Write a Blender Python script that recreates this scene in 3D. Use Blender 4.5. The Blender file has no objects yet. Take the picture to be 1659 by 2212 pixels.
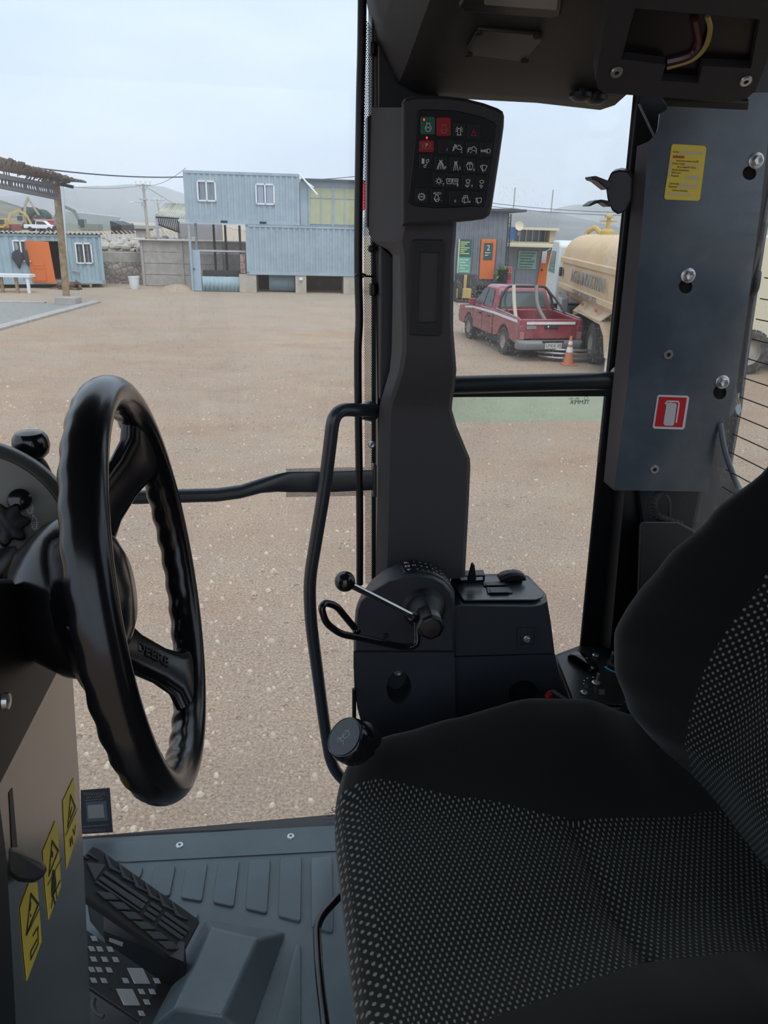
import bpy, bmesh, math, random
from mathutils import Vector, Matrix
random.seed(7)
SC = bpy.context.scene
COL = SC.collection

# ------------------------------------------------------------------ camera
FPX = 1600.0; TILT = math.radians(21.3); ROLL = 0.027; CX, CY = 829.5, 1106.0
CAM = Vector((0, 0, 3.4))
FW = Vector((0, math.cos(TILT), -math.sin(TILT))); _u = Vector((0, math.sin(TILT), math.cos(TILT))); _r = Vector((1, 0, 0))
RC = _r*math.cos(ROLL) + _u*math.sin(ROLL); UC = -_r*math.sin(ROLL) + _u*math.cos(ROLL)
cd = bpy.data.cameras.new('camera'); cam = bpy.data.objects.new('camera', cd); COL.objects.link(cam)
cam.matrix_world = Matrix(((RC.x, UC.x, -FW.x, CAM.x), (RC.y, UC.y, -FW.y, CAM.y), (RC.z, UC.z, -FW.z, CAM.z), (0, 0, 0, 1)))
cd.sensor_fit = 'VERTICAL'; cd.sensor_height = 36; cd.lens = FPX/2212*36; cd.clip_start = 0.02; cd.clip_end = 6000
SC.camera = cam

# ------------------------------------------------------------------ sky and light
SC.view_settings.view_transform = 'Standard'; SC.view_settings.look = 'None'
SC.view_settings.gamma = 1; SC.view_settings.use_curve_mapping = False
SC.view_settings.exposure = 0.0
SC.cycles.max_bounces = 10; SC.cycles.transparent_max_bounces = 24; SC.cycles.volume_bounces = 1
SC.cycles.diffuse_bounces = 4; SC.cycles.glossy_bounces = 4
w = bpy.data.worlds.new('sky'); SC.world = w; w.use_nodes = True
nt = w.node_tree; nt.nodes.clear()
def wn(t, **k):
    n = nt.nodes.new(t)
    for a, b in k.items(): setattr(n, a, b)
    return n
tc = wn('ShaderNodeTexCoord'); sep = wn('ShaderNodeSeparateXYZ'); nt.links.new(tc.outputs['Generated'], sep.inputs[0])
rp = wn('ShaderNodeValToRGB'); nt.links.new(sep.outputs['Z'], rp.inputs[0])
rp.color_ramp.elements[0].position = 0.0; rp.color_ramp.elements[0].color = (.58, .70, .90, 1)
rp.color_ramp.elements[1].position = 0.45; rp.color_ramp.elements[1].color = (.68, .79, .90, 1)
mp = wn('ShaderNodeMapping'); mp.inputs['Scale'].default_value = (1.6, 1.6, 5); nt.links.new(tc.outputs['Generated'], mp.inputs[0])
nz = wn('ShaderNodeTexNoise'); nz.inputs['Scale'].default_value = 1.7; nz.inputs['Detail'].default_value = 5; nt.links.new(mp.outputs[0], nz.inputs[0])
cr = wn('ShaderNodeValToRGB'); nt.links.new(nz.outputs['Fac'], cr.inputs[0])
cr.color_ramp.elements[0].position = .35; cr.color_ramp.elements[0].color = (.9, .92, .95, 1)
cr.color_ramp.elements[1].position = .68; cr.color_ramp.elements[1].color = (1.08, 1.06, 1.03, 1)
mx = wn('ShaderNodeMix', data_type='RGBA', blend_type='MULTIPLY'); mx.inputs[0].default_value = 1
nt.links.new(rp.outputs[0], mx.inputs[6]); nt.links.new(cr.outputs[0], mx.inputs[7])
bg = wn('ShaderNodeBackground'); bg.inputs[1].default_value = 1.45; nt.links.new(mx.outputs[2], bg.inputs[0])
out = wn('ShaderNodeOutputWorld'); nt.links.new(bg.outputs[0], out.inputs[0])
sd = bpy.data.lights.new('sun', 'SUN'); sd.energy = 1.7; sd.angle = math.radians(40); sd.color = (1, .97, .93)
so = bpy.data.objects.new('sun', sd); COL.objects.link(so); so.rotation_euler = (math.radians(28), math.radians(12), 0)

# ------------------------------------------------------------------ pixel <-> place helpers
AL = math.radians(9)
UL = Vector((math.cos(AL), math.sin(AL), 0)); VL = Vector((-math.sin(AL), math.cos(AL), 0)); ZL = Vector((0, 0, 1))
def ray(x, y): return FW + RC*((x-CX)/FPX) - UC*((y-CY)/FPX)
def W(u, v, z): return UL*u + VL*v + ZL*z                      # cab frame -> world
def PV(x, y, v): d = ray(x, y); return CAM + d*(v/d.dot(VL))   # on the plane v = const of the cab
def PU(x, y, u): d = ray(x, y); return CAM + d*(u/d.dot(UL))
def PZ(x, y, z=0): d = ray(x, y); return CAM + d*((z-3.4)/d.z)
def PY(x, y, Y): d = ray(x, y); return CAM + d*(Y/d.y)
class Fr:
    """plane frame: origin o, a axis (right), b axis (up), n normal (towards the viewer)"""
    def __init__(s, o, a, b):
        s.o = Vector(o); s.a = Vector(a).normalized(); b = Vector(b); s.b = (b - s.a*b.dot(s.a)).normalized(); s.n = s.a.cross(s.b)
    def p(s, a, b, c=0): return s.o + s.a*a + s.b*b + s.n*c
    def at(s, x, y, c=0):
        d = ray(x, y); return CAM + d*((s.o + s.n*c - CAM).dot(s.n)/d.dot(s.n))
    def loc(s, x, y, c=0):
        q = s.at(x, y, c) - s.o; return (q.dot(s.a), q.dot(s.b))

# ------------------------------------------------------------------ materials
MATS = {}
def mat(name, col, rough=.6, metal=0., col2=None, nscale=6., ndetail=4., bump=0., bscale=60., spec=.5, mapping=None, ramp=(.4, .62), emit=0., coat=0., alpha=None):
    if name in MATS: return MATS[name]
    m = bpy.data.materials.new(name); m.use_nodes = True; MATS[name] = m
    t = m.node_tree; b = t.nodes['Principled BSDF']; L = t.links.new
    b.inputs['Base Color'].default_value = (*col, 1); b.inputs['Roughness'].default_value = rough; b.inputs['Metallic'].default_value = metal
    b.inputs['Specular IOR Level'].default_value = spec; b.inputs['Coat Weight'].default_value = coat; b.inputs['Coat Roughness'].default_value = .1
    if emit: b.inputs['Emission Color'].default_value = (*col, 1); b.inputs['Emission Strength'].default_value = emit
    tc = t.nodes.new('ShaderNodeTexCoord'); src = tc.outputs['Object']
    if mapping:
        mp = t.nodes.new('ShaderNodeMapping'); mp.inputs['Scale'].default_value = mapping; L(src, mp.inputs[0]); src = mp.outputs[0]
    if col2 is not None:
        n = t.nodes.new('ShaderNodeTexNoise'); n.inputs['Scale'].default_value = nscale; n.inputs['Detail'].default_value = ndetail; n.inputs['Roughness'].default_value = .6; L(src, n.inputs[0])
        r = t.nodes.new('ShaderNodeValToRGB'); L(n.outputs['Fac'], r.inputs[0])
        r.color_ramp.elements[0].position = ramp[0]; r.color_ramp.elements[0].color = (*col, 1)
        r.color_ramp.elements[1].position = ramp[1]; r.color_ramp.elements[1].color = (*col2, 1)
        L(r.outputs[0], b.inputs['Base Color'])
    if bump:
        n = t.nodes.new('ShaderNodeTexNoise'); n.inputs['Scale'].default_value = bscale; n.inputs['Detail'].default_value = 3; L(src, n.inputs[0])
        k = t.nodes.new('ShaderNodeBump'); k.inputs['Strength'].default_value = bump; k.inputs['Distance'].default_value = .02; L(n.outputs['Fac'], k.inputs['Height']); L(k.outputs[0], b.inputs['Normal'])
    return m
def S(r, g, b):   # sRGB 0-255 -> linear
    f = lambda c: (c/255/12.92) if c/255 <= .04045 else ((c/255+.055)/1.055)**2.4
    return (f(r), f(g), f(b))

# ------------------------------------------------------------------ mesh builder
class MB:
    def __init__(s): s.v = []; s.f = []; s.mi = []; s.m = 0
    def add(s, vs, fs):
        k = len(s.v); s.v += [Vector(q) for q in vs]; s.f += [tuple(i+k for i in f) for f in fs]; s.mi += [s.m]*len(fs); return s
    def box(s, c, h, ax=None):
        c = Vector(c); ax = ax or (Vector((1, 0, 0)), Vector((0, 1, 0)), Vector((0, 0, 1)))
        vs = [c + ax[0]*h[0]*i + ax[1]*h[1]*j + ax[2]*h[2]*k for i in (-1, 1) for j in (-1, 1) for k in (-1, 1)]
        return s.add(vs, [(0, 1, 3, 2), (4, 6, 7, 5), (0, 4, 5, 1), (2, 3, 7, 6), (0, 2, 6, 4), (1, 5, 7, 3)])
    def bar(s, a, b, w, h, up=(0, 0, 1)):
        a = Vector(a); b = Vector(b); d = (b-a); L = d.length; d.normalize(); x = d.cross(Vector(up))
        if x.length < 1e-4: x = d.cross(Vector((0, 1, 0)))
        x.normalize(); y = x.cross(d)
        return s.box((a+b)/2, (L/2, w/2, h/2), (d, x, y))
    def prism(s, pts, off):
        n = len(pts); off = Vector(off); pts = [Vector(p) for p in pts]
        s.add(pts + [p+off for p in pts], [tuple(range(n))[::-1], tuple(range(n, 2*n))] + [(i, (i+1) % n, n+(i+1) % n, n+i) for i in range(n)]); return s
    def loft(s, rings, cap=True, closed=True):
        n = len(rings[0]); vs = [p for r in rings for p in r]; fs = []
        for k in range(len(rings)-1):
            for i in range(n if closed else n-1):
                j = (i+1) % n; fs.append((k*n+i, k*n+j, (k+1)*n+j, (k+1)*n+i))
        if cap and closed: fs += [tuple(range(n))[::-1], tuple((len(rings)-1)*n+i for i in range(n))]
        return s.add(vs, fs)
    def tube(s, pts, r, seg=12, closed=False, cap=True, rs=None):
        pts = [Vector(p) for p in pts]; n = len(pts); rings = []; x = None
        for i, p in enumerate(pts):
            if closed: d = pts[(i+1) % n]-pts[i-1]
            else: d = pts[min(i+1, n-1)]-pts[max(i-1, 0)]
            d.normalize()
            if x is None:
                x = d.cross(Vector((0, 0, 1)));
                if x.length < .05: x = d.cross(Vector((0, 1, 0)))
            x = (x - d*x.dot(d)).normalized(); y = d.cross(x); rr = rs[i] if rs else r
            rings.append([p + (x*math.cos(a)+y*math.sin(a))*rr for a in (2*math.pi*k/seg for k in range(seg))])
        if closed: rings.append(rings[0])
        return s.loft(rings, cap and not closed)
    def lathe(s, prof, o, ax=(0, 0, 1), seg=24, cap=True):
        o = Vector(o); d = Vector(ax).normalized(); x = d.cross(Vector((0, 0, 1)))
        if x.length < .05: x = d.cross(Vector((0, 1, 0)))
        x.normalize(); y = d.cross(x)
        return s.loft([[o + d*h + (x*math.cos(a)+y*math.sin(a))*max(r, 1e-5) for a in (2*math.pi*k/seg for k in range(seg))] for r, h in prof], cap)
    def ball(s, c, r, sc=(1, 1, 1), seg=20, rg=12):
        c = Vector(c)
        return s.loft([[c + Vector((math.cos(a)*math.sin(t)*r*sc[0], math.sin(a)*math.sin(t)*r*sc[1], -math.cos(t)*r*sc[2])) for a in (2*math.pi*k/seg for k in range(seg))] for t in (math.pi*(j+.02)/(rg+.04) for j in range(rg+1))])
    def grid(s, fn, nu, nv):
        vs = [fn(i/nu, j/nv) for i in range(nu+1) for j in range(nv+1)]
        return s.add(vs, [(i*(nv+1)+j, (i+1)*(nv+1)+j, (i+1)*(nv+1)+j+1, i*(nv+1)+j+1) for i in range(nu) for j in range(nv)])
    def build(s, name, m, parent=None, bevel=0, seg=2, ang=38, fix=True, recenter=True, smooth=True, solid=0):
        me = bpy.data.meshes.new(name); o0 = Vector((0, 0, 0))
        if parent is None and recenter and s.v:
            lo = Vector([min(q[i] for q in s.v) for i in range(3)]); hi = Vector([max(q[i] for q in s.v) for i in range(3)])
            o0 = Vector(((lo.x+hi.x)/2, (lo.y+hi.y)/2, lo.z))
        me.from_pydata([tuple(q-o0) for q in s.v], [], s.f)
        ms = m if isinstance(m, (list, tuple)) else [m]
        for q in ms: me.materials.append(q)
        if len(ms) > 1: me.polygons.foreach_set('material_index', s.mi)
        bm = bmesh.new(); bm.from_mesh(me)
        bmesh.ops.remove_doubles(bm, verts=bm.verts, dist=1e-6)
        if fix: bmesh.ops.recalc_face_normals(bm, faces=bm.faces)
        bm.to_mesh(me); bm.free()
        if smooth:
            me.polygons.foreach_set('use_smooth', [True]*len(me.polygons)); me.set_sharp_from_angle(angle=math.radians(ang))
        o = bpy.data.objects.new(name, me); COL.objects.link(o); o.location = o0
        if parent is not None: par(o, parent)
        if solid:
            k = o.modifiers.new('solid', 'SOLIDIFY'); k.thickness = solid; k.offset = 0
        if bevel:
            k = o.modifiers.new('bevel', 'BEVEL'); k.width = bevel; k.segments = seg; k.limit_method = 'ANGLE'; k.angle_limit = math.radians(35); k.use_clamp_overlap = True
            k.harden_normals = False
        return o
MW = {}
def par(o, p):
    o.parent = p; o.matrix_parent_inverse = world_of(p).inverted()
def world_of(p):
    m = Matrix.LocRotScale(p.location, p.rotation_euler, None)
    if p.parent is not None: return world_of(p.parent) @ p.matrix_parent_inverse @ m
    return m
def thing(name, label, cat, loc=(0, 0, 0), group=None, kind=None):
    o = bpy.data.objects.new(name, None); COL.objects.link(o); o.location = Vector(loc); o.empty_display_size = .1
    return tag(o, label, cat, group, kind)
def tag(o, label=None, cat=None, group=None, kind=None):
    if label: o['label'] = label
    if cat: o['category'] = cat
    if group: o['group'] = group
    if kind: o['kind'] = kind
    return o
def struct(o, label=None): o['kind'] = 'structure'; return tag(o, label)
def copy_tree(o, parent=None):
    c = o.copy(); COL.objects.link(c)
    if parent is not None: c.parent = parent
    for ch in list(o.children): copy_tree(ch, c)
    return c
def smooth_path(pts, n=6, closed=False):
    pts = [Vector(p) for p in pts]; out = []; N = len(pts)
    rng = range(N if closed else N-1)
    for i in rng:
        g = (lambda k: pts[k % N]) if closed else (lambda k: pts[max(0, min(N-1, k))])
        p0, p1, p2, p3 = g(i-1), g(i), g(i+1), g(i+2)
        for k in range(n):
            t = k/n; out.append(.5*((2*p1)+(-p0+p2)*t+(2*p0-5*p1+4*p2-p3)*t*t+(-p0+3*p1-3*p2+p3)*t**3))
    if not closed: out.append(pts[-1])
    return out
def round_path(pts, r, n=6):
    """polyline with filleted corners"""
    pts = [Vector(p) for p in pts]; out = [pts[0]]
    for i in range(1, len(pts)-1):
        a, b, c = pts[i-1], pts[i], pts[i+1]; d1 = (a-b); d2 = (c-b); q = min(r, d1.length*.45, d2.length*.45)
        s, e = b+d1.normalized()*q, b+d2.normalized()*q
        for k in range(n+1):
            t = k/n; out.append(s*(1-t)**2+b*2*t*(1-t)+e*t*t)
    out.append(pts[-1]); return out
def rrect(x0, y0, x1, y1, r, n=5):
    out = []
    for cx, cy, a0 in ((x1-r, y1-r, 0), (x0+r, y1-r, 90), (x0+r, y0+r, 180), (x1-r, y0+r, 270)):
        for k in range(n+1):
            a = math.radians(a0+90*k/n); out.append((cx+r*math.cos(a), cy+r*math.sin(a)))
    return out
def text(s, fr, a, b, size, m, parent, name='lettering', c=.0006, ext=.0003, flip=1, align='CENTER', sx=1.):
    cu = bpy.data.curves.new('t', 'FONT'); cu.body = s; cu.size = size; cu.align_x = align; cu.align_y = 'CENTER'; cu.extrude = ext; cu.resolution_u = 2
    o = bpy.data.objects.new('t', cu); COL.objects.link(o)
    me = bpy.data.meshes.new_from_object(o.evaluated_get(bpy.context.evaluated_depsgraph_get()))
    bpy.data.objects.remove(o); bpy.data.curves.remove(cu)
    for q in me.vertices: q.co = fr.p(a+q.co.x*flip*sx, b+q.co.y, c+q.co.z)
    me.materials.clear(); me.materials.append(m)
    o = bpy.data.objects.new(name, me); COL.objects.link(o)
    if parent is not None: par(o, parent)
    return o
def stroke(mb, fr, pts, w, c=.0006, h=.0003, closed=False):
    """ink line of width w drawn on a plane frame"""
    n = len(pts)
    for i in range(n if closed else n-1):
        x0, y0 = pts[i]; x1, y1 = pts[(i+1) % n]; L = math.hypot(x1-x0, y1-y0) or 1e-6; dx, dy = (x1-x0)/L*w/2, (y1-y0)/L*w/2
        q = [(x0-dx+dy, y0-dy-dx), (x1+dx+dy, y1+dy-dx), (x1+dx-dy, y1+dy+dx), (x0-dx-dy, y0-dy+dx)]
        mb.prism([fr.p(a, b, c) for a, b in q], fr.n*h)
# =================================================================== OUTSIDE
def ground_mat():
    m = bpy.data.materials.new('packed_earth'); m.use_nodes = True; t = m.node_tree; b = t.nodes['Principled BSDF']; L = t.links.new
    N = t.nodes.new; tc = N('ShaderNodeTexCoord')
    def noise(s, d=5, r=.6, mapping=None):
        n = N('ShaderNodeTexNoise'); n.inputs['Scale'].default_value = s; n.inputs['Detail'].default_value = d; n.inputs['Roughness'].default_value = r
        if mapping:
            q = N('ShaderNodeMapping'); q.inputs['Scale'].default_value = mapping; L(tc.outputs['Object'], q.inputs[0]); L(q.outputs[0], n.inputs[0])
        else: L(tc.outputs['Object'], n.inputs[0])
        return n.outputs['Fac']
    def ramp(src, a, b_, ca, cb):
        r = N('ShaderNodeValToRGB'); L(src, r.inputs[0]); e = r.color_ramp.elements; e[0].position = a; e[1].position = b_; e[0].color = (*ca, 1); e[1].color = (*cb, 1); return r.outputs[0]
    def mix(f, a, c, mode='MIX'):
        q = N('ShaderNodeMix'); q.data_type = 'RGBA'; q.blend_type = mode
        if isinstance(f, float): q.inputs[0].default_value = f
        else: L(f, q.inputs[0])
        L(a, q.inputs[6]); L(c, q.inputs[7]); return q.outputs[2]
    base = ramp(noise(.45, 7, .75, (1, 1.3, 1)), .38, .64, (.49, .345, .255), (.57, .435, .33))
    grey = ramp(noise(22, 3), .35, .65, (.36, .31, .26), (.66, .57, .475))
    sx = N('ShaderNodeSeparateXYZ'); L(tc.outputs['Object'], sx.inputs[0])
    far = N('ShaderNodeMapRange'); far.inputs[1].default_value = 20; far.inputs[2].default_value = 33; L(sx.outputs['Y'], far.inputs[0])
    ad = N('ShaderNodeMath'); ad.operation = 'MULTIPLY_ADD'; L(noise(.22, 5, .7, (1, 1.6, 1)), ad.inputs[0]); ad.inputs[1].default_value = 2.2; ad.inputs[2].default_value = -.95
    ad2 = N('ShaderNodeMath'); ad2.operation = 'MULTIPLY_ADD'; ad2.use_clamp = True; L(far.outputs[0], ad2.inputs[0]); ad2.inputs[1].default_value = .45; L(ad.outputs[0], ad2.inputs[2])
    c = mix(ad2.outputs[0], base, grey)
    # small stones and pale quartz chips
    vo = N('ShaderNodeTexVoronoi'); vo.inputs['Scale'].default_value = 13; L(tc.outputs['Object'], vo.inputs[0])
    st = ramp(vo.outputs['Distance'], .16, .3, (1, 1, 1), (0, 0, 0))
    sep = N('ShaderNodeSeparateColor'); L(vo.outputs['Color'], sep.inputs[0])
    pick = ramp(sep.outputs[0], .7, .74, (0, 0, 0), (1, 1, 1))
    mm = N('ShaderNodeMath'); mm.operation = 'MULTIPLY'; L(st, mm.inputs[0]); L(pick, mm.inputs[1])
    patch = ramp(noise(.3, 3), .45, .6, (.35, .35, .35), (.95, .95, .95))
    m2 = N('ShaderNodeMath'); m2.operation = 'MULTIPLY'; L(mm.outputs[0], m2.inputs[0]); L(patch, m2.inputs[1])
    chip = ramp(sep.outputs[1], .2, .9, (.40, .31, .24), (.64, .54, .45))
    c = mix(m2.outputs[0], c, chip)
    fine = ramp(noise(45, 4, .75), .36, .62, (.58, .55, .52), (1.22, 1.22, 1.22))  # random speckle, its dark end deepened to paint shade into crevices
    c = mix(1., c, fine, 'MULTIPLY')
    L(c, b.inputs['Base Color']); b.inputs['Roughness'].default_value = .9; b.inputs['Specular IOR Level'].default_value = .2
    k = N('ShaderNodeBump'); k.inputs['Strength'].default_value = 1.; k.inputs['Distance'].default_value = .05
    h = N('ShaderNodeMath'); h.operation = 'ADD'; L(noise(14, 6, .75), h.inputs[0]); L(m2.outputs[0], h.inputs[1]); L(h.outputs[0], k.inputs['Height']); L(k.outputs[0], b.inputs['Normal'])
    return m
GM = ground_mat()
g = MB(); g.add([(-900, -300, 0), (900, -300, 0), (900, 1500, 0), (-900, 1500, 0)], [(0, 1, 2, 3)])
struct(g.build('ground', GM, recenter=False))

def pebbles():
    mb = MB(); rnd = random.Random(3)
    for i in range(9000):
        Y = 2.6 + 15*rnd.random()**1.35; X = rnd.uniform(-.75, .7)*(Y+1.5)
        r = rnd.choice((.008, .010, .012, .014, .018, .024))*rnd.uniform(.7, 1.3); a = rnd.random()*6.28; sx = rnd.uniform(.8, 1.5); ca, sa = math.cos(a), math.sin(a)
        vs = []
        for k in range(5):
            q = 1.2566*k+a; rr = r*rnd.uniform(.75, 1.2); x, y = math.cos(q)*rr*sx, math.sin(q)*rr; vs.append((X+x*ca-y*sa, Y+x*sa+y*ca, 0.0))
        n = [(v[0]*.6+X*.4, v[1]*.6+Y*.4, r*rnd.uniform(.5, .9)) for v in vs]
        mb.m = rnd.choice((0, 0, 1, 2))
        mb.add(vs+n, [(5, 6, 7, 8, 9)] + [(k, (k+1) % 5, 5+(k+1) % 5, 5+k) for k in range(5)])
    o = mb.build('loose_gravel', [mat('stone_tan', (.47, .36, .28), .9), mat('stone_pale', (.55, .45, .37), .9), mat('stone_brown', (.40, .30, .23), .9)], ang=20)
    tag(o, 'loose pebbles scattered over the brown yard ground', 'gravel', kind='stuff')
pebbles()

# ---- hills and haze
def hill(name, prof, Y, depth, m, seed=1, rough=.03):
    mb = MB(); rnd = random.Random(seed); cols = []
    P = [PY(x, y, Y) for x, y in prof]; n = 90
    x0, x1 = P[0].x, P[-1].x; R = [[rnd.uniform(-1, 1) for _ in range(40)] for _ in range(40)]
    def nz(a, b):
        a = a % 39; b = b % 39; i, j = int(a), int(b); u, v = a-i, b-j
        u = u*u*(3-2*u); v = v*v*(3-2*v)
        return (R[i][j]*(1-u)+R[i+1 if i < 39 else 0][j]*u)*(1-v)+(R[i][j+1 if j < 39 else 0]*(1-u)+R[i+1 if i < 39 else 0][j+1 if j < 39 else 0]*u)*v
    def hz(x):
        for a, b in zip(P, P[1:]):
            if a.x <= x <= b.x:
                t = (x-a.x)/(b.x-a.x); t = t*t*(3-2*t)*.5 + t*.5; return a.z+(b.z-a.z)*t
        return P[-1].z
    def fn(s, t):
        x = x0+(x1-x0)*s; H = hz(x); k = t*1.25; e = (math.sin(min(k, 1)*math.pi/2) if k <= 1 else 1-(k-1)*1.5)
        q = nz(s*37, t*9)*.7+nz(s*80, t*25)*.3
        return (x, Y-depth*(1-k), max(-5, H*e + H*rough*8*q*k*(1-k)*(1 if k < 1 else 0)))
    mb.grid(fn, 220, 30)
    return struct(mb.build(name, m, ang=80))
HM = mat('dry_hillside', (.20, .20, .205), .95, col2=(.26, .25, .25), nscale=.02, ndetail=8)
HM2 = mat('scrub_hillside', (.10, .10, .075), .95, col2=(.22, .19, .14), nscale=.05, ndetail=8)
hill('hill_far', [(-900, 330), (-300, 330), (0, 398), (60, 415), (135, 438), (185, 446), (240, 434), (300, 409), (350, 402), (385, 414), (470, 452), (600, 480), (760, 470), (900, 470), (1000, 462), (1167, 464), (1218, 446), (1248, 441), (1300, 449), (1400, 462), (1600, 450), (1900, 480), (2400, 480)], 1000, 500, HM, 2)
hill('hill_ridge', [(700, 478), (800, 480), (960, 462), (1030, 455), (1085, 450), (1118, 459), (1150, 457), (1178, 470), (1205, 492), (1240, 500), (1400, 506), (1500, 508)], 420, 200, HM, 5)
hill('hill_slope', [(-400, 380), (-120, 410), (0, 432), (18, 443), (60, 455), (100, 466), (150, 482), (200, 492), (290, 492)], 260, 90, HM2, 9)
def haze():
    m = bpy.data.materials.new('haze'); m.use_nodes = True; t = m.node_tree; t.nodes.clear()
    v = t.nodes.new('ShaderNodeVolumeScatter'); v.inputs['Color'].default_value = (.86, .95, 1, 1); v.inputs['Density'].default_value = .0012; v.inputs['Anisotropy'].default_value = 0.
    o = t.nodes.new('ShaderNodeOutputMaterial'); t.links.new(v.outputs[0], o.inputs['Volume']); m.cycles.homogeneous_volume = True
    b = MB(); b.box((0, 560, 36), (1500, 400, 37))
    struct(b.build('haze', m, smooth=False))
haze()

# ---- materials of the yard
BLUE = mat('blue_grey_steel', (.31, .385, .44), .6, col2=(.355, .435, .49), nscale=1.5)
OFFB = mat('pale_blue_steel', (.29, .40, .46), .6, col2=(.34, .45, .50), nscale=2)
GREYST = mat('dark_grey_cladding', (.17, .19, .225), .6, col2=(.215, .235, .265), nscale=2)
WHITE = mat('white_frame', (.72, .74, .76), .5); CREAM = mat('cream_paint', (.68, .62, .47), .6)
ORANGE = mat('orange_paint', (.72, .18, .045), .5); DGLASS = mat('dark_window_glass', (.05, .06, .07), .08, spec=.7)
CONC = mat('concrete', (.36, .34, .32), .9, col2=(.44, .415, .385), nscale=3, bump=.2); CONC2 = mat('pale_concrete', (.46, .42, .36), .9, col2=(.40, .36, .30), nscale=2)
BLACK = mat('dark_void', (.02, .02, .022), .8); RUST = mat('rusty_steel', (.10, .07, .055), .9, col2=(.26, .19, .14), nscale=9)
WOOD = mat('weathered_wood', (.34, .25, .15), .85, col2=(.22, .15, .09), nscale=5); GALV = mat('galvanised_steel', (.42, .44, .46), .5)
FIBRE = mat('fibre_cement', (.40, .39, .34), .9, col2=(.33, .32, .28), nscale=3); YEL = mat('machine_yellow', (.52, .37, .12), .6); RED = mat('faded_red', (.45, .06, .07), .5)
GREEN = mat('dull_green', (.16, .22, .17), .7); TYRE = mat('tyre_rubber', (.035, .034, .034), .9, col2=(.09, .08, .07), nscale=8); DKST = mat('dark_steel', (.05, .05, .055), .6)
CURT = mat('curtain_cloth', (.36, .41, .50), .9)

def corr(mb, fr, a0, a1, b0, b1, pitch=.28, dep=.04, c=0):
    """corrugated sheet on a frame: trapezoid profile extruded upwards"""
    n = max(1, round((a1-a0)/pitch)); p = (a1-a0)/n; pr = []
    for i in range(n):
        x = a0+i*p; pr += [(x, 0), (x+p*.35, 0), (x+p*.5, -dep), (x+p*.85, -dep)]
    pr.append((a1, 0))
    vs = [fr.p(x, b, c+d) for x, d in pr for b in (b0, b1)]
    return mb.add(vs, [(2*i, 2*i+2, 2*i+3, 2*i+1) for i in range(len(pr)-1)])
def fbox(mb, fr, a0, a1, b0, b1, c0, c1):
    return mb.box(fr.p((a0+a1)/2, (b0+b1)/2, (c0+c1)/2), (abs(a1-a0)/2, abs(b1-b0)/2, abs(c1-c0)/2), (fr.a, fr.b, fr.n))
PALEGL = mat('pale_window_glass', (.20, .235, .27), .12, spec=.7)
def window(fr, x0, y0, x1, y1, parent, curtain=False, c=.03, gm=None):
    a0, b1 = fr.loc(x0, y0, c); a1, b0 = fr.loc(x1, y1, c); t = .07
    f = MB(); [fbox(f, fr, *q, c-.06, c+.03) for q in ((a0, a1, b1-t, b1), (a0, a1, b0, b0+t), (a0, a0+t, b0, b1), (a1-t, a1, b0, b1), ((a0+a1)/2-t/2, (a0+a1)/2+t/2, b0, b1))]
    o = f.build('window_frame', WHITE, parent)
    p = MB(); fbox(p, fr, a0+t, a1-t, b0+t, b1-t, c-.05, c-.03); p.build('pane', gm or DGLASS, o)
    if curtain:
        q = MB(); q.m = 0
        for (u0, u1) in ((.12, .42), (.6, .92)): corr(q, fr, a0+(a1-a0)*u0, a0+(a1-a0)*u1, b0+t, b1-t, .09, .02, c-.005)
        q.build('curtain', CURT, o)
    return o

# ---- left office container
L0 = PZ(0, 623); L1 = PZ(228, 621); FL = Fr(L0, L1-L0, (0, 0, 1)); wL = (L1-L0).length
off = thing('office_container', 'pale blue corrugated container office with white framed windows and open doorway', 'container', FL.p(wL/2, 0, -1.2))
zt = FL.loc(228, 508)[1]; zb = .22; dl, _ = FL.loc(103, 600); dr, _ = FL.loc(138, 600); dtop = FL.loc(110, 521)[1]
m = MB(); corr(m, FL, -7, dl, zb, zt, .42, .05); corr(m, FL, dr, wL, zb, zt, .42, .05); corr(m, FL, dl, dr, dtop, zt, .42, .05)
m.add([FL.p(wL, zb, 0), FL.p(wL, zb, -2.4), FL.p(wL, zt, -2.4), FL.p(wL, zt, 0)], [(0, 1, 2, 3)])
m.add([FL.p(-7, zb, -2.4), FL.p(wL, zb, -2.4), FL.p(wL, zt, -2.4), FL.p(-7, zt, -2.4)], [(0, 1, 2, 3)])
m.build('corrugated_wall', OFFB, off, fix=False)
m = MB(); fbox(m, FL, -7, wL, zb-.03, zb+.12, -2.4, .03); fbox(m, FL, wL-.12, wL+.02, zb, zt, -.1, .03); fbox(m, FL, -7, wL, zt-.1, zt, -2.4, .03); m.build('rail_frame', OFFB, off)
m = MB(); corr(m, FL, -7.1, wL+.1, 0, 1, .2, .06)
for i, q in enumerate(m.v):
    a = (q-FL.o).dot(FL.a); b = (q-FL.o).dot(FL.b); c = (q-FL.o).dot(FL.n); m.v[i] = FL.p(a, zt+.02-c*1.0, .12-b*2.6)
m.build('roof_sheet', FIBRE, off, solid=.015, fix=False)
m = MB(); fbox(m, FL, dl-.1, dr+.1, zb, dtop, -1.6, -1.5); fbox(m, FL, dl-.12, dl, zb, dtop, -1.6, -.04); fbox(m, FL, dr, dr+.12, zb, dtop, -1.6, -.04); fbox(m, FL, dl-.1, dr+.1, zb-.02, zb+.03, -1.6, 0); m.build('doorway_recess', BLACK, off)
window(FL, 25, 518, 66, 565, off); window(FL, 160, 524, 202, 570, off)
a0, b0 = FL.loc(66, 610); a1, b1 = FL.loc(103, 521)
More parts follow.
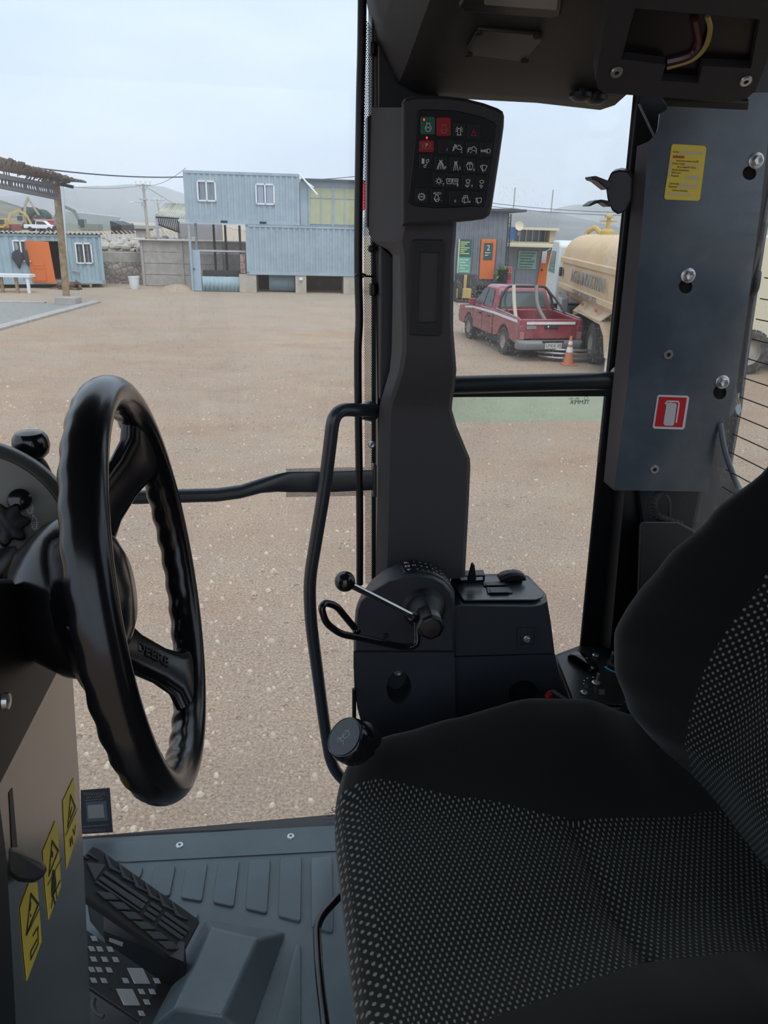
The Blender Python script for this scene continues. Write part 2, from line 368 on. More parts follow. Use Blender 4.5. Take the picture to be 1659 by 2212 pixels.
dp = MB(); dp.prism([FL.p(a0+.1, b0+.02, .1), FL.p(a1+.1, b0+.0, .7), FL.p(a1, b1, .7), FL.p(a0, b1+.02, .1)], FL.n*.05+FL.a*.02); dd = dp.build('door', ORANGE, off)
F2 = Fr(FL.p(a0+.1, b0, .16), FL.a*(a1-a0)+FL.n*.6, FL.b)
pn = MB()
for q in ((.14, .12, .72, .68), (.14, .82, .72, 1.9)): stroke(pn, F2, [(q[0], q[1]), (q[2], q[1]), (q[2], q[3]), (q[0], q[3])], .03, .0, .02, True)
pn.build('panel_moulding', ORANGE, dd); pn = MB(); pn.ball(F2.p(.06, .98, .05), .045); pn.build('door_knob', GALV, dd)
lb = MB(); A, B = FL.at(156, 584, .06), FL.at(171, 586, .06); lb.bar(A, B, .05, .05); lb.bar(A-ZL*.1, A+ZL*.1, .04, .04); lb.bar(B-ZL*.1, B+ZL*.1, .04, .04); lb.build('locking_bar', GALV, off)
# pallets below
pal = thing('pallet', 'wooden pallet propping the right end of the pale blue office container', 'pallet', FL.p(wL-1.2, 0, -.1), group='pallets under the office container')
m = MB()
for k in (-.5, 0, .5): fbox(m, FL, wL-1.2+k-.06, wL-1.2+k+.06, .02, .14, -1, .05)
m.build('bearer', WOOD, pal); m = MB()
for k in range(6): fbox(m, FL, wL-1.8, wL-.6, .14, .165, -1+k*.18, -.87+k*.18)
m.build('deck_board', WOOD, pal)
for k, lb_ in ((1, 'wooden pallet under the container, left of the one at its right corner'), (2, 'wooden pallet under the container close to the timber roof post')):
    c = copy_tree(pal); c.location = pal.location - FL.a*1.35*k; c['label'] = lb_
# work bench
wb = thing('work_bench', 'white topped timber work bench left of the orange door', 'bench', PZ(35, 632))
FB = Fr(PZ(-20, 632), (1, .05, 0), (0, 0, 1)); m = MB(); a0, b0 = FB.loc(-20, 592); a1, b1 = FB.loc(62, 590); fbox(m, FB, a0-.5, a1, b0-.12, b0, -.7, 0); m.build('bench_top', WHITE, wb)
for i, (x, c) in enumerate(((35, -.05), (60, -.05), (2, -.1))):
    m = MB(); a, _ = FB.loc(x, 620); fbox(m, FB, a-.06, a+.06, 0, b0-.12, c-.1, c); m.build('leg', WOOD if x < 50 else WHITE, wb)
def hang(x, y0, y1, w, lab):
    m = MB(); a, b1 = FL.loc(x, y0, .12); _, b2 = FL.loc(x, y1, .12)
    m.loft([[FL.p(a+math.cos(q)*ww, bb, .1+math.sin(q)*.07) for q in (k*math.pi/4 for k in range(8))] for bb, ww in ((b1, w*.3), (b1-.15, w*.9), ((b1+b2)/2, w), (b2+.25, w*.5), (b2, w*.15))]); o = m.build('work_jacket', mat('dark_cloth', (.05, .055, .065), .95), ang=80); tag(o, lab, 'jacket')
hang(36, 540, 580, .26, 'dark work jacket hanging left of the orange door, near the window edge'); hang(57, 540, 575, .22, 'dark work jacket hanging right next to the orange door edge')
# dog lying in front of the doorway
dg = thing('dog', 'brown and black dog lying in front of the office doorway', 'dog', PZ(148, 624))
FD = Fr(PZ(148, 625)+Vector((0, -.1, 0)), (1, 0, 0), (0, 0, 1))
m = MB(); m.loft([[FD.p(x, z+math.sin(q)*r, math.cos(q)*r*.9) for q in (k*math.pi/6 for k in range(12))] for x, z, r in ((-.5, .14, .02), (-.46, .17, .12), (-.3, .19, .17), (0, .18, .15), (.2, .2, .18), (.33, .24, .12), (.42, .3, .09), (.5, .33, .095), (.58, .31, .07), (.68, .28, .045), (.72, .27, .02))])
for s in (-1, 1):
    m.lathe([(.035, 0), (.012, .1)], FD.p(.48, .38, s*.05), (0, 0, 1), 8); m.tube([FD.p(.2, .08, s*.12), FD.p(.45, .05, s*.14), FD.p(.65, .04, s*.12)], .04, 8); m.tube([FD.p(-.4, .1, s*.14), FD.p(-.2, .05, s*.2), FD.p(-.05, .04, s*.2)], .045, 8)
m.tube([FD.p(-.48, .15), FD.p(-.65, .06, .1), FD.p(-.8, .04, .2)], .025, 8)
m.build('dog_body', mat('dog_fur', (.22, .13, .08), .95, col2=(.05, .04, .035), nscale=4), dg, ang=80)

# ---- left canopy
A1 = PY(128, 430, 32.3); A0 = PY(0, 403, 22.6); dA = (A1-A0).normalized(); A0 = A0-dA*3
can = thing('canopy', 'open canopy with ragged rusty roof, lattice truss and timber post', 'canopy', PZ(152, 655))
T1 = PY(122, 402, 32.3); T0 = PY(0, 381, 22.6); T0 = T0-(T1-T0).normalized()*3
m = MB(); m.bar(A0, A1, .09, .1); m.bar(T0, T1, .09, .12)
n = 30
for i in range(n):
    a, b = A0.lerp(A1, i/n), A0.lerp(A1, (i+1)/n); c, d = T0.lerp(T1, i/n), T0.lerp(T1, (i+1)/n)
    m.bar(a, d, .035, .035); m.bar(c, b, .035, .035)
    if i % 5 == 0: m.bar(a, c, .05, .05)
m.build('truss', mat('weathered_truss_steel', (.16, .145, .14), .8), can)
E1 = PY(188, 397, 33.2); E0 = PY(0, 340, 22.6); E0 = E0-(E1-E0).normalized()*3
m = MB(); rn = random.Random(5); n = 46; side = Vector((-1, -.26, -.32)).normalized()
T1b = T1 + Vector((-.1, .5, .1))
for i in range(n):
    a, b = E0.lerp(E1, i/n), E0.lerp(E1, (i+.92)/n); c, d = T0.lerp(T1b, i/n)+ZL*.12, T0.lerp(T1b, (i+.92)/n)+ZL*.12; j = rn.uniform(-.04, .03)
    m.prism([a+ZL*j, b+ZL*j, d+ZL*.0, c+ZL*.0], ZL*.05); m.bar(a+ZL*(j+.04), c, .05, .07)
    if rn.random() < .5: m.bar(a.lerp(c, .5)+ZL*-.03, b.lerp(d, .9)-ZL*rn.uniform(.05, .16), .03, .04)
m.build('rusty_roof', RUST, can, smooth=False)
m = MB(); a, b = PY(122, 400, 32.3), PZ(145, 655); m.tube([a+ZL*.3, a.lerp(b, .3), a.lerp(b, .7), b], .14, 10); m.build('post', WOOD, can)
m = MB(); fb = PZ(149, 657); m.box(fb+ZL*.14, (.42, .35, .14)); m.build('footing_block', CONC, can, bevel=.02)
m = MB(); m.bar(PY(92, 390, 32.2), PY(158, 404, 32.2), .12, .12); m.build('beam_end', DKST, can)
m = MB(); m.tube([PY(134, 400, 36), PZ(147, 640)], .07, 8); tag(m.build('metal_pipe_post', GALV), 'thin galvanised pipe standing behind the canopy post', 'post')
# slab and kerbs
def ribbon(name, a, b, w, h, m, lab, cat='kerb'):
    q = MB(); q.bar(a+ZL*h/2, b+ZL*h/2, w, h); return tag(q.build(name, m, bevel=.01), lab, cat)
GRAVEL = mat('grey_gravel', (.22, .225, .22), .95, col2=(.34, .33, .31), nscale=30)
q = MB(); q.prism([PZ(-150, 650), PZ(110, 656), PZ(200, 656), PZ(0, 706), PZ(-220, 770)], (0, 0, .012)); struct(q.build('gravel_patch', GRAVEL))
ribbon('concrete_kerb', PZ(208, 653), PZ(-120, 742), .42, .07, CONC, 'long concrete kerb at the near edge of the grey gravel patch')
ribbon('concrete_kerb', PZ(98, 655), PZ(-100, 651), .3, .06, CONC, 'concrete kerb at the far edge of the grey gravel patch')

# ---- stone wall, panel wall, fence
FW_ = Fr(PZ(225, 612), PZ(320, 614)-PZ(225, 612), (0, 0, 1))
sw = thing('stone_wall', 'rough stone retaining wall with plastered top between the containers', 'wall', FW_.p(1.2, 0))
def stone_mat():
    m = bpy.data.materials.new('field_stone'); m.use_nodes = True; t = m.node_tree; b = t.nodes['Principled BSDF']; L = t.links.new
    tc = t.nodes.new('ShaderNodeTexCoord'); v = t.nodes.new('ShaderNodeTexVoronoi'); v.feature = 'DISTANCE_TO_EDGE'; v.inputs['Scale'].default_value = 3.4; L(tc.outputs['Object'], v.inputs[0])
    v2 = t.nodes.new('ShaderNodeTexVoronoi'); v2.inputs['Scale'].default_value = 3.4; L(tc.outputs['Object'], v2.inputs[0])
    r = t.nodes.new('ShaderNodeValToRGB'); L(v.outputs[0], r.inputs[0]); r.color_ramp.elements[0].position = .02; r.color_ramp.elements[0].color = (.17, .15, .13, 1); r.color_ramp.elements[1].position = .08; r.color_ramp.elements[1].color = (.34, .30, .28, 1)
    mx = t.nodes.new('ShaderNodeMix'); mx.data_type = 'RGBA'; mx.blend_type = 'OVERLAY'; mx.inputs[0].default_value = .3; L(r.outputs[0], mx.inputs[6]); sc = t.nodes.new('ShaderNodeSeparateColor'); L(v2.outputs['Color'], sc.inputs[0]); cb = t.nodes.new('ShaderNodeCombineColor'); [L(sc.outputs[0], cb.inputs[i]) for i in range(3)]; L(cb.outputs[0], mx.inputs[7])
    L(mx.outputs[2], b.inputs['Base Color']); b.inputs['Roughness'].default_value = .95
    k = t.nodes.new('ShaderNodeBump'); k.inputs['Distance'].default_value = .08; L(v.outputs[0], k.inputs['Height']); L(k.outputs[0], b.inputs['Normal']); return m
h1 = FW_.loc(270, 567)[1]; h2 = FW_.loc(270, 545)[1]
m = MB(); fbox(m, FW_, -1.5, 3.2, 0, h1, -.5, 0); m.build('stone_face', stone_mat(), sw)
m = MB(); fbox(m, FW_, -1.5, 3.2, h1, h2, -.5, -.06); m.build('plastered_top', CONC, sw, bevel=.02)
m = MB(); rn = random.Random(8)
for i in range(150):
    c = FW_.p(rn.uniform(-2, 4), 0, 0)+Vector((0, rn.uniform(.6, 4), 0)); yy = (c.y-FW_.o.y)/4; m.ball(c+ZL*(h2+.1+yy*.5), rn.uniform(.08, .3), (1, 1, .7), 7, 5)
tag(m.build('rock_pile', mat('pale_rubble', (.36, .33, .29), .95, col2=(.5, .47, .42), nscale=4), ang=20), 'pile of pale rubble on the terrace behind the stone wall', 'rocks', kind='stuff')
q = MB(); q.prism([(-24, 43, 0), (-7, 43, 0), (-7, 60, 0), (-24, 60, 0)], (0, 0, h2-.05)); struct(q.build('terrace', GM))
FP = Fr(PZ(305, 617), (1, .06, 0), (0, 0, 1))
pw = thing('concrete_panel_wall', 'grey precast concrete panel wall behind the tall container stack', 'wall', FP.p(3, 0))
pt = FP.loc(400, 521)[1]
x0 = FP.loc(305, 560)[0]; x1 = FP.loc(560, 560)[0]; np_ = 3
for i in range(np_):
    a, b = x0+(x1-x0)*i/np_, x0+(x1-x0)*(i+1)/np_
    p = MB(); fbox(p, FP, a, a+.14, 0, pt+.03, -.12, .05); p.build('wall_post', CONC, pw)
    for k in range(4):
        p = MB(); fbox(p, FP, a+.14, b, pt*k/4+.01, pt*(k+1)/4-.01, -.08, 0); p.build('wall_panel', CONC, pw, bevel=.012)
p = MB(); fbox(p, FP, x0-.5, x1, pt, pt+.05, -1.2, .2); p.build('capping', mat('pale_capping', (.5, .47, .44), .8), pw)
# perimeter fence far behind
fz = thing('perimeter_fence', 'long white precast perimeter fence with angled post tops', 'fence', PZ(260, 521))
fa, fb_ = PY(120, 516, 88), PY(400, 516, 110); fa.z = 0; fb_.z = 0
m = MB(); m.bar(fa+ZL*.62, fb_+ZL*.62, .12, 1.24); m.build('fence_panel', mat('whitewash', (.56, .55, .53), .8), fz)
for i in range(30):
    p = fa.lerp(fb_, i/29); m = MB(); m.bar(p, p+ZL*1.3, .16, .16); m.bar(p+ZL*1.25, p+ZL*1.7+Vector((-.5, -.1, 0)), .11, .11); m.build('fence_post', CONC2, fz)
# ladder, rack, bucket, sign pole
ld = thing('ladder_frame', 'tall timber ladder frame leaning by the panel wall', 'ladder', PZ(330, 616))
FQ = Fr(PZ(330, 617), (1, .06, 0), (0, 0, 1)); m = MB()
m.bar(FQ.at(316, 512, -.3), FQ.at(309, 614), .07, .07); m.bar(FQ.at(338, 514, -.3), FQ.at(337, 616), .07, .07)
m.build('rail', WOOD, ld)
for y in (514, 547, 582, 608): m = MB(); m.bar(FQ.at(313, y, -.1), FQ.at(338, y+1, -.1), .05, .06); m.build('rung', WHITE if y in (547,) else WOOD, ld)
rk = thing('shelf_rack', 'grey metal rack of shelves against the panel wall', 'rack', PZ(362, 616)); m = MB()
for x in (348, 374): m.bar(FQ.at(x, 570, -.1), FQ.at(x, 616, .1), .06, .06)
m.build('upright', GALV, rk)
for y in (572, 577, 591, 604): m = MB(); m.bar(FQ.at(348, y, -.05), FQ.at(374, y, -.05), .3, .05); m.build('shelf', GALV, rk)
bk = thing('bucket', 'white plastic bucket in front of the stone wall', 'bucket', PZ(291, 624)); m = MB(); m.lathe([(.0, 0), (.2, 0), (.22, .05), (.26, .55), (.28, .55), (.28, .6), (.25, .6), (.2, .1), (0, .1)], PZ(291, 624), seg=20); m.build('bucket_body', WHITE, bk)
m = MB(); m.tube([PY(292, 540, 44), PZ(294, 590)], .06, 8); tag(m.build('green_post', GREEN), 'slim green steel post rising over the stone wall', 'post')
# shed roof, machines and trees far back
def upole(name, top, base, lab, arms, r=.14, lamp=False):
    t = thing(name, lab, 'utility pole', base); m = MB(); m.tube([base, top], r, 10, rs=[r*1.3, r*.8]); m.build('pole', CONC2, t)
    for dz, w in arms:
        m = MB(); c = top-ZL*dz; m.bar(c-Vector((w, 0, 0)), c+Vector((w, 0, 0)), .08, .09)
        m.bar(c-Vector((w*.6, 0, 0)), c-ZL*w*.9, .05, .05); m.bar(c+Vector((w*.6, 0, 0)), c-ZL*w*.9, .05, .05); cs = m.build('cross_arm', GALV, t)
        for k in (-.95, -.3, .35, .95): m = MB(); m.lathe([(.07, 0), (.04, .12), (.07, .2), (.02, .28)], c+Vector((w*k, 0, .07)), seg=8); m.build('insulator', WHITE, cs)
    if lamp:
        m = MB(); c = top-ZL*7.2; m.tube(smooth_path([c, c+Vector((-1.2, 0, .7)), c+Vector((-2.6, -.2, .9))]), .05, 6); l = m.build('lamp_arm', GALV, t); m = MB(); m.ball(c+Vector((-2.9, -.2, .86)), .38, (1, .5, .25), 10, 6); m.build('lamp_head', WHITE, l)
    return t
P1t = PY(309, 397, 62); P1b = PY(321, 512, 62); P1b.z = 0
upole('utility_pole', P1t, P1b, 'tall concrete utility pole with cross arm and street lamp', ((.1, .58),), .12)
m = MB(); q = PY(310, 431, 62); m.box(q, (.28, .2, .05)); m.lathe([(.13, 0), (.13, .35)], q-ZL*.5+Vector((0, -.25, 0)), seg=12); o = m.build('transformer', GALV); tag(o, 'grey transformer fixed to the tall concrete pole', 'transformer')
q = PY(311, 444, 61.8); m = MB(); m.tube(smooth_path([q, q+Vector((-.35, 0, .22)), q+Vector((-.75, -.1, .22))]), .025, 6); l = thing('street_lamp', 'street lamp on a curved arm from the tall concrete pole', 'street lamp', q); m.build('lamp_arm', GALV, l); m = MB(); m.ball(q+Vector((-.88, -.1, .2)), .17, (1, .4, .3), 10, 6); m.build('lamp_head', WHITE, l)
P2t = PY(339, 431, 100); P2b = Vector((P2t.x+.6, 100, 0)); upole('utility_pole', P2t, P2b, 'more distant thin utility pole right of the tall concrete one', ((.1, .9),), .10)
def wire(a, b, sag, r, lab):
    m = MB(); m.tube([a.lerp(b, k/24)-ZL*sag*4*(k/24)*(1-k/24) for k in range(25)], r, 5); tag(m.build('power_cable', DKST), lab, 'cable', group='overhead cables')
wire(PY(-150, 325, 25), PY(400, 382, 38.3), .25, .025, 'thick cable running from the canopy to the upper container')
wire(PY(-150, 335, 30), PY(309, 400, 61.8), .6, .012, 'thin cable from the left edge to the tall concrete pole')
wire(PY(309, 400, 62), PY(401, 363, 42), .3, .012, 'thin cable from the tall pole to the container corner')
wire(PY(400, 382, 38.3), PY(780, 380, 44), .2, .018, 'cable crossing the upper container face')
wire(PY(640, 386, 42), PY(1000, 365, 60), .5, .013, 'cable rising right from behind the upper container')
wire(PY(940, 420, 60), PY(1700, 440, 60), .9, .02, 'upper distant cable over the right hand hills'); wire(PY(940, 428, 61), PY(1700, 446, 61), .9, .02, 'lower distant cable over the right hand hills')
wire(PY(312, 401, 62.2), PY(560, 500, 110), 1, .014, 'thin cable from the tall pole down to distant poles')
for x, y in ((1113, 405), (1195, 410)): m = MB(); a = PY(x, y, 62); m.tube([a, Vector((a.x, 62, 0))], .05, 6); tag(m.build('thin_mast', GALV), 'thin mast in front of the right hand hills' + (', the left one' if x < 1150 else ', the right one'), 'mast')

def excavator(px, py, Y, s, m0, lab, flip=1, fold=0):
    o = PY(px, py, Y); o.z = 0; R = Fr(o, (flip, .2, 0), (0, 0, 1)); R.n = Vector((0, -1, 0)); P = lambda a, b, c=0: R.p(a*s, b*s, c*s)
    t = thing('excavator', lab, 'excavator', o)
    for c in (-1.1, 1.1):
        m = MB(); m.prism([P(a, b, c-.3) for a, b in ((-2, .1), (2, .1), (2.4, .5), (2, .95), (-2, .95), (-2.4, .5))], R.n*.6*s); m.build('track', DKST, t)
    m = MB(); m.box(P(-.6, 1.9), (1.9*s, 1.3*s, .65*s), (R.a, R.n, R.b)); m.build('engine_body', m0, t, bevel=.1)
    m = MB(); m.box(P(.9, 2.5, .8), (.75*s, .5*s, .85*s), (R.a, R.n, R.b)); c = m.build('cab', m0, t, bevel=.08); m = MB(); m.box(P(.9, 2.7, .84), (.62*s, .5*s, .5*s), (R.a, R.n, R.b)); m.build('cab_glass', DGLASS, c)
    pts = [(1.2, 1.8), (2.6, 4.6), (4.6, 5.4), (6.2, 4.4)] if not fold else [(1.2, 1.8), (1.9, 5.6), (2.9, 7.4), (2.7, 7.2)]
    m = MB(); [m.bar(P(*a), P(*b), .4*s, .55*s) for a, b in zip(pts, pts[1:])]; m.build('boom', m0, t)
    e = pts[-1]; k = (7.2, 1.8) if not fold else (4.8, 3.4); m = MB(); m.bar(P(*e), P(*k), .35*s, .42*s); m.build('stick', m0, t)
    m = MB(); m.prism([P(k[0]+a, k[1]+b, -.4) for a, b in ((-.3, .1), (.3, 0), (.5, -.9), (-.2, -1.2), (-.8, -.8))], R.n*.8*s); m.build('bucket', DKST, t)
excavator(4, 500, 140, .72, YEL, 'yellow excavator at the far left of the distant machine yard', 1)
excavator(44, 500, 172, .9, mat('dusty_tan_paint', (.38, .33, .24), .7), 'dusty tan excavator with raised boom in the distant yard', 1, 1)
excavator(193, 505, 128, .85, mat('grey_green_paint', (.2, .23, .2), .7), 'grey green excavator near the long warehouse', -1)
def simple_pickup(o, yaw, m0, lab):
    t = thing('pickup_truck', lab, 'pickup truck', o); c, s = math.cos(yaw), math.sin(yaw); R = Fr(o, (c, s, 0), (0, 0, 1)); P = R.p
    m = MB(); m.prism([P(a, b, -.9) for a, b in ((-2.6, .5), (2.6, .5), (2.65, .95), (1.5, 1.12), (-.6, 1.12), (-2.6, 1.1))], R.n*1.8); m.prism([P(a, b, -.8) for a, b in ((-.7, 1.1), (1.5, 1.1), (.8, 1.75), (-.5, 1.78))], R.n*1.6); m.build('truck_body', m0, t, bevel=.05)
    for a in (-1.6, 1.6):
        for cc in (-.95, .75): m = MB(); m.lathe([(.0, 0), (.38, 0), (.38, .22), (0, .22)], P(a, .38, cc), R.n, 16); m.build('wheel', TYRE, t)
    m = MB(); m.prism([P(a, b, .81) for a, b in ((-.5, 1.15), (1.3, 1.15), (.75, 1.65), (-.4, 1.68))], R.n*.01); m.build('side_window', DGLASS, t)
simple_pickup(PY(90, 500, 138)*1, .1, WHITE, 'white pickup truck parked in front of the red tipper')
t_ = bpy.data.objects['pickup_truck']
def block(name, px0, px1, py0, py1, Y, dep, m0, lab, cat, parts=()):
    a = PY(px0, py1, Y); b = PY(px1, py1, Y); top = PY((px0+px1)/2, py0, Y).z; a.z = max(a.z, 0)
    m = MB(); m.prism([(a.x, Y, a.z), (b.x, Y, a.z), (b.x, Y, top), (a.x, Y, top)], (0, dep, 0)); return tag(m.build(name, m0, bevel=.05), lab, cat)
tp = thing('tipper_body', 'red tipper truck body standing in the distant yard', 'truck', PZ(95, 505))
a, b = PY(73, 474, 150), PY(116, 476, 150); m = MB(); m.prism([(a.x, 150, a.z), (b.x+.6, 150, a.z), (b.x, 150, a.z-1.7), (a.x+1, 150, a.z-1.7)], (0, 3, 0)); m.build('tipper_tub', RED, tp)
m = MB(); m.bar(Vector((a.x, 150, a.z)), Vector((b.x+.6, 150, a.z)), .25, .2); m.build('top_rail', mat('faded_pink', (.6, .3, .28), .6), tp)
for k in (.2, .4, .8):
    m = MB(); m.lathe([(0, 0), (.5, 0), (.5, .4), (0, .4)], (a.x+(b.x-a.x)*k, 150, .5), (0, 1, 0), 14); m.build('wheel', TYRE, tp)
block('red_container', -8, 27, 484, 500, 160, 4, mat('dusty_red', (.30, .10, .09), .8), 'low red container behind the yellow excavator', 'container')
wh = thing('warehouse', 'long low pale warehouse in front of the distant hills', 'warehouse', PZ(190, 500))
a, b = PY(130, 470, 170), PY(240, 480, 230); m = MB(); m.prism([(a.x, a.y, 0), (b.x, b.y, 0), (b.x, b.y, b.z-1), (a.x, a.y, a.z-1.4)], (6, 30, 0)); m.build('warehouse_wall', mat('pale_green_sheet', (.33, .38, .32), .8), wh)
m = MB(); m.prism([(a.x-1, a.y-1, a.z-1.4), (b.x, b.y, b.z-1), (b.x, b.y+6, b.z+1.6), (a.x-1, a.y+6, a.z+1.4)], (0, 3, -.2)); m.build('warehouse_roof', mat('pale_roof_sheet', (.5, .5, .48), .7), wh)
m = MB(); a = PY(238, 483, 160); b = PY(262, 486, 160); m.prism([(a.x, 160, 0), (b.x, 160, 0), (b.x, 160, b.z), (a.x, 160, a.z+.5)], (0, 8, 0)); tag(m.build('open_shed', DKST), 'dark open shed at the right end of the warehouse', 'shed')
def tree(px, py, Y, r, lab, n=7, seed=0, tall=False):
    rn = random.Random(seed); c = PY(px, py, Y); t = thing('tree', lab, 'tree', (c.x, Y, 0), group='distant trees'); m = MB()
    for i in range(n):
        q = c+Vector((rn.uniform(-r, r)*(.3 if tall else 1), rn.uniform(-r, r)*.4, (i/n-.5)*2*r*(1.8 if tall else .35))); m.ball(q, r*rn.uniform(.3, .6)*(1-.5*i/n if tall else 1), (1, 1, .8), 8, 6)
    m.build('crown', mat('dull_foliage', (.07, .085, .06), .95, col2=(.04, .05, .04), nscale=2), t, ang=20)
    m = MB(); m.tube([(c.x, Y, 0), c], .3, 6); m.build('trunk', WOOD, t)
for i, (px, py, r, lab) in enumerate(((66, 466, 3, 'dark round tree above the red tipper'), (80, 466, 4, 'dark round tree left of the canopy post'), (101, 474, 3.2, 'low dark tree touching the canopy post'))): tree(px, py, 190+i*14, r, lab, 12, i)
for i, (px, lab) in enumerate(((268, 'slim dark conifer nearest the warehouse, leftmost of the four'), (274, 'slim dark conifer, second from the left of the four beyond the fence'), (280, 'slim dark conifer, third from the left of the four beyond the fence'), (286, 'slim dark conifer, rightmost of the four, nearest the utility pole'))): tree(px, 496, 245, 1.2, lab, 8, 20+i, True)
sh = thing('cabin_shed', 'small grey shed with flat roof on the terrace by the utility pole', 'shed', PY(301, 505, 80)); a, b = PY(293, 497, 80), PY(311, 505, 80)
m = MB(); m.box(((a.x+b.x)/2, 81, a.z/2), ((b.x-a.x)/2, 1, a.z/2)); m.build('shed_wall', CONC, sh); m = MB(); m.box(((a.x+b.x)/2, 81, a.z+.05), ((b.x-a.x)/2+.3, 1.3, .08)); m.build('shed_roof', DKST, sh)

# ---- right-behind canopy with fibre roof
cb = thing('fibre_roof_canopy', 'open canopy with corrugated fibre cement roof left of the container stack', 'canopy', PZ(360, 612))
a, b, c, d = PY(334, 466, 44), PY(405, 474, 44), PY(420, 442, 49), PY(357, 440, 49)
m = MB(); n = 16
for i in range(n):
    p, q = a.lerp(b, i/n), a.lerp(b, (i+.5)/n); r_, s_ = d.lerp(c, i/n), d.lerp(c, (i+.5)/n); p2 = a.lerp(b, (i+1)/n); s2 = d.lerp(c, (i+1)/n)
    m.add([p, q+ZL*.06, s_+ZL*.06, r_], [(0, 1, 2, 3)]); m.add([q+ZL*.06, p2, s2, s_+ZL*.06], [(0, 1, 2, 3)])
m.build('fibre_roof', mat('mossy_fibre_sheet', (.40, .39, .31), .9, col2=(.5, .49, .42), nscale=1.5), cb, fix=False, solid=.03)
m = MB(); e, f = PY(337, 469, 44.1), PY(386, 472, 46); e2, f2 = e-ZL*.35, f-ZL*.75; m.bar(e, f, .08, .08); m.bar(e2, f2, .08, .08)
for i in range(12): m.bar(e.lerp(f, i/12), e2.lerp(f2, (i+.6)/12), .05, .05)
m.build('truss', DKST, cb)
for x, y0, Y in ((338, 472, 44), (385, 478, 46)):
    p = PY(x, y0, Y); m = MB(); m.tube([p, Vector((p.x, p.y, 0))], .08, 8); m.build('post', GALV, cb)
m = MB(); e, f = PY(386, 484, 60), PY(470, 515, 60); m.box(((e.x+f.x)/2, 61, e.z-.6), ((f.x-e.x)/2, 1, .7)); tag(m.build('parked_van_roof', mat('dull_grey', (.26, .26, .27), .7), bevel=.1), 'dull grey shed top seen between the posts under the upper container', 'shed')

# ---- container stack
S0 = PZ(545, 632); S1 = PZ(740, 635); FS = Fr(S0, S1-S0, (0, 0, 1))
ax = lambda x, y: FS.loc(x, y)
u0 = ax(402, 480)[0]; u1 = ax(648, 485)[0]; uz0 = ax(648, 487)[1]; uz1 = ax(648, 376)[1]
up = thing('upper_container', 'grey blue shipping container on top of the stack with two white windows', 'container', FS.p((u0+u1)/2, uz0, -1.2))
m = MB(); corr(m, FS, u0+.1, u1-.1, uz0+.15, uz1-.1, .28, .035); D = -2.44
m.add([FS.p(u0, uz0, 0), FS.p(u0, uz0, D), FS.p(u0, uz1, D), FS.p(u0, uz1, 0)], [(0, 1, 2, 3)]); m.add([FS.p(u1, uz0, 0), FS.p(u1, uz0, D), FS.p(u1, uz1, D), FS.p(u1, uz1, 0)], [(0, 1, 2, 3)]); m.add([FS.p(u0, uz1, 0), FS.p(u1, uz1, 0), FS.p(u1, uz1, D), FS.p(u0, uz1, D)], [(0, 1, 2, 3)]); m.add([FS.p(u0, uz0, 0), FS.p(u1, uz0, 0), FS.p(u1, uz0, D), FS.p(u0, uz0, D)], [(0, 1, 2, 3)])
m.build('corrugated_wall', BLUE, up, fix=False)
m = MB()
for a in (u0, u1-.14): fbox(m, FS, a, a+.14, uz0, uz1, -.14, .02)
fbox(m, FS, u0, u1, uz1-.12, uz1, -.1, .02); fbox(m, FS, u0, u1, uz0, uz0+.16, -.1, .02); m.build('steel_frame', BLUE, up)
for x in (484, 568): m = MB(); a, b = ax(x, 475); fbox(m, FS, a-.16, a+.16, uz0+.03, uz0+.13, -.05, .035); m.build('fork_pocket', BLACK, up)
for a in (u0, u1-.16):
    for b in (uz0, uz1-.12): m = MB(); fbox(m, FS, a, a+.16, b, b+.12, -.1, .035); m.build('corner_casting', GALV, up)
window(FS, 424, 389, 468, 436, up, False, gm=PALEGL); window(FS, 551, 396, 594, 443, up, True, gm=PALEGL)
l0 = ax(530, 500)[0]; l1 = ax(775, 500)[0]+.2; lz0 = ax(700, 596)[1]; lz1 = uz0-.02
lo = thing('lower_container', 'grey blue shipping container carrying the stack on concrete piers', 'container', FS.p((l0+l1)/2, lz0, -1.2))
m = MB(); corr(m, FS, l0+.1, l1-.1, lz0+.12, lz1-.1, .28, .04); m.add([FS.p(l0, lz0, 0), FS.p(l0, lz0, D), FS.p(l0, lz1, D), FS.p(l0, lz1, 0)], [(0, 1, 2, 3)]); m.add([FS.p(l1, lz0, 0), FS.p(l1, lz0, D), FS.p(l1, lz1, D), FS.p(l1, lz1, 0)], [(0, 1, 2, 3)]); m.add([FS.p(l0, lz1, 0), FS.p(l1, lz1, 0), FS.p(l1, lz1, D), FS.p(l0, lz1, D)], [(0, 1, 2, 3)]); m.add([FS.p(l0, lz0, 0), FS.p(l1, lz0, 0), FS.p(l1, lz0, D), FS.p(l0, lz0, D)], [(0, 1, 2, 3)]); m.build('corrugated_wall', BLUE, lo, fix=False)
m = MB()
for a in (l0, l1-.12): fbox(m, FS, a, a+.12, lz0, lz1, -.14, .02)
fbox(m, FS, l0, l1, lz1-.1, lz1, -.1, .02); fbox(m, FS, l0, l1, lz0, lz0+.14, -.1, .02); m.build('steel_frame', BLUE, lo)
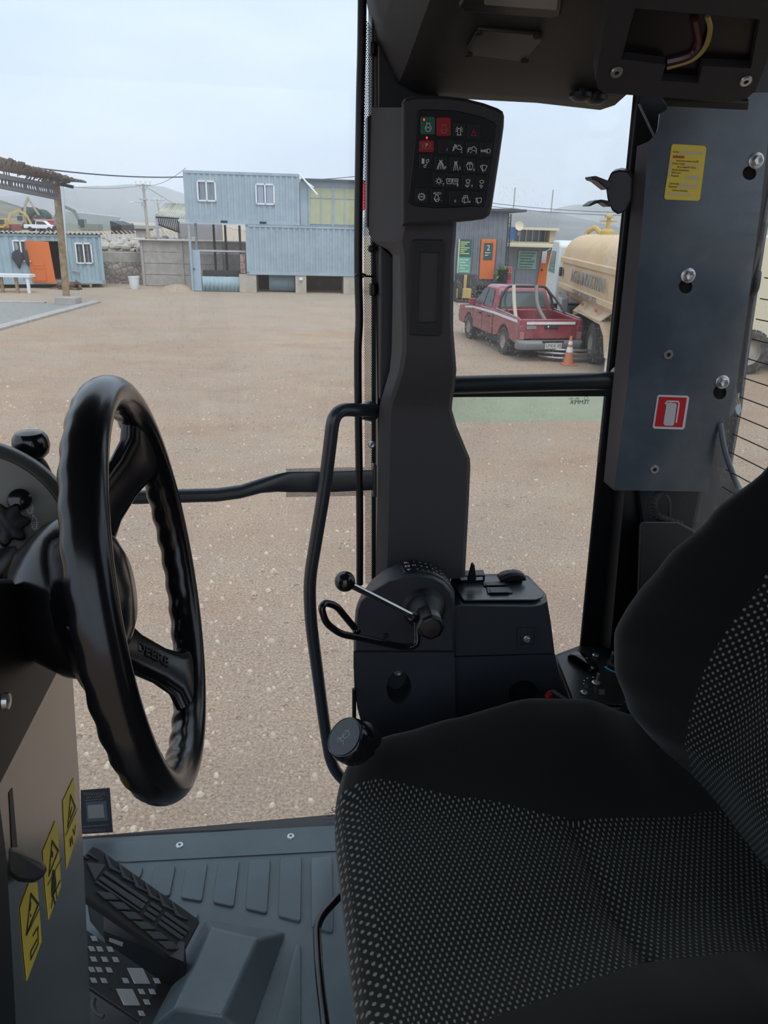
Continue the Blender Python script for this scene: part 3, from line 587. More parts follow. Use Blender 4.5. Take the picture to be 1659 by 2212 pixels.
for x0, x1, lab in ((517, 554, 'concrete pier at the left end of the lower container'), (638, 662, 'concrete pier under the middle of the lower container with a small lamp'), (742, 766, 'stained concrete pier at the right end of the lower container')):
    a, b = ax(x0, 615)[0], ax(x1, 615)[0]; m = MB(); fbox(m, FS, a, b, 0, lz0, -1, -.02); o = m.build('concrete_pier', CONC2, bevel=.01); tag(o, lab, 'pier')
    if x0 == 638: q = MB(); c = FS.at(650, 603, .03); q.box(c, (.09, .06, .06), (FS.a, FS.n, FS.b)); tag(q.build('wall_lamp', WHITE, bevel=.02), 'small white lamp on the middle concrete pier', 'lamp')
a, b = ax(554, 600)[0], ax(780, 600)[0]; m = MB(); fbox(m, FS, a, b, 0, lz0, -2.3, -2.2); struct(m.build('underfloor_shade_sheet', mat('dark_underfloor_shade', (.06, .06, .065), .9)))  # dark sheet whose colour carries the shade beneath the container floor
m = MB(); a, b = ax(580, 600)[0], ax(636, 600)[0]; corr(m, FS, a, b, .05, lz0-.02, .12, .02, -.7); tag(m.build('corrugated_sheet', OFFB, solid=.01, fix=False), 'corrugated sheet closing the gap below the lower container', 'metal sheet')
# right annex on top: pale yellow panels
r0 = u1; r1 = l1; rz1 = ax(700, 392)[1]
an = thing('panel_annex', 'annex with two pale yellow panels beside the upper container', 'annex', FS.p((r0+r1)/2, uz0, -1.2)); m = MB(); fbox(m, FS, r0+.02, r1, uz0, rz1, -2.4, -.08); m.build('annex_body', BLUE, an)
for x0, x1 in ((669, 717), (722, 768)):
    a, b = ax(x0, 440)[0], ax(x1, 440)[0]; m = MB(); fbox(m, FS, a, b, uz0+.08, rz1-.28, -.08, -.04); p = m.build('yellow_panel', mat('pale_yellow_board', (.40, .43, .28), .85, col2=(.45, .46, .30), nscale=2), an)
    m = MB(); [fbox(m, FS, *q, -.04, -.015) for q in ((a-.06, a, uz0, rz1-.2), (b, b+.06, uz0, rz1-.2), (a, b, uz0+1.25, uz0+1.29), ((a+b)/2-.02, (a+b)/2+.02, uz0+.1, rz1-.3))]; m.build('batten', BLUE, p)
m = MB(); fbox(m, FS, r0+.1, r1+.2, rz1, rz1+.1, -2.6, .25); m.build('annex_roof', mat('dark_roofing', (.09, .10, .12), .8), an)
m = MB(); m.tube([FS.at(646, 375, .1), FS.at(686, 421, .9)], .04, 6); m.tube([FS.at(655, 388, .1), FS.at(678, 405, .6)], .03, 6); tag(m.build('plastic_pipe', WHITE), 'white plastic pipe leaning off the upper container roof', 'pipe')
# posts, blue door, low fence, rusty corner to the left
for x, y0, y1, c, lab in ((408, 484, 628, -.1, 'grey steel post under the left corner of the upper container'), (422, 482, 540, -1.4, 'steel post just right of the corner post'), (461, 485, 540, -2.2, 'second steel post from the left corner under the upper container'), (486, 486, 520, -2.4, 'thin steel post under the middle of the upper container'), (517, 487, 630, -.6, 'thin dark post beside the lower container')):
    p = FS.at(x, y0, c); m = MB(); m.bar(p, Vector((p.x, p.y, 0)), .1, .1); tag(m.build('steel_post', BLUE if x < 450 else DKST), lab, 'post')
dr = thing('panel_door', 'pale blue flush door standing left under the upper container', 'door', FS.at(423, 625, -.2)); a, b1 = FS.loc(410, 540, -.2); b, b0 = FS.loc(436, 620, -.2); m = MB(); fbox(m, FS, a, b, 0.03, b1, -.25, -.2); m.build('door_leaf', mat('pale_blue_paint', (.36, .45, .55), .6), dr); m = MB(); fbox(m, FS, a+.06, a+.2, 1.05, 1.09, -.2, -.15); m.build('door_handle', DKST, dr)
a, b = ax(436, 600)[0], ax(516, 600)[0]; m = MB(); corr(m, FS, a, b, .02, ax(480, 598)[1], .2, .03, -.15); tag(m.build('corrugated_fence', OFFB, solid=.01, fix=False), 'low corrugated fence left of the concrete pier', 'fence')
m = MB(); fbox(m, FS, a, b, ax(480, 586)[1], ax(480, 598)[1], -.9, -.6); tag(m.build('dark_timber', DKST), 'dark timbers stacked behind the low corrugated fence', 'timber')
m = MB(); fbox(m, FS, ax(422, 541)[0], ax(531, 541)[0], ax(480, 545)[1], ax(480, 541)[1], -.5, -.4); tag(m.build('horizontal_rail', GALV), 'horizontal steel rail right of the pale blue door', 'rail')
m = MB(); a, b = ax(518, 560)[0], ax(529, 560)[0]; fbox(m, FS, a, b, ax(520, 590)[1], ax(520, 549)[1], -.3, -.2); tag(m.build('rusty_plate', mat('rust_patch', (.25, .13, .1), .9, col2=(.4, .32, .3), nscale=8)), 'rusty plate between the thin post and the lower container', 'plate')
m = MB(); c = PZ(386, 627); m.loft([[c+Vector((math.cos(q)*r, math.sin(q)*r, z)) for q in (k*.785 for k in range(8))] for r, z in ((1.0, 0), (.7, .18), (.2, .3))]); tag(m.build('earth_mound', GM, ang=80), 'low mound of earth at the foot of the panel wall', 'mound')
rb = thing('feather_banner', 'red banner on a pole glimpsed between the black cable and the pillar', 'banner', PZ(786, 636)); q = PY(790, 402, 37.6)
m = MB(); m.prism([q+Vector((a, 0, b)) for a, b in ((-.15, .1), (0, .2), (.15, .1), (.15, -.9), (-.15, -1.1))], (0, .02, 0)); m.build('banner_cloth', mat('bright_red', (.7, .03, .05), .6), rb); m = MB(); m.tube([Vector((q.x-.2, q.y, 0)), q+Vector((-.2, 0, .4))], .025, 6); m.build('banner_pole', GALV, rb)

# ---- right buildings
FA = Fr(PY(1040, 640, 39.8), (1, .02, 0), (0, 0, 1)); FA.o.z = 0
def fa(x, y): return FA.loc(x, y)
b1 = thing('clad_office', 'dark grey corrugated site office with orange door and raised deck', 'building', FA.p(0, 0, -2))
a0, a1 = fa(900, 550)[0], fa(1093, 550)[0]; z0 = fa(1050, 609)[1]; z1 = fa(1050, 456)[1]
m = MB(); corr(m, FA, a0, a1, z0, z1, .24, .03); m.add([FA.p(a1, z0, 0), FA.p(a1, z0, -5), FA.p(a1, z1, -5), FA.p(a1, z1, 0)], [(0, 1, 2, 3)]); m.build('cladding', GREYST, b1, fix=False)
m = MB(); fbox(m, FA, a0, a1+.8, z1, z1+.12, -5, .3); m.build('flat_roof', mat('dark_roofing', (.09, .10, .12), .8), b1)
c0, c1 = fa(1034, 603), fa(1072, 517); m = MB(); fbox(m, FA, c0[0], c1[0], c0[1], c1[1], .0, .08); d = m.build('door', ORANGE, b1, bevel=.02)
g0, g1 = fa(1043, 561), fa(1065, 525); m = MB(); fbox(m, FA, g0[0], g1[0], g0[1], g1[1], .08, .1); m.build('door_glass', mat('sign_dark_green', (.05, .10, .10), .3), d)
text('2', FA, (g0[0]+g1[0])/2, g0[1]+(g1[1]-g0[1])*.7, .35, WHITE, d, c=.105)
m = MB(); [fbox(m, FA, q[0], q[1], q[2], q[3], .08, .1) for q in ((g0[0]+.08, g1[0]-.1, g0[1]+.32, g0[1]+.36), (g0[0]+.08, g1[0]-.2, g0[1]+.2, g0[1]+.24))]; m.build('sign_line', WHITE, d)
m = MB(); fbox(m, FA, a0, fa(1100, 600)[0], z0-.12, z0, 0, 1.3); [fbox(m, FA, fa(1005, 600)[0]-.0, fa(1092, 600)[0], z0-.12-.2*k, z0-.16-.2*k, 1.2+.28*k-.3, 1.2+.28*k) for k in range(1, 4)]; m.build('deck_steps', DKST, b1)
m = MB(); fbox(m, FA, a0, a1, 0, z0, -.4, -.3); m.build('plinth', BLACK, b1)
bn = thing('notice_banner', 'tall yellow and green notice banner left of the orange door', 'banner', FA.at(1003, 600, .1)); p0, p1 = fa(986, 600), fa(1019, 517)
m = MB(); fbox(m, FA, p0[0], p1[0], p0[1], p1[1], .05, .09); m.build('banner_sheet', mat('banner_teal', (.14, .40, .34), .6, col2=(.25, .5, .25), nscale=5), bn)
m = MB(); fbox(m, FA, p0[0], p1[0], p0[1], p0[1]+.18, .09, .1); fbox(m, FA, p0[0], p0[0]+.06, p0[1], p1[1], .09, .1); m.build('banner_border', CREAM, bn)
m = MB(); fbox(m, FA, p0[0]+.06, p1[0], p1[1]-.85, p1[1], .09, .1); m.build('banner_heading', mat('banner_dark', (.04, .12, .12), .6), bn)
m = MB(); [fbox(m, FA, p0[0]+.1, p1[0]-.1-.12*(k % 3), p1[1]-.16-.09*k, p1[1]-.12-.09*k, .1, .11) for k in range(7)]; m.build('banner_lettering', mat('banner_yellow', (.65, .7, .25), .6), bn)
m = MB(); [fbox(m, FA, p0[0]+.12, p1[0]-.1-.15*(k % 2), p1[1]-1.0-.14*k, p1[1]-.95-.14*k, .09, .1) for k in range(6)]; m.build('banner_lettering', mat('banner_pale', (.5, .7, .65), .6), bn)
# mast, plant, red cabinet
m = MB()
for x in (1101, 1106):
    p = FA.at(x-2, 462, .9); q_ = FA.at(x-9, 575, .9); m.tube([p, q_], .035, 6)
for k in range(8): m.bar(FA.at(1099-k*.9, 470+k*13, .9), FA.at(1104-k*.9, 470+k*13, .9), .03, .03)
tag(m.build('lattice_mast', DKST), 'thin dark lattice mast at the corner of the dark office', 'mast')
pp = thing('potted_plant', 'green bushy plant in a black pot by the red cabinet', 'plant', FA.at(1085, 612, .5)); m = MB(); m.lathe([(.2, 0), (.28, .6), (.3, .62), (.26, .6), (0, .55)], FA.at(1085, 611, .5), seg=14); m.build('pot', BLACK, pp)
m = MB(); rn = random.Random(2); c = FA.at(1084, 590, .5)
for i in range(60):
    d = Vector((rn.gauss(0, 1), rn.gauss(0, 1), rn.gauss(.5, 1))).normalized()*rn.uniform(.15, .42); s = Vector((rn.uniform(-.1, .1), rn.uniform(-.1, .1), .05)); m.add([c+d*.3, c+d+s, c+d*1.2, c+d-s], [(0, 1, 2, 3)])
m.build('foliage', mat('leaf_green', (.14, .26, .08), .7), pp, fix=False)
m = MB(); e0, e1 = fa(1091, 612), fa(1104, 576); fbox(m, FA, e0[0], e1[0], e0[1], e1[1], .1, .4); rc = m.build('fire_cabinet', mat('pink_red', (.55, .05, .10), .5), bevel=.03); tag(rc, 'tall narrow red cabinet with dark lettering at the office corner', 'cabinet')
text('VEX', Fr(FA.p((e0[0]+e1[0])/2, (e0[1]+e1[1])/2, .4), FA.b, -FA.a), 0, 0, .26, BLACK, rc, c=.01)
# second building
FC = Fr(PY(1140, 612, 47.5), (1, .06, 0), (0, 0, 1)); FC.o.z = 0; fc = FC.loc
b2 = thing('annex_office', 'lower grey office with cream awning and glazed upper cabin', 'building', FC.p(0, 0, -2)); a0, a1 = fc(1060, 560)[0], fc(1240, 560)[0]; z1 = fc(1140, 533)[1]
m = MB(); corr(m, FC, a0, a1, 0, z1, .28, .02); m.build('grey_wall', mat('mid_grey_sheet', (.21, .235, .28), .6), b2, fix=False)
m = MB(); fbox(m, FC, fc(1091, 530)[0], fc(1197, 530)[0], z1, fc(1140, 526)[1], -.5, 1.2); m.build('awning', CREAM, b2, bevel=.02)
z2 = fc(1140, 526)[1]; z3 = fc(1160, 497)[1]; a0, a1 = fc(1094, 510)[0], fc(1200, 510)[0]
m = MB(); fbox(m, FC, a0, fc(1106, 500)[0], z2, z3+.2, -2, 0); fbox(m, FC, a1-.35, a1, z2, z3, -2, 0); fbox(m, FC, a0, a1, z2, z2+.1, -2, 0); m.build('upper_cabin', mat('tan_panel', (.5, .43, .32), .8), b2)
m = MB(); fbox(m, FC, fc(1120, 500)[0], a1+.1, z3, z3+.14, -2.2, .3); m.build('upper_roof', CREAM, b2)
m = MB(); fbox(m, FC, a0+.3, a1-.3, z2+.1, z3, -1.2, -1.1); m.build('upper_glass', mat('blue_grey_glass', (.2, .25, .3), .2), b2)
for k in range(6): m = MB(); a = a0+.6+(a1-a0-1)*k/5.; fbox(m, FC, a, a+.07, z2+.1, z3, -1.1, -1.0); m.build('mullion', WHITE, b2)
m = MB(); fbox(m, FC, a0+.1, a0+.5, z2+.2, z2+.9, .02, .05); m.build('small_blue_sign', mat('sign_blue', (.07, .16, .4), .5), b2)
w0, w1 = fc(1117, 580), fc(1160, 543); m = MB(); fbox(m, FC, w0[0], w1[0], w0[1], w1[1], .02, .06); wp = m.build('window_poster', mat('poster_green', (.22, .38, .32), .6, col2=(.35, .5, .4), nscale=7), b2)
m = MB(); [fbox(m, FC, w0[0]+.1, w1[0]-.1-.1*(k % 3), w1[1]-.15-.16*k, w1[1]-.08-.16*k, .06, .07) for k in range(6)]; m.build('poster_lettering', mat('poster_dark', (.06, .16, .15), .6), wp)
d0, d1 = fc(1158, 617), fc(1190, 547); m = MB(); m.prism([FC.p(d0[0], .1, .1), FC.p(d1[0]-.1, .0, .5), FC.p(d1[0], d1[1], .5), FC.p(d0[0]+.15, d1[1], .1)], FC.n*.05); dd = m.build('door', ORANGE, b2)
m = MB(); m.ball(FC.p(d0[0]+.2, 1.0, .25), .07); m.build('door_knob', DKST, dd)
sdp = thing('satellite_dish', 'cream satellite dish on the roof corner of the grey office', 'satellite dish', FC.at(1121, 500, .2)); c = FC.at(1121, 489, .3); m = MB(); m.lathe([(.0, -.02), (.15, .0), (.26, .06), (.27, .08), (.26, .09), (.14, .03), (0, .02)], c, (.2, -1, .3), 20); m.build('dish', CREAM, sdp); m = MB(); m.tube([c, c-ZL*.5], .03, 6); m.build('dish_mount', GALV, sdp)
# compactor at the left of the steps
cm = thing('compactor_machine', 'small yellow and black machine parked left of the office steps', 'machine', PZ(1000, 645))
FM = Fr(PY(1000, 648, 36.5), (1, 0, 0), (0, 0, 1)); FM.o.z = 0; fm = FM.loc
m = MB(); fbox(m, FM, fm(985, 640)[0], fm(1017, 640)[0], .03, .14, -.6, .4); m.build('base_plate', DKST, cm)
m = MB(); m.bar(FM.at(1006, 594), FM.at(1003, 628), .14, .14); m.box(FM.at(1001, 633), (.34, .3, .22)); m.build('yellow_arm', YEL, cm, bevel=.02)
m = MB(); m.box(FM.at(1006, 612, -.4), (.5, .3, .45)); m.build('engine_block', DKST, cm, bevel=.05)
m = MB(); m.lathe([(.2, 0), (.5, .02), (.55, .12), (.5, .22), (.2, .24)], FM.at(983, 630, -.1), (1, .2, 0), 20); m.build('wheel', TYRE, cm)
# =================================================================== VEHICLES
PAINT = mat('wine_red_paint', (.24, .012, .035), .3, col2=(.29, .07, .08), nscale=1.3, coat=.4); GLASSV = mat('vehicle_glass', (.10, .13, .14), .05, spec=.8)
CHROME = mat('dull_chrome', (.5, .5, .5), .3, metal=.9); PLAST = mat('black_plastic', (.03, .03, .032), .6); TAIL = mat('tail_lamp', (.35, .18, .17), .3); HUB = mat('dusty_hub', (.36, .33, .29), .7)
def wheel(P, n, a, c, r, w, parent, hub=.6):
    """P(a,b,c) local placer, wheel axis along n"""
    o = P(a, r, c); m = MB(); m.lathe([(r*.55, -w/2), (r*.9, -w/2), (r, -w*.36), (r, w*.36), (r*.9, w/2), (r*.55, w/2)], o, n, 32, cap=False)
    for k in range(20):
        q = 2*math.pi*k/20; d = Vector(P(a+math.cos(q), r+math.sin(q), c))-o; m.box(o+d*r, (.02*r/.4, w*.42, .045*r/.4), (d, n, d.cross(n)))
    t = m.build('wheel', TYRE, parent)
    h = MB(); h.lathe([(0, w*.30), (r*.25, w*.32), (r*.3, w*.2), (r*.5, w*.22), (r*.56, w*.46), (r*.58, w*.3), (r*.58, -w*.4), (0, -w*.4)], o, n, 24); h.build('hub', HUB, t)
    return t
PKO = Vector((3.47, 20.3, 0)); PKH = Vector((-.22, .975, 0)).normalized()
FK = Fr(PKO, PKH.cross(ZL), ZL)           # a = right, b = up, n = towards viewer (backwards)
pk = thing('pickup_truck', 'wine red double cab pickup with white side stripe and black roll bar, seen from behind', 'pickup truck', FK.p(.92, 0, -2.6))
K = lambda x, y, z: FK.p(x, z, -y)        # x right, y forward, z up
Wd = 1.84
def side(y0, y1, top, arch, x0, x1, m_, name, belly=.42, par_=pk):
    pts = [(y0, belly)]
    if arch: pts += [(arch+.45*math.cos(q), .38+.45*math.sin(q)) for q in (math.pi-math.pi*k/12 for k in range(13)) if .38+.45*math.sin(q) > belly-.01]
    pts += [(y1, belly)] + top
    m = MB(); m.prism([K(x0, y, z) for y, z in pts], FK.a*(x1-x0)); return m.build(name, m_, par_, bevel=.03)
def bodyside(x0, x1): side(.02, 1.98, [(1.98, 1.16), (.02, 1.1)], 1.1, x0, x1, PAINT, 'bed_side')
bodyside(0, .12); bodyside(Wd-.12, Wd)
m = MB(); m.box(K(Wd/2, 1.0, .62), (Wd/2-.1, .95, .03), (FK.a, -FK.n, ZL)); m.build('bed_floor', PLAST, pk)
m = MB(); m.prism([K(.1, .0, .58), K(Wd-.1, .0, .58), K(Wd-.1, .02, 1.1), K(.1, .02, 1.1)], PKH*.07); tg = m.build('tailgate', PAINT, pk, bevel=.02)
m = MB(); m.box(K(Wd/2, -.012, 1.0), (Wd/2-.22, .008, .035), (FK.a, -FK.n, ZL)); m.build('tailgate_stripe', WHITE, tg)
m = MB(); m.box(K(Wd/2+.02, -.012, .9), (.2, .012, .05), (FK.a, -FK.n, ZL)); m.build('tailgate_handle', PLAST, tg, bevel=.01); m = MB(); m.ball(K(Wd/2-.08, -.025, .9), .035); m.build('handle_lock', CHROME, tg)
m = MB(); m.box(K(.36, -.012, .89), (.14, .008, .045), (FK.a, -FK.n, ZL)); m.box(K(.36, -.012, .97), (.08, .006, .015), (FK.a, -FK.n, ZL)); m.build('tailgate_badge', CHROME, tg)
m = MB(); m.prism([K(0, 2.0, .42), K(0, 2.0, 1.16), K(0, 3.85, 1.14), K(0, 5.2, .98), K(0, 5.3, .7), K(0, 5.25, .42), K(0, 4.66, .42), K(0, 4.58, .62), K(0, 4.35, .8), K(0, 4.1, .8), K(0, 3.85, .62), K(0, 3.78, .42)], FK.a*Wd); m.build('cab_body', PAINT, pk, bevel=.04)
# greenhouse
b0 = [(.03, 2.02), (Wd-.03, 2.02), (Wd-.03, 3.95), (.03, 3.95)]; b1_ = [(.18, 2.22), (Wd-.18, 2.22), (Wd-.22, 3.25), (.22, 3.25)]
m = MB(); m.loft([[K(x, y, 1.14) for x, y in b0], [K(x, y, 1.72) for x, y in b1_], [K(x+(.08 if x < 1 else -.08), y+(.06 if y < 3 else -.06), 1.77) for x, y in b1_]]); m.build('cab_roof', PAINT, pk, bevel=.03)
def gl(q, nm, off):
    m = MB(); m.prism([Vector(p)+off for p in q], off.normalized()*.006); return m.build(nm, GLASSV, pk)
def lerp2(a, b, t): return (a[0]+(b[0]-a[0])*t, a[1]+(b[1]-a[1])*t)
def gp(x0, y0, x1, y1, t): x, y = lerp2((x0, y0), (x1, y1), t); return K(x, y, 1.14+.58*t)
gl([gp(.03+.12, 2.02, .18+.1, 2.22, .12), gp(Wd-.15, 2.02, Wd-.28, 2.22, .12), gp(Wd-.15, 2.02, Wd-.28, 2.22, .86), gp(.15, 2.02, .28, 2.22, .86)], 'rear_window', FK.n*.012)
gl([gp(.03, 2.25, .18, 2.42, .1), gp(.03, 2.92, .18, 2.85, .1), gp(.03, 2.92, .18, 2.85, .88), gp(.03, 2.25, .18, 2.42, .88)], 'side_window', -FK.a*.012)
gl([gp(.03, 3.0, .18, 2.92, .1), gp(.03, 3.72, .18, 3.2, .1), gp(.03, 3.72, .18, 3.2, .88), gp(.03, 3.0, .18, 2.92, .88)], 'side_window', -FK.a*.012)
# stripe on side, handles, mirror, lamps, bumper
m = MB(); m.prism([K(-.012, y, z) for y, z in ((.12, 1.0), (2.0, 1.03), (3.8, 1.0), (4.6, .93), (4.6, .98), (3.8, 1.06), (2.0, 1.10), (.12, 1.07))], FK.a*.01); m.build('side_stripe', WHITE, pk)
for y in (2.35, 3.15): m = MB(); m.box(K(-.02, y, .92), (.02, .1, .02), (FK.a, PKH, ZL)); m.build('door_handle', PLAST, pk)
for y in (2.04, 2.95, 3.82): m = MB(); m.box(K(-.003, y, .78), (.003, .008, .33), (FK.a, PKH, ZL)); m.build('door_seam', PLAST, pk)
for s, x in ((-1, -.12), (1, Wd+.12)): m = MB(); m.box(K(x, 3.6, 1.22), (.11, .06, .09), (FK.a, PKH, ZL)); m.bar(K(x, 3.6, 1.15), K(x-s*.15, 3.65, 1.08), .04, .04); m.build('wing_mirror', PLAST if s > 0 else PAINT, pk, bevel=.03)
for x in (.09, Wd-.09):
    m = MB(); m.box(K(x, .0, .74), (.075, .05, .2), (FK.a, PKH, ZL)); l = m.build('tail_lamp', PAINT, pk, bevel=.015); m = MB(); m.box(K(x, -.052, .68), (.06, .01, .1), (FK.a, PKH, ZL)); m.build('lamp_lens', TAIL, l)
m = MB(); m.loft([[K(x, y+q, z) for y, z in ((-.22, .32), (-.27, .4), (-.27, .5), (-.2, .56), (-.02, .56), (-.02, .32))] for x, q in ((-.02, .16), (.12, .02), (Wd/2, 0), (Wd-.12, .02), (Wd+.02, .16))]); bp = m.build('rear_bumper', mat('bumper_grey', (.20, .20, .21), .45), pk, bevel=.02)
m = MB(); m.box(K(Wd/2, -.24, .55), (.3, .05, .012), (FK.a, PKH, ZL)); m.build('bumper_step', PLAST, bp)
pl = MB(); pl.box(K(Wd/2-.0, -.29, .44), (.24, .006, .075), (FK.a, PKH, ZL)); pl = pl.build('number_plate', mat('plate_white', (.6, .6, .58), .5), pk)
text('LPXX 35', Fr(K(Wd/2, -.297, .44), FK.a, ZL), 0, 0, .12, PLAST, pl, c=.002)
m = MB(); m.prism([K(.2, .3, .2), K(.2, .3, .4), K(.2, 5, .4), K(.2, 5, .2)], FK.a*(Wd-.4)); m.build('chassis', PLAST, pk)
for x, n in ((.12, -FK.a), (Wd-.12, FK.a)):
    for y in (1.1, 4.2):
        o = K(x, y, 0); PP = lambda a, b, c, o=o, n=n: o+PKH*a+ZL*b+n*c
        wheel(PP, n, 0, 0, .38, .25, pk)
for x, y, sx_ in ((.03, .75, 1),): m = MB(); m.box(K(.0, .66, .3), (.01, .01, .1), (FK.a, PKH, ZL))
m = MB(); m.box(K(.14, .62, .3), (.12, .012, .14), (FK.a, PKH, ZL)); m.build('mud_flap', PLAST, pk); m = MB(); m.box(K(Wd-.14, .62, .3), (.12, .012, .14), (FK.a, PKH, ZL)); m.build('mud_flap', PLAST, pk)
# roll bar
rbm = MB(); R0 = [K(.08, 1.78, 1.12), K(.14, 1.84, 1.5), K(.34, 1.88, 1.8), K(Wd-.34, 1.88, 1.8), K(Wd-.14, 1.84, 1.5), K(Wd-.08, 1.78, 1.12)]
rbm.tube(round_path(R0, .12), .035, 10); rbm.build('roll_bar', PLAST, pk)
m = MB(); m.tube(round_path([K(.06, .95, 1.12), K(.1, 1.45, 1.4), K(.3, 1.86, 1.74)], .15), .03, 8); m.build('roll_bar_stay', PLAST, pk); m = MB(); m.tube(round_path([K(Wd-.06, .95, 1.12), K(Wd-.1, 1.45, 1.4), K(Wd-.3, 1.86, 1.74)], .15), .03, 8); m.build('roll_bar_stay', PLAST, pk)
m = MB(); m.tube([K(.04, .1, 1.12), K(.04, 1.9, 1.19)], .018, 8); m.build('bed_rail', CHROME, pk); m = MB(); m.tube([K(Wd-.04, .1, 1.12), K(Wd-.04, 1.9, 1.19)], .018, 8); m.build('bed_rail', CHROME, pk)
for x0, x1, x2, lab in ((.16, .24, .3, 'cream flexible hose standing left in the pickup bed'), (1.2, .95, 1.28, 'grey hose leaning right in the pickup bed')):
    m = MB(); m.tube(smooth_path([K(x0, .35, .66), K(x1, 1.0, 1.3), K(x2 if x0 < 1 else .98, 1.35, 1.86)]), .055, 10); tag(m.build('flexible_hose', mat('hose_cream', (.5, .45, .36), .7) if x0 < 1 else mat('hose_grey', (.22, .2, .19), .7)), lab, 'hose')
m = MB(); m.tube([K(.3, 1.35, 1.9), K(.3, 1.35, 2.3)], .012, 6); m.build('whip_antenna', PLAST, pk)

# ---- water tank truck
TX = 5.38; TD = Vector((.03, 1, 0)).normalized()
FT = Fr(Vector((TX, 18, 0)), -TD, ZL); FT.n = Vector((-1, .03, 0)).normalized()
T = lambda y, z, x=0: Vector((TX, 18, 0)) + TD*y + ZL*z - FT.n*x       # y forward, z up, x away from our side
wt = thing('water_tank_truck', 'dusty yellow water tank truck with white cab behind the red pickup', 'truck', T(3, 0, 1.2))
TY = mat('dusty_yellow_tank', (.64, .44, .25), .7, col2=(.66, .50, .34), nscale=.8)
def tankring(y, s): return [T(y, .5*(3.25+1.12)+s*(1.065*math.copysign(abs(math.sin(q))**.62, math.sin(q))), 1.22-s*1.22*math.copysign(abs(math.cos(q))**.62, math.cos(q))) for q in (2*math.pi*k/36 for k in range(36))]
m = MB(); m.loft([tankring(-.35, .9), tankring(-.2, 1), tankring(7.5, 1), tankring(7.7, .97), tankring(7.85, .85), tankring(7.9, .6)]); m.build('tank', TY, wt, ang=60)
for z in (1.66, 2.45):
    m = MB(); m.prism([T(-.2, z-.09, -.06), T(-.2, z+.09, -.06), T(7.6, z+.09, -.06), T(7.6, z-.09, -.06)], -FT.n*.25); m.build('tank_rib', TY, wt, bevel=.03)
FTX = Fr(T(0, 0, -.07), -TD, ZL); TL = mat('faded_lettering', (.27, .265, .25), .8)
def tl(x, y): return FTX.loc(x, y)
def fit_text(s_, x0, y0, x1, y1, size, c_):
    p, q = tl(x0, y0), tl(x1, y1); o = text(s_, FTX, 0, 0, size, TL, wt, c=c_, ext=.01); xs = [(v.co-FTX.o).dot(FTX.a) for v in o.data.vertices]; k = (q[0]-p[0])/(max(xs)-min(xs)); cx = (p[0]+q[0])/2; mid = (max(xs)+min(xs))/2; zz = 2.06 if size > .3 else 1.66
    for v in o.data.vertices: e = (v.co-FTX.o).dot(FTX.a); v.co = v.co + FTX.a*((e-mid)*k+cx-e) + ZL*(zz)
fit_text('AGUA INDUSTRIAL', 1236, 590, 1312, 602, .50, .02); fit_text('CAP. 20.000 LTS.', 1242, 610, 1293, 618, .17, .03)
a, b = tl(1228, 635); text('5216', FTX, a, b, .16, TL, wt, c=.02, ext=.01)
for y in (7.1, 5.4, 3.6, 1.9): m = MB(); m.box(T(y, 1.42, -.07), (.14, .01, .035), (TD, FT.n, ZL)); m.build('side_marker', mat('marker_red', (.5, .12, .1), .6), wt)
m = MB(); m.box(T(7.3, 2.08, -.08), (.14, .03, .14), (TD, FT.n, ZL)); m.build('work_lamp', PLAST, wt, bevel=.02)
m = MB(); m.box(T(4.4, .8, 1.2), (4.6, .9, .14), (TD, FT.n, ZL)); m.build('chassis', DKST, wt)
m = MB(); m.prism([T(y, z, -.08) for y, z in ((5.0, .55), (4.6, 1.12), (3.9, 1.22), (1.2, 1.22), (.7, 1.0), (.3, .45), (.45, .45), (.8, .92), (1.3, 1.14), (3.85, 1.14), (4.5, 1.02), (4.8, .55))], -FT.n*.62); m.build('mudguard', TY, wt)
m = MB(); m.prism([T(4.65, 1.13, -.1), T(1.2, 1.23, -.1), T(1.1, 1.5, .2), T(4.4, 1.5, .2)], -FT.n*.03); m.build('mudguard_top', TY, wt)
m = MB(); m.box(T(.38, .42, .2), (.02, .25, .3), (TD, FT.n, ZL)); m.build('mud_flap', mat('pale_flap', (.6, .6, .58), .7), wt); m = MB(); m.box(T(4.95, .55, .15), (.02, .22, .35), (TD, FT.n, ZL)); m.build('mud_flap', mat('pale_flap', (.6, .6, .58), .7), wt)
for y in (3.9, 2.35):
    for x, n in ((.16, FT.n), (2.28, -FT.n)):
        o = T(y, 0, x); PP = lambda a, b, c, o=o, n=n: o+TD*a+ZL*b+n*c
        wheel(PP, n, 0, 0, .52, .36, wt)
for x, n in ((.2, FT.n), (2.2, -FT.n)):
    o = T(9.1, 0, x); wheel(lambda a, b, c, o=o, n=n: o+TD*a+ZL*b+n*c, n, 0, 0, .5, .3, wt)
WT = mat('truck_white', (.66, .70, .68), .5)
m = MB(); m.prism([T(y, z, -.02) for y, z in ((8.2, 1.0), (8.2, 2.85), (8.5, 3.0), (9.5, 3.0), (10.2, 2.1), (10.35, .6), (9.7, .6), (9.6, .95), (9.35, 1.15), (8.85, 1.15), (8.6, .95))], -FT.n*2.35); cabn = m.build('cab', WT, wt, bevel=.06)
m = MB(); m.prism([T(y, z, -.035) for y, z in ((8.75, 1.95), (8.75, 2.65), (9.5, 2.65), (9.95, 1.95))], -FT.n*.02); m.build('side_window', GLASSV, cabn)
m = MB(); m.box(T(10.05, 2.4, -.2), (.05, .08, .2), (TD, FT.n, ZL)); m.bar(T(10.0, 2.7, 0), T(10.05, 2.58, -.2), .03, .03); m.build('wing_mirror', mat('mirror_grey', (.45, .47, .48), .4), cabn, bevel=.03)
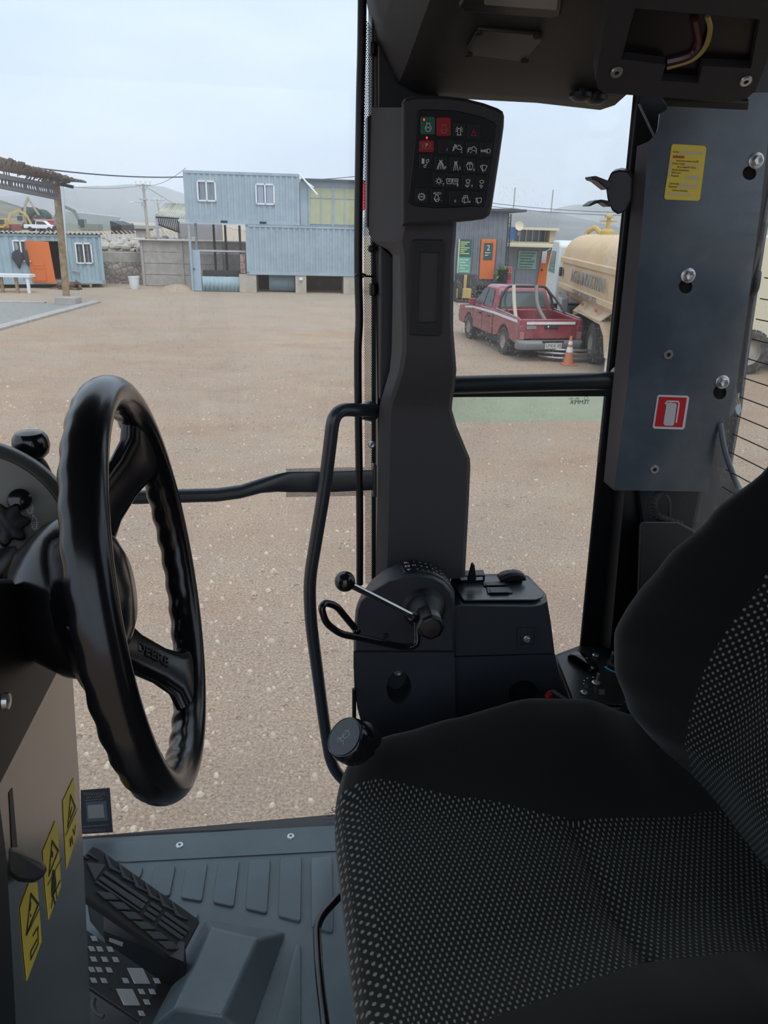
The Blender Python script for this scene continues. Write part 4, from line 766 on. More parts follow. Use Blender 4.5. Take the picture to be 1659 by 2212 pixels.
m = MB(); m.lathe([(.22, 0), (.22, .12), (.1, .2), (.06, .2), (.06, .5), (.14, .5), (.14, .56), (.02, .6)], T(6.2, 3.22, 1.0), seg=12); m.bar(T(6.2, 3.62, .75), T(6.2, 3.62, 1.25), .05, .05); m.build('tank_valve', YEL, wt)
m = MB(); m.tube(round_path([T(7.6, 3.0, .7), T(7.7, 3.3, .7), T(7.4, 3.45, .9), T(7.2, 3.2, 1.1)], .1), .08, 8); m.build('filler_pipe', YEL, wt)
m = MB(); m.box(T(7.0, .95, .05), (.3, .12, .35), (TD, FT.n, ZL)); m.build('tool_box', GALV, wt, bevel=.03)
# cream truck further right, seen through the rear glass
ct = thing('cargo_truck', 'pale cream truck flank seen through the heated rear glass', 'truck', (10.2, 17, 0)); CQ = Fr(Vector((9.0, 19.2, 0)), (1, .1, 0), ZL); CP = CQ.p
m = MB(); m.box(CP(1.8, 2.1, -2), (2.4, 1.25, 2), (CQ.a, CQ.b, CQ.n)); m.build('cargo_box', CREAM, ct, bevel=.05); m = MB(); m.box(CP(1.8, .8, -2), (2.2, .15, 1.6), (CQ.a, CQ.b, CQ.n)); m.build('chassis', DKST, ct)
for y in (.2, 3.2):
    for cc, n in ((-.1, CQ.n), (-3.8, -CQ.n)): o = CP(y, 0, cc); wheel(lambda a, b, c, o=o, n=n: o+CQ.a*a+ZL*b+n*c, n, 0, 0, .55, .35, ct)
# traffic cone and scrap bumper
cn = thing('traffic_cone', 'orange traffic cone with two white bands beside the pickup rear bumper', 'traffic cone', PZ(1227, 789)); c = PZ(1227, 788)
OC = mat('cone_orange', (.55, .19, .09), .6); m = MB(); m.prism([c+Vector((x, y, 0)) for x, y in rrect(-.19, -.19, .19, .19, .04)], (0, 0, .035)); m.build('cone_base', OC, cn, bevel=.008)
for z0, z1, mm_, nm in ((.035, .34, OC, 'cone_body'), (.34, .47, WHITE, 'reflective_band'), (.47, .54, OC, 'cone_body'), (.54, .63, WHITE, 'reflective_band'), (.63, .75, OC, 'cone_tip')):
    r = lambda z: .145-.115*z/.75; m = MB(); m.lathe([(r(z0), z0), (r(z1), z1)], c, seg=24); m.build(nm, mm_, cn)
m = MB(); rr = PZ(1236, 783)
for dz, w_ in ((.12, .8), (.24, .85), (.34, .78)): m.tube(smooth_path([rr+Vector((-w_*1.1, .25, dz)), rr+Vector((-w_*.5, -.05, dz)), rr+Vector((w_*.4, -.05, dz)), rr+Vector((w_*.85, .12, dz)), rr+Vector((w_*.9, .4, dz))]), .035, 8)
m.build('x', CHROME); o = bpy.data.objects['x']; o.name = 'chrome_bumper_scrap'; tag(o, 'discarded chrome bumper bars lying behind the traffic cone', 'bumper')
m = MB(); m.box(rr+Vector((.45, .28, .08)), (.3, .15, .08)); tag(m.build('red_jerrycan', mat('faded_red', (.45, .06, .07), .5), bevel=.02), 'small red container on the ground by the chrome bars', 'container')
m = MB(); m.box(rr+Vector((.05, .3, .07)), (.35, .18, .07)); tag(m.build('green_crate', GREEN, bevel=.02), 'dull green crate lying under the chrome bumper bars', 'crate')
# =================================================================== THE CAB
VF = lambda v: Fr(W(0, v, 3), UL, ZL)
DUCTM = mat('duct_trim', (.022, .0215, .023), .6, bump=.25, bscale=900, spec=.4)
TRIM = mat('charcoal_trim', (.060, .056, .060), .6, bump=.25, bscale=900, spec=.4); NAVY = mat('navy_moulding', (.032, .036, .047), .42, bump=.2, bscale=900, spec=.45)
STEEL = mat('dark_blue_steel', (.062, .080, .102), .26, spec=.7, col2=(.095, .114, .138), nscale=9, ndetail=7, coat=.3); BLK = mat('satin_black', (.006, .006, .0075), .45); GLOSS = mat('gloss_black', (.008, .008, .010), .14, spec=.6)
RUB = mat('black_rubber', (.012, .012, .013), .7); MATR = mat('rubber_floor', (.076, .100, .115), .42, col2=(.095, .120, .135), nscale=7, bump=.1, bscale=400); ZINC = mat('zinc_bolt', (.55, .56, .56), .3, metal=.8)
CHR = mat('chrome_rod', (.75, .72, .68), .12, metal=1.); INK = mat('white_ink', (.80, .80, .78), .6); INKD = mat('grey_ink', (.30, .30, .29), .6); YLAB = mat('warning_yellow', (.78, .60, .07), .5); INKB = mat('black_ink', (.015, .013, .01), .6)

def glass_mat(name, tint, dust, speck, sscale=70, haze=.03):
    m = bpy.data.materials.new(name); m.use_nodes = True; t = m.node_tree; t.nodes.clear(); N = t.nodes.new; L = t.links.new
    o = N('ShaderNodeOutputMaterial'); tr = N('ShaderNodeBsdfTransparent'); tr.inputs[0].default_value = (*tint, 1)
    gl = N('ShaderNodeBsdfGlossy'); gl.inputs['Roughness'].default_value = .0; gl.inputs[0].default_value = (1, 1, 1, 1)
    fr = N('ShaderNodeFresnel'); fr.inputs[0].default_value = 1.45
    gy = N('ShaderNodeNewGeometry'); fm = N('ShaderNodeMath'); fm.operation = 'MULTIPLY_ADD'; L(gy.outputs['Backfacing'], fm.inputs[0]); fm.inputs[1].default_value = -1; fm.inputs[2].default_value = 1; fq = N('ShaderNodeMath'); fq.operation = 'MULTIPLY'; L(fr.outputs[0], fq.inputs[0]); L(fm.outputs[0], fq.inputs[1])
    m1 = N('ShaderNodeMixShader'); L(fq.outputs[0], m1.inputs[0]); L(tr.outputs[0], m1.inputs[1]); L(gl.outputs[0], m1.inputs[2])
    df = N('ShaderNodeBsdfDiffuse'); df.inputs[0].default_value = (.62, .60, .57, 1); tl = N('ShaderNodeBsdfTranslucent'); tl.inputs[0].default_value = (.62, .60, .57, 1); m2 = N('ShaderNodeMixShader'); L(df.outputs[0], m2.inputs[1]); L(tl.outputs[0], m2.inputs[2])
    tc = N('ShaderNodeTexCoord'); v = N('ShaderNodeTexVoronoi'); v.inputs['Scale'].default_value = sscale*3; mpp = N('ShaderNodeMapping'); mpp.inputs['Scale'].default_value = (1, 1, .55); L(tc.outputs['Object'], mpp.inputs[0]); L(mpp.outputs[0], v.inputs[0])
    r = N('ShaderNodeValToRGB'); r.color_ramp.elements[0].position = .14; r.color_ramp.elements[0].color = (1, 1, 1, 1); r.color_ramp.elements[1].position = .24; r.color_ramp.elements[1].color = (0, 0, 0, 1); L(v.outputs['Distance'], r.inputs[0])
    n = N('ShaderNodeTexNoise'); n.inputs['Scale'].default_value = 5; n.inputs['Detail'].default_value = 6; L(tc.outputs['Object'], n.inputs[0]); r2 = N('ShaderNodeValToRGB'); r2.color_ramp.elements[0].position = .42; r2.color_ramp.elements[1].position = .7; L(n.outputs['Fac'], r2.inputs[0])
    sp = N('ShaderNodeSeparateXYZ'); gm_ = N('ShaderNodeNewGeometry'); L(gm_.outputs['Position'], sp.inputs[0]); zr = N('ShaderNodeMapRange'); zr.inputs[1].default_value = 3.5; zr.inputs[2].default_value = 3.3; zr.inputs[3].default_value = .06; zr.inputs[4].default_value = 1; L(sp.outputs['Z'], zr.inputs[0]); rz = N('ShaderNodeMath'); rz.operation = 'MULTIPLY'; L(r2.outputs[0], rz.inputs[0]); L(zr.outputs[0], rz.inputs[1]); r2 = rz
    a = N('ShaderNodeMath'); a.operation = 'MULTIPLY'; L(r.outputs[0], a.inputs[0]); L(r2.outputs[0], a.inputs[1]); b = N('ShaderNodeMath'); b.operation = 'MULTIPLY_ADD'; L(a.outputs[0], b.inputs[0]); b.inputs[1].default_value = speck
    c = N('ShaderNodeMath'); c.operation = 'MULTIPLY_ADD'; L(r2.outputs[0], c.inputs[0]); c.inputs[1].default_value = dust; c.inputs[2].default_value = haze; L(c.outputs[0], b.inputs[2])
    m3 = N('ShaderNodeMixShader'); L(b.outputs[0], m3.inputs[0]); L(m1.outputs[0], m3.inputs[1]); L(m2.outputs[0], m3.inputs[2]); L(m3.outputs[0], o.inputs[0]); return m
def dots_nodes(t, src, p, rx, ry):
    """staggered oval mask from a 2-D coordinate in metres"""
    N = t.nodes.new; L = t.links.new
    def M(op, a, b=None, c=None):
        q = N('ShaderNodeMath'); q.operation = op
        for i, z in enumerate((a, b, c)):
            if z is None: continue
            if isinstance(z, (int, float)): q.inputs[i].default_value = z
            else: L(z, q.inputs[i])
        return q.outputs[0]
    s = N('ShaderNodeSeparateXYZ'); L(src, s.inputs[0]); y = M('DIVIDE', s.outputs[1], p*.8); row = M('FLOOR', y); x = M('ADD', M('DIVIDE', s.outputs[0], p), M('MULTIPLY', M('MODULO', row, 2.0), .5))
    fx = M('SUBTRACT', M('FRACT', x), .5); fy = M('SUBTRACT', M('FRACT', y), .5)
    d = M('ADD', M('POWER', M('DIVIDE', M('ABSOLUTE', fx), rx), 2.), M('POWER', M('DIVIDE', M('ABSOLUTE', fy), ry), 2.))
    r = N('ShaderNodeMapRange'); r.inputs[1].default_value = .7; r.inputs[2].default_value = 1.2; r.inputs[3].default_value = 1; r.inputs[4].default_value = 0; L(d, r.inputs[0]); return r.outputs[0]
def fabric_mat():
    m = bpy.data.materials.new('dotted_seat_fabric'); m.use_nodes = True; t = m.node_tree; b = t.nodes['Principled BSDF']; uv = t.nodes.new('ShaderNodeUVMap')
    k = dots_nodes(t, uv.outputs[0], .0092, .17, .36); mx = t.nodes.new('ShaderNodeMix'); mx.data_type = 'RGBA'; t.links.new(k, mx.inputs[0]); mx.inputs[6].default_value = (.0085, .0095, .0095, 1); mx.inputs[7].default_value = (.16, .16, .145, 1)
    t.links.new(mx.outputs[2], b.inputs['Base Color']); b.inputs['Roughness'].default_value = .95; b.inputs['Specular IOR Level'].default_value = .15; b.inputs['Sheen Weight'].default_value = .12
    return m
FAB = fabric_mat(); VEL = mat('black_velour', (.0085, .0082, .0080), .95, bump=.12, bscale=2600, spec=.1); VEL.node_tree.nodes['Principled BSDF'].inputs['Sheen Weight'].default_value = .2
def frit_mat():
    m = bpy.data.materials.new('frit_dots'); m.use_nodes = True; t = m.node_tree; t.nodes.clear(); uv = t.nodes.new('ShaderNodeUVMap'); k = dots_nodes(t, uv.outputs[0], .0032, .36, .46)
    a = t.nodes.new('ShaderNodeBsdfTransparent'); d = t.nodes.new('ShaderNodeBsdfDiffuse'); d.inputs[0].default_value = (.01, .01, .01, 1); x = t.nodes.new('ShaderNodeMixShader'); o = t.nodes.new('ShaderNodeOutputMaterial')
    t.links.new(k, x.inputs[0]); t.links.new(a.outputs[0], x.inputs[1]); t.links.new(d.outputs[0], x.inputs[2]); t.links.new(x.outputs[0], o.inputs[0]); return m
FRIT = frit_mat()
def set_uv(o, fn):
    me = o.data; uv = me.uv_layers.new(name='UVMap'); base = world_of(o) if o.parent is None else Matrix()
    for lp in me.loops:
        p = me.vertices[lp.vertex_index].co + (o.location if o.parent is None else Vector()); uv.data[lp.index].uv = fn(p.dot(UL), p.dot(VL), p.z)

def holed(fr, outer, holes, back, cup=.02, c=0):
    """solid plate/prism traced on a frame with real recesses or through holes; outer, holes in px"""
    m = MB(); bm = bmesh.new()
    O = [fr.at(x, y, c) for x, y in outer]; H = [[fr.at(x, y, c) for x, y in h] for h in holes]
    loops = []
    for lp in [O]+H:
        vs = [bm.verts.new(p) for p in lp]; loops.append(vs)
        for i in range(len(vs)): bm.edges.new((vs[i], vs[(i+1) % len(vs)]))
    bmesh.ops.triangle_fill(bm, use_beauty=True, use_dissolve=False, edges=bm.edges[:])
    bm.verts.index_update(); V = [v.co.copy() for v in bm.verts]; F = [[v.index for v in f.verts] for f in bm.faces]; bm.free()
    m.add(V, F); n = len(O); m.add(O+[p-fr.n*back for p in O], [(i, (i+1) % n, n+(i+1) % n, n+i) for i in range(n)]+([tuple(range(n, 2*n))] if (cup < back and cup > .0161) or back < .0 else ([tuple(range(n, 2*n))] if cup < back else [])))
    for h in H:
        k = len(h); m.add(h+[p-fr.n*cup for p in h], [(i, (i+1) % k, k+(i+1) % k, k+i) for i in range(k)]+[tuple(range(k, 2*k))])
    return m
def circ(cx, cy, rx, ry=None, n=20, rot=0):
    ry = ry or rx; c, s = math.cos(rot), math.sin(rot)
    return [(cx+rx*math.cos(a)*c-ry*math.sin(a)*s, cy+rx*math.cos(a)*s+ry*math.sin(a)*c) for a in (2*math.pi*k/n for k in range(n))]
def trace(fr, pts, back, c=0): m = MB(); m.prism([fr.at(x, y, c) for x, y in pts], -fr.n*back); return m
def bolt(fr, x, y, r, parent, hexr=True, name='bolt', washer=True, mm=None, c=0):
    p = fr.at(x, y, c); m = MB()
    if washer: m.lathe([(r*1.25, 0), (r*1.25, r*.18), (r*1.0, r*.3)], p, fr.n, 24)
    m.lathe([(r*.85, r*.2), (r*.85, r*.9), (r*.7, r*1.05), (r*.3, r*1.0), (0, r*.85)], p, fr.n, 6 if hexr else 20); return m.build(name, mm or ZINC, parent, ang=30)
def screw(fr, x, y, r, parent, c=0, mm=None):
    p = fr.at(x, y, c); m = MB(); m.lathe([(r, 0), (r, r*.25), (r*.8, r*.5), (0, r*.6)], p, fr.n, 18); s = m.build('screw', mm or ZINC, parent)
    q = MB(); [q.box(p+fr.n*r*.62, (r*.45, r*.1, r*.05), (fr.a*math.cos(w)+fr.b*math.sin(w), fr.b*math.cos(w)-fr.a*math.sin(w), fr.n)) for w in (.4, 1.97)]; q.build('cross_slot', BLK, s); return s

# ---- shell
def wbox(u0, u1, v0, v1, z0, z1, m=None): m = m or MB(); return m.box(W((u0+u1)/2, (v0+v1)/2, (z0+z1)/2), ((u1-u0)/2, (v1-v0)/2, (z1-z0)/2), (UL, VL, ZL))
FZ = 2.04
struct(wbox(-1.1, 1.0, -.15, 1.44, 1.93, FZ-.012).build('floor', BLK))
struct(wbox(-1.1, .95, -.3, 1.5, 3.852, 3.92).build('ceiling', DUCTM, bevel=.01))
struct(wbox(.82, .95, -.3, .35, 1.95, 3.84).build('wall_rear', TRIM))
struct(wbox(.85, .95, .35, 1.44, 1.95, 2.72).build('wall_rear_lower', TRIM))
struct(wbox(.5, .95, -.3, -.24, 1.95, 3.84).build('wall_left', TRIM))
G1 = glass_mat('door_glass', (.955, .965, .965), .035, .25, 26, .022); G2 = glass_mat('side_glass', (.95, .96, .955), .10, .75, 60, .032)
V0 = 1.42
m = wbox(-1.1, .178, V0, V0+.006, 2.05, 3.84); m.build('window_1', G1); struct(bpy.data.objects['window_1'])
w2 = MB(); w2.box(W(.5, V0+.003, 3.0), (.24, .003, .95), (UL, VL, ZL)); o = w2.build('window_2', G2); struct(o)
wr = MB(); wr.box(W(.885, .85, 3.25), (.003, .54, .56), (UL, VL, ZL)); o = wr.build('window_3', glass_mat('rear_glass', (.93, .94, .93), .05, .4, 50, .04)); struct(o)
# heated glass wires
hw = thing('heater_grid', 'row of thin heating wires across the rear glass', 'heating wires', W(.88, 1.2, 2.7))
for k in range(17): z = 2.93+k*.036; m = MB(); m.bar(W(.879, .5, z), W(.879, 1.272, z), .0012, .0018); m.build('heating_wire', mat('brown_wire', (.06, .04, .02), .7), hw)
# posts
post = thing('door_pillar', 'black steel pillar between the door glass and side window', 'pillar', W(.25, 1.42, 2.0))
P_ = lambda q, v: [PV(x, y, v) for x, y in q]
m = MB(); m.prism(P_([(808, -60), (949, -60), (949, 240), (975, 1260), (822, 1260), (808, 240)], 1.40), VL*.08); m.build('pillar_core', BLK, post, bevel=.006)
m = MB(); m.prism(P_([(804, -60), (812, -60), (812, 1265), (804, 1265)], 1.405), VL*.012); m.build('rubber_seal', RUB, post)
m = MB(); m.prism(P_([(817, 100), (819, 100), (819, 235), (817, 235)], 1.399), VL*.01); m.build('bright_edge', INKD, post)
rp_ = thing('rear_pillar', 'black steel rear corner pillar beside the side window', 'pillar', W(.7, 1.42, 2.0))
m = MB(); m.prism(P_([(1372, -60), (1385, 200), (1500, 200), (1475, 1420), (1252, 1420), (1371, 205)], 1.405), VL*.012); m.build('pillar_core', BLK, rp_, bevel=.006)
m = MB(); a, b, c, d = PV(1342, 1050, 1.37), PV(1308, 1400, 1.37), PV(1400, 1400, 1.39), PV(1425, 1050, 1.39); m.loft([[a, PV(1350, 1050, 1.352), PV(1380, 1050, 1.36), d, d+VL*.03, a+VL*.03], [b, PV(1318, 1400, 1.352), PV(1345, 1400, 1.36), c, c+VL*.03, b+VL*.03]]); m.build('pressed_rib', BLK, rp_)
m = MB(); m.prism(P_([(1378, 205), (1383, 205), (1300, 1000), (1294, 1000)], 1.40), VL*.01); m.build('window_seal', RUB, rp_)
m = MB(); m.prism([W(.85, 1.36, 2.6), W(.85, 1.36, 3.84), W(.80, 1.44, 3.84), W(.80, 1.44, 2.6)], UL*.045); m.build('rear_frame', BLK, rp_)
m = MB(); m.tube([PV(1380, 225, 1.38), PV(1430, 330, 1.38)], .002, 6); tag(m.build('thin_rod', INKD), 'thin pale rod in the dark gap above the rear plate', 'rod')
# door glass bottom sill with dark edge
FD_ = Fr(W(0, 1.2, FZ), UL, VL)
# ---- ceiling duct
duct = thing('overhead_duct', 'charcoal moulded overhead duct above the side window', 'duct', W(.5, 1.2, 3.6))
def dring(u, k, e=0): return [W(u, 1.43, 3.605+k*.12), W(u, 1.37, 3.605+k*.12), W(u, 1.30, 3.622+k*.12), W(u, 1.0-k*.1, 3.715+k*.06), W(u, .6, 3.80), W(u, .55, 3.849), W(u, 1.43, 3.849)]
m = MB(); m.loft([dring(.165, 1.4), dring(.19, .62), dring(.225, .12), dring(.26, 0), dring(.48, 0), dring(.55, -.03), dring(.60, -.05), dring(.63, .3), dring(.66, .8), dring(.95, .8)]); m.build('duct_body', DUCTM, duct, ang=28)
FU = Fr(W(.4, 1.30, 3.622), UL, W(0, 1.0, 3.715)-W(0, 1.30, 3.622))
pc = trace(FU, [(1035, 64), (1170, 76), (1172, 88), (1134, 130), (1120, 133), (1008, 119), (1008, 108)], .006, .006).build('access_cover', mat('cover_grey', (.030, .030, .032), .5), duct, bevel=.002)
for x, y in ((1034, 70), (1161, 78), (1012, 118), (1134, 131)): screw(FU, x, y, .006, pc, .006, RUB)
dl_ = trace(FU, [(1020, -40), (1225, -40), (1212, 36), (1195, 42), (1000, 28), (990, 15)], .01, .008).build('lamp_surround', BLK, duct, bevel=.004)
trace(FU, [(1045, -40), (1212, -40), (1204, 24), (1046, 12)], .008, .014).build('lamp_lens', mat('lamp_lens', (.16, .155, .15), .35), dl_, bevel=.002)
for x, y in ((1256, 192), (1288, 198)):
    p = FU.at(x, y, 0); m = MB(); m.lathe([(.004, -.02), (.006, .004), (.019, .006), (.019, .012), (.012, .018), (0, .02)], p, -ZL, 20); m.build('push_clip', BLK, duct)
# speaker bracket with cut-out
FSB = Fr(W(.6, 1.14, 3.57), UL*.995+VL*-.05, ZL*.60-VL*.80)
sb = thing('speaker_bracket', 'dark overhead bracket with empty radio cut-out at the upper right', 'bracket', FSB.at(1450, 100))
ho = [(1372, 18), (1642, 42), (1622, 148), (1518, 142), (1508, 180), (1428, 174), (1438, 140), (1342, 128)]
m = holed(FSB, [(1330, -90), (1305, 60), (1290, 150), (1287, 175), (1292, 192), (1306, 201), (1450, 212), (1580, 220), (1612, 214), (1632, 196), (1650, 150), (1668, 90), (1700, -90)], [ho], .03, .016); bb = m.build('bracket_plate', mat('bracket_trim', (.022, .022, .026), .6, bump=.2, bscale=900), sb, ang=50)
trace(FSB, [(x+(1490-x)*.01, y) for x, y in ho], .0015, -.0135).build('cut_out_back', mat('maroon_recess_shade', (.006, .003, .004), .35), sb)  # near-black sheet just inside the cut-out, its colour standing in for shade
m = MB(); m.tube(smooth_path([FSB.at(1528, 35, -.009), FSB.at(1534, 62, -.008), FSB.at(1524, 100, -.008), FSB.at(1496, 128, -.009), FSB.at(1440, 146, -.010)]), .0035, 8); m.build('yellow_wire_loop', mat('amber_plastic', (.32, .26, .08), .25), sb)
m = MB(); m.tube(smooth_path([FSB.at(1500, 40, -.012), FSB.at(1508, 90, -.012), FSB.at(1490, 120, -.012), FSB.at(1440, 135, -.012)]), .006, 8); m.build('dark_lens_edge', mat('wine_plastic', (.05, .015, .015), .15), sb)
for x, y in ((1332, 155), (1611, 174)): p = FSB.at(x, y); m = MB(); m.lathe([(.0035, .001), (.0035, .003), (.0075, .003), (.0085, .0005)], p, FSB.n, 20, cap=False); m.build('rivet_nut', ZINC, sb)
trace(FSB, [(1430, 214), (1620, 222), (1618, 240), (1440, 232)], .01, -.04).build('lower_clip', BLK, sb, bevel=.003)

# ---- rear plate
a = Vector((math.cos(math.radians(1)), math.sin(math.radians(1)), 0)); FR_ = Fr(W(.66, 1.33, 3.3), a, ZL)
rpn = thing('extinguisher_mount_plate', 'dark steel mounting plate with three bolts and two decals on the rear pillar', 'panel', FR_.at(1480, 1060))
outl = [(1442, 236), (1425, 246), (1422, 275), (1416, 292), (1401, 306), (1381, 560), (1353, 850), (1326, 1059), (1530, 1062), (1550, 930), (1560, 910), (1582, 896), (1596, 865), (1590, 835), (1612, 690), (1640, 470), (1668, 230), (1668, 200), (1445, 200)]
hl = [circ(1619, 374, 15, 15), circ(1481, 619, 15, 15), circ(1555, 848, 14.5, 15)]
holed(FR_, outl, hl, .004, .03).build('plate', STEEL, rpn, ang=40)
m = MB(); n_ = [(1401, 306), (1381, 560), (1353, 850), (1326, 1059)]; f_ = [(1376, 316), (1348, 600), (1322, 850), (1304, 1040)]
m.loft([[FR_.at(*p), FR_.at(*q, -.022), FR_.at(*q, -.026), FR_.at(*p, -.004)] for p, q in zip(n_, f_)]); m.build('bent_flange', mat('flange_lit_steel', (.16, .15, .16), .34, metal=.6), rpn, ang=25)  # same plate bent back; the light it reflects is put into brighter steel
for h_ in hl: m = MB(); m.prism([FR_.at(x, y, -.0035) for x, y in h_], -FR_.n*.001); m.build('keyhole_shade_disc', mat('deep_black', (.002, .002, .002), .9), rpn)  # black discs set in the holes stand in for their shade
for x, y in ((1633, 347), (1486, 595), (1560, 825)): bolt(FR_, x, y, .0105, rpn)
for x, y in ((1444, 766), (1414, 1014)): m = MB(); m.lathe([(.004, 0), (.004, .002), (.0082, .002), (.009, 0)], FR_.at(x, y), FR_.n, 24, cap=False); m.build('rivet_nut', ZINC, rpn); m = MB(); m.lathe([(.0038, .0002), (0, .0003)], FR_.at(x, y), FR_.n, 16); m.build('rivet_hole', BLK, rpn)
ys = trace(FR_, [(1451, 314), (1455, 311), (1522, 315), (1526, 320), (1512, 430), (1508, 434), (1438, 431), (1435, 426)], .0008, .0012); ys = ys.build('decal', YLAB, None, smooth=False); tag(ys, 'yellow instruction sticker with white strips on the steel plate', 'sticker')
FY = Fr(FR_.at(1437, 428, .0012), FR_.at(1510, 432, .0012)-FR_.at(1437, 428, .0012), FR_.at(1452, 313, .0012)-FR_.at(1437, 428, .0012))
sx_ = (FR_.at(1510, 432)-FR_.at(1437, 428)).length; sy_ = (FR_.at(1452, 313)-FR_.at(1437, 428)).length; sk = (FR_.at(1452, 313, .0012)-FR_.at(1437, 428, .0012)).dot(FY.a)/sy_
def yl(u0, v0, u1, v1, mm, nm): m = MB(); m.prism([FY.p(u*sx_+v*sy_*sk, v*sy_, .0002) for u, v in ((u0, v0), (u1, v0), (u1, v1), (u0, v1))], FY.n*.0003); m.build(nm, mm, ys, smooth=False)
STRIP = mat('cream_strip', (.62, .52, .36), .7)
for q in ((.22, .85, .9, .9), (.42, .61, .9, .65), (.5, .42, .9, .46), (.52, .37, .92, .41), (.36, .26, .9, .3), (.3, .21, .88, .25), (.06, .07, .72, .115)): yl(*q, STRIP, 'blank_strip')
yl(.06, .76, .4, .81, mat('orange_strip', (.6, .16, .05), .6), 'heading_strip')
for s_, u_, v_ in (('Fecha:', .13, .875), ('CUIDADO', .22, .785), ('Mantenimiento preventivo cada 250h', .5, .715), ('Aceite motor', .26, .66), ('Filtro de combustible 10 micras', .5, .60), ('Aceite transmision', .34, .545), ('Filtro aire', .22, .49), ('Proximo', .2, .43), ('Lubricante', .2, .285), ('Repuesto', .18, .225), ('Revision y mantenimiento', .4, .16)):
    text(s_, FY, u_*sx_+v_*sy_*sk, v_*sy_, .0042 if len(s_) > 20 else .005, mat('brown_ink', (.18, .07, .02), .7), ys, c=.0006, ext=.0001, sx=.62 if len(s_) > 20 else .8)
for v_ in (.70, .64, .585, .53, .475, .42): m = MB(); m.lathe([(.0022, 0), (.0022, .0003)], FY.p(.04*sx_+v_*sy_*sk, v_*sy_, .0002), FY.n, 12); m.build('bullet_dot', STRIP, ys)
es = trace(FR_, [(1420, 856), (1424, 853), (1485, 855), (1489, 859), (1479, 924), (1475, 928), (1413, 926), (1410, 922)], .0008, .0012).build('sign', mat('sign_white', (.62, .62, .64), .5), None, smooth=False); es.name = 'extinguisher_sign'; tag(es, 'red square sign with white fire extinguisher symbol on the steel plate', 'sign')
trace(FR_, [(1424, 857), (1484, 859), (1474, 923), (1414, 921)], .0004, .0017).build('red_field', mat('sign_red', (.50, .008, .02), .45), es, smooth=False)
m = trace(FR_, [(1440, 872), (1444, 870), (1459, 871), (1462, 874), (1456, 917), (1452, 920), (1436, 919), (1433, 915)], .0004, .0022); m.build('extinguisher_symbol', mat('sign_grey', (.5, .5, .53), .5), es, smooth=False)
m = MB(); stroke(m, FR_, [FR_.loc(x, y) for x, y in ((1437, 871), (1441, 866), (1464, 867), (1466, 872), (1460, 911))], .0028, .0018, .0005); stroke(m, FR_, [FR_.loc(x, y) for x, y in ((1448, 866), (1448, 871))], .002, .0018, .0005); m.build('hose_symbol', mat('sign_white', (.6, .6, .6), .5), es)
# strut, cables and box below the plate
m = MB(); m.tube(smooth_path([PV(1556, 915, 1.30), PV(1563, 960, 1.28), PV(1576, 1005, 1.26), PV(1600, 1060, 1.24), PV(1640, 1110, 1.22)]), .0052, 10); tag(m.build('curved_conduit', mat('blue_grey_conduit', (.10, .115, .14), .45)), 'curved blue grey conduit descending from the plate to behind the seat', 'conduit')
m = trace(VF(1.35), [(1520, 1000), (1552, 930), (1600, 1080), (1640, 1200), (1400, 1200), (1380, 1050)], .02).build('backing_panel', mat('dark_backing', (.014, .014, .018), .6)); tag(m, 'dark inner panel behind the plate and above the black box', 'panel')
bx = thing('storage_box', 'black rounded storage box between rear pillar and seat back', 'box', PV(1430, 1400, 1.25))
m = MB(); F0, F1 = VF(1.27), VF(1.39); m.loft([[F.at(x, y) for x, y in ((1384+d, 1132), (1390+d, 1126), (1465, 1127), (1500, 1145), (1520, 1200), (1520, 1420), (1374, 1420))] for F, d in ((F0, 0), (F1, -6))]); m.build('box_body', mat('black_box_plastic', (.016, .017, .019), .5), bx, bevel=.004)
hs = thing('ribbed_hose', 'black ribbed hose looping under the steel plate', 'hose', PV(1430, 1120, 1.3)); pth = smooth_path([PV(1425, 1066, 1.33), PV(1413, 1082, 1.31), PV(1413, 1105, 1.30), PV(1430, 1120, 1.29), PV(1470, 1132, 1.29)], 8)
m = MB(); m.tube(pth, .008, 12, rs=[.008+.0015*(k % 2) for k in range(len(pth))]); m.build('hose_body', RUB, hs, ang=20)
m = MB(); m.tube(smooth_path([PV(1440, 1070, 1.31), PV(1446, 1085, 1.3), PV(1446, 1120, 1.29)]), .003, 8); m.build('thin_cable', BLK, hs)
m = MB(); m.tube(smooth_path([PV(1638, 590, 1.33), PV(1636, 605, 1.31), PV(1632, 625, 1.31), PV(1626, 636, 1.34)]), .006, 10); tag(m.build('ribbed_cable', RUB), 'short black ribbed cable looping past the right edge of the plate', 'cable')
cq = thing('wire_connector', 'pale connector with orange and green wires at the plate edge', 'connector', PV(1595, 890, 1.30)); m = MB(); m.prism(P_([(1587, 880), (1592, 868), (1600, 872), (1602, 888), (1596, 898), (1590, 892)], 1.30), VL*.008); m.build('connector_body', mat('pale_blue_plastic', (.35, .42, .5), .5), cq, bevel=.001)
for x0, mm_, nm in ((1588, mat('orange_wire', (.7, .16, .03), .5), 'orange_wire'), (1594, mat('olive_wire', (.3, .32, .1), .5), 'olive_wire')): m = MB(); m.tube(smooth_path([PV(x0+4, 872, 1.30), PV(x0+1, 862, 1.3), PV(x0+2, 850, 1.325)]), .0013, 6); m.build(nm, mm_, cq)

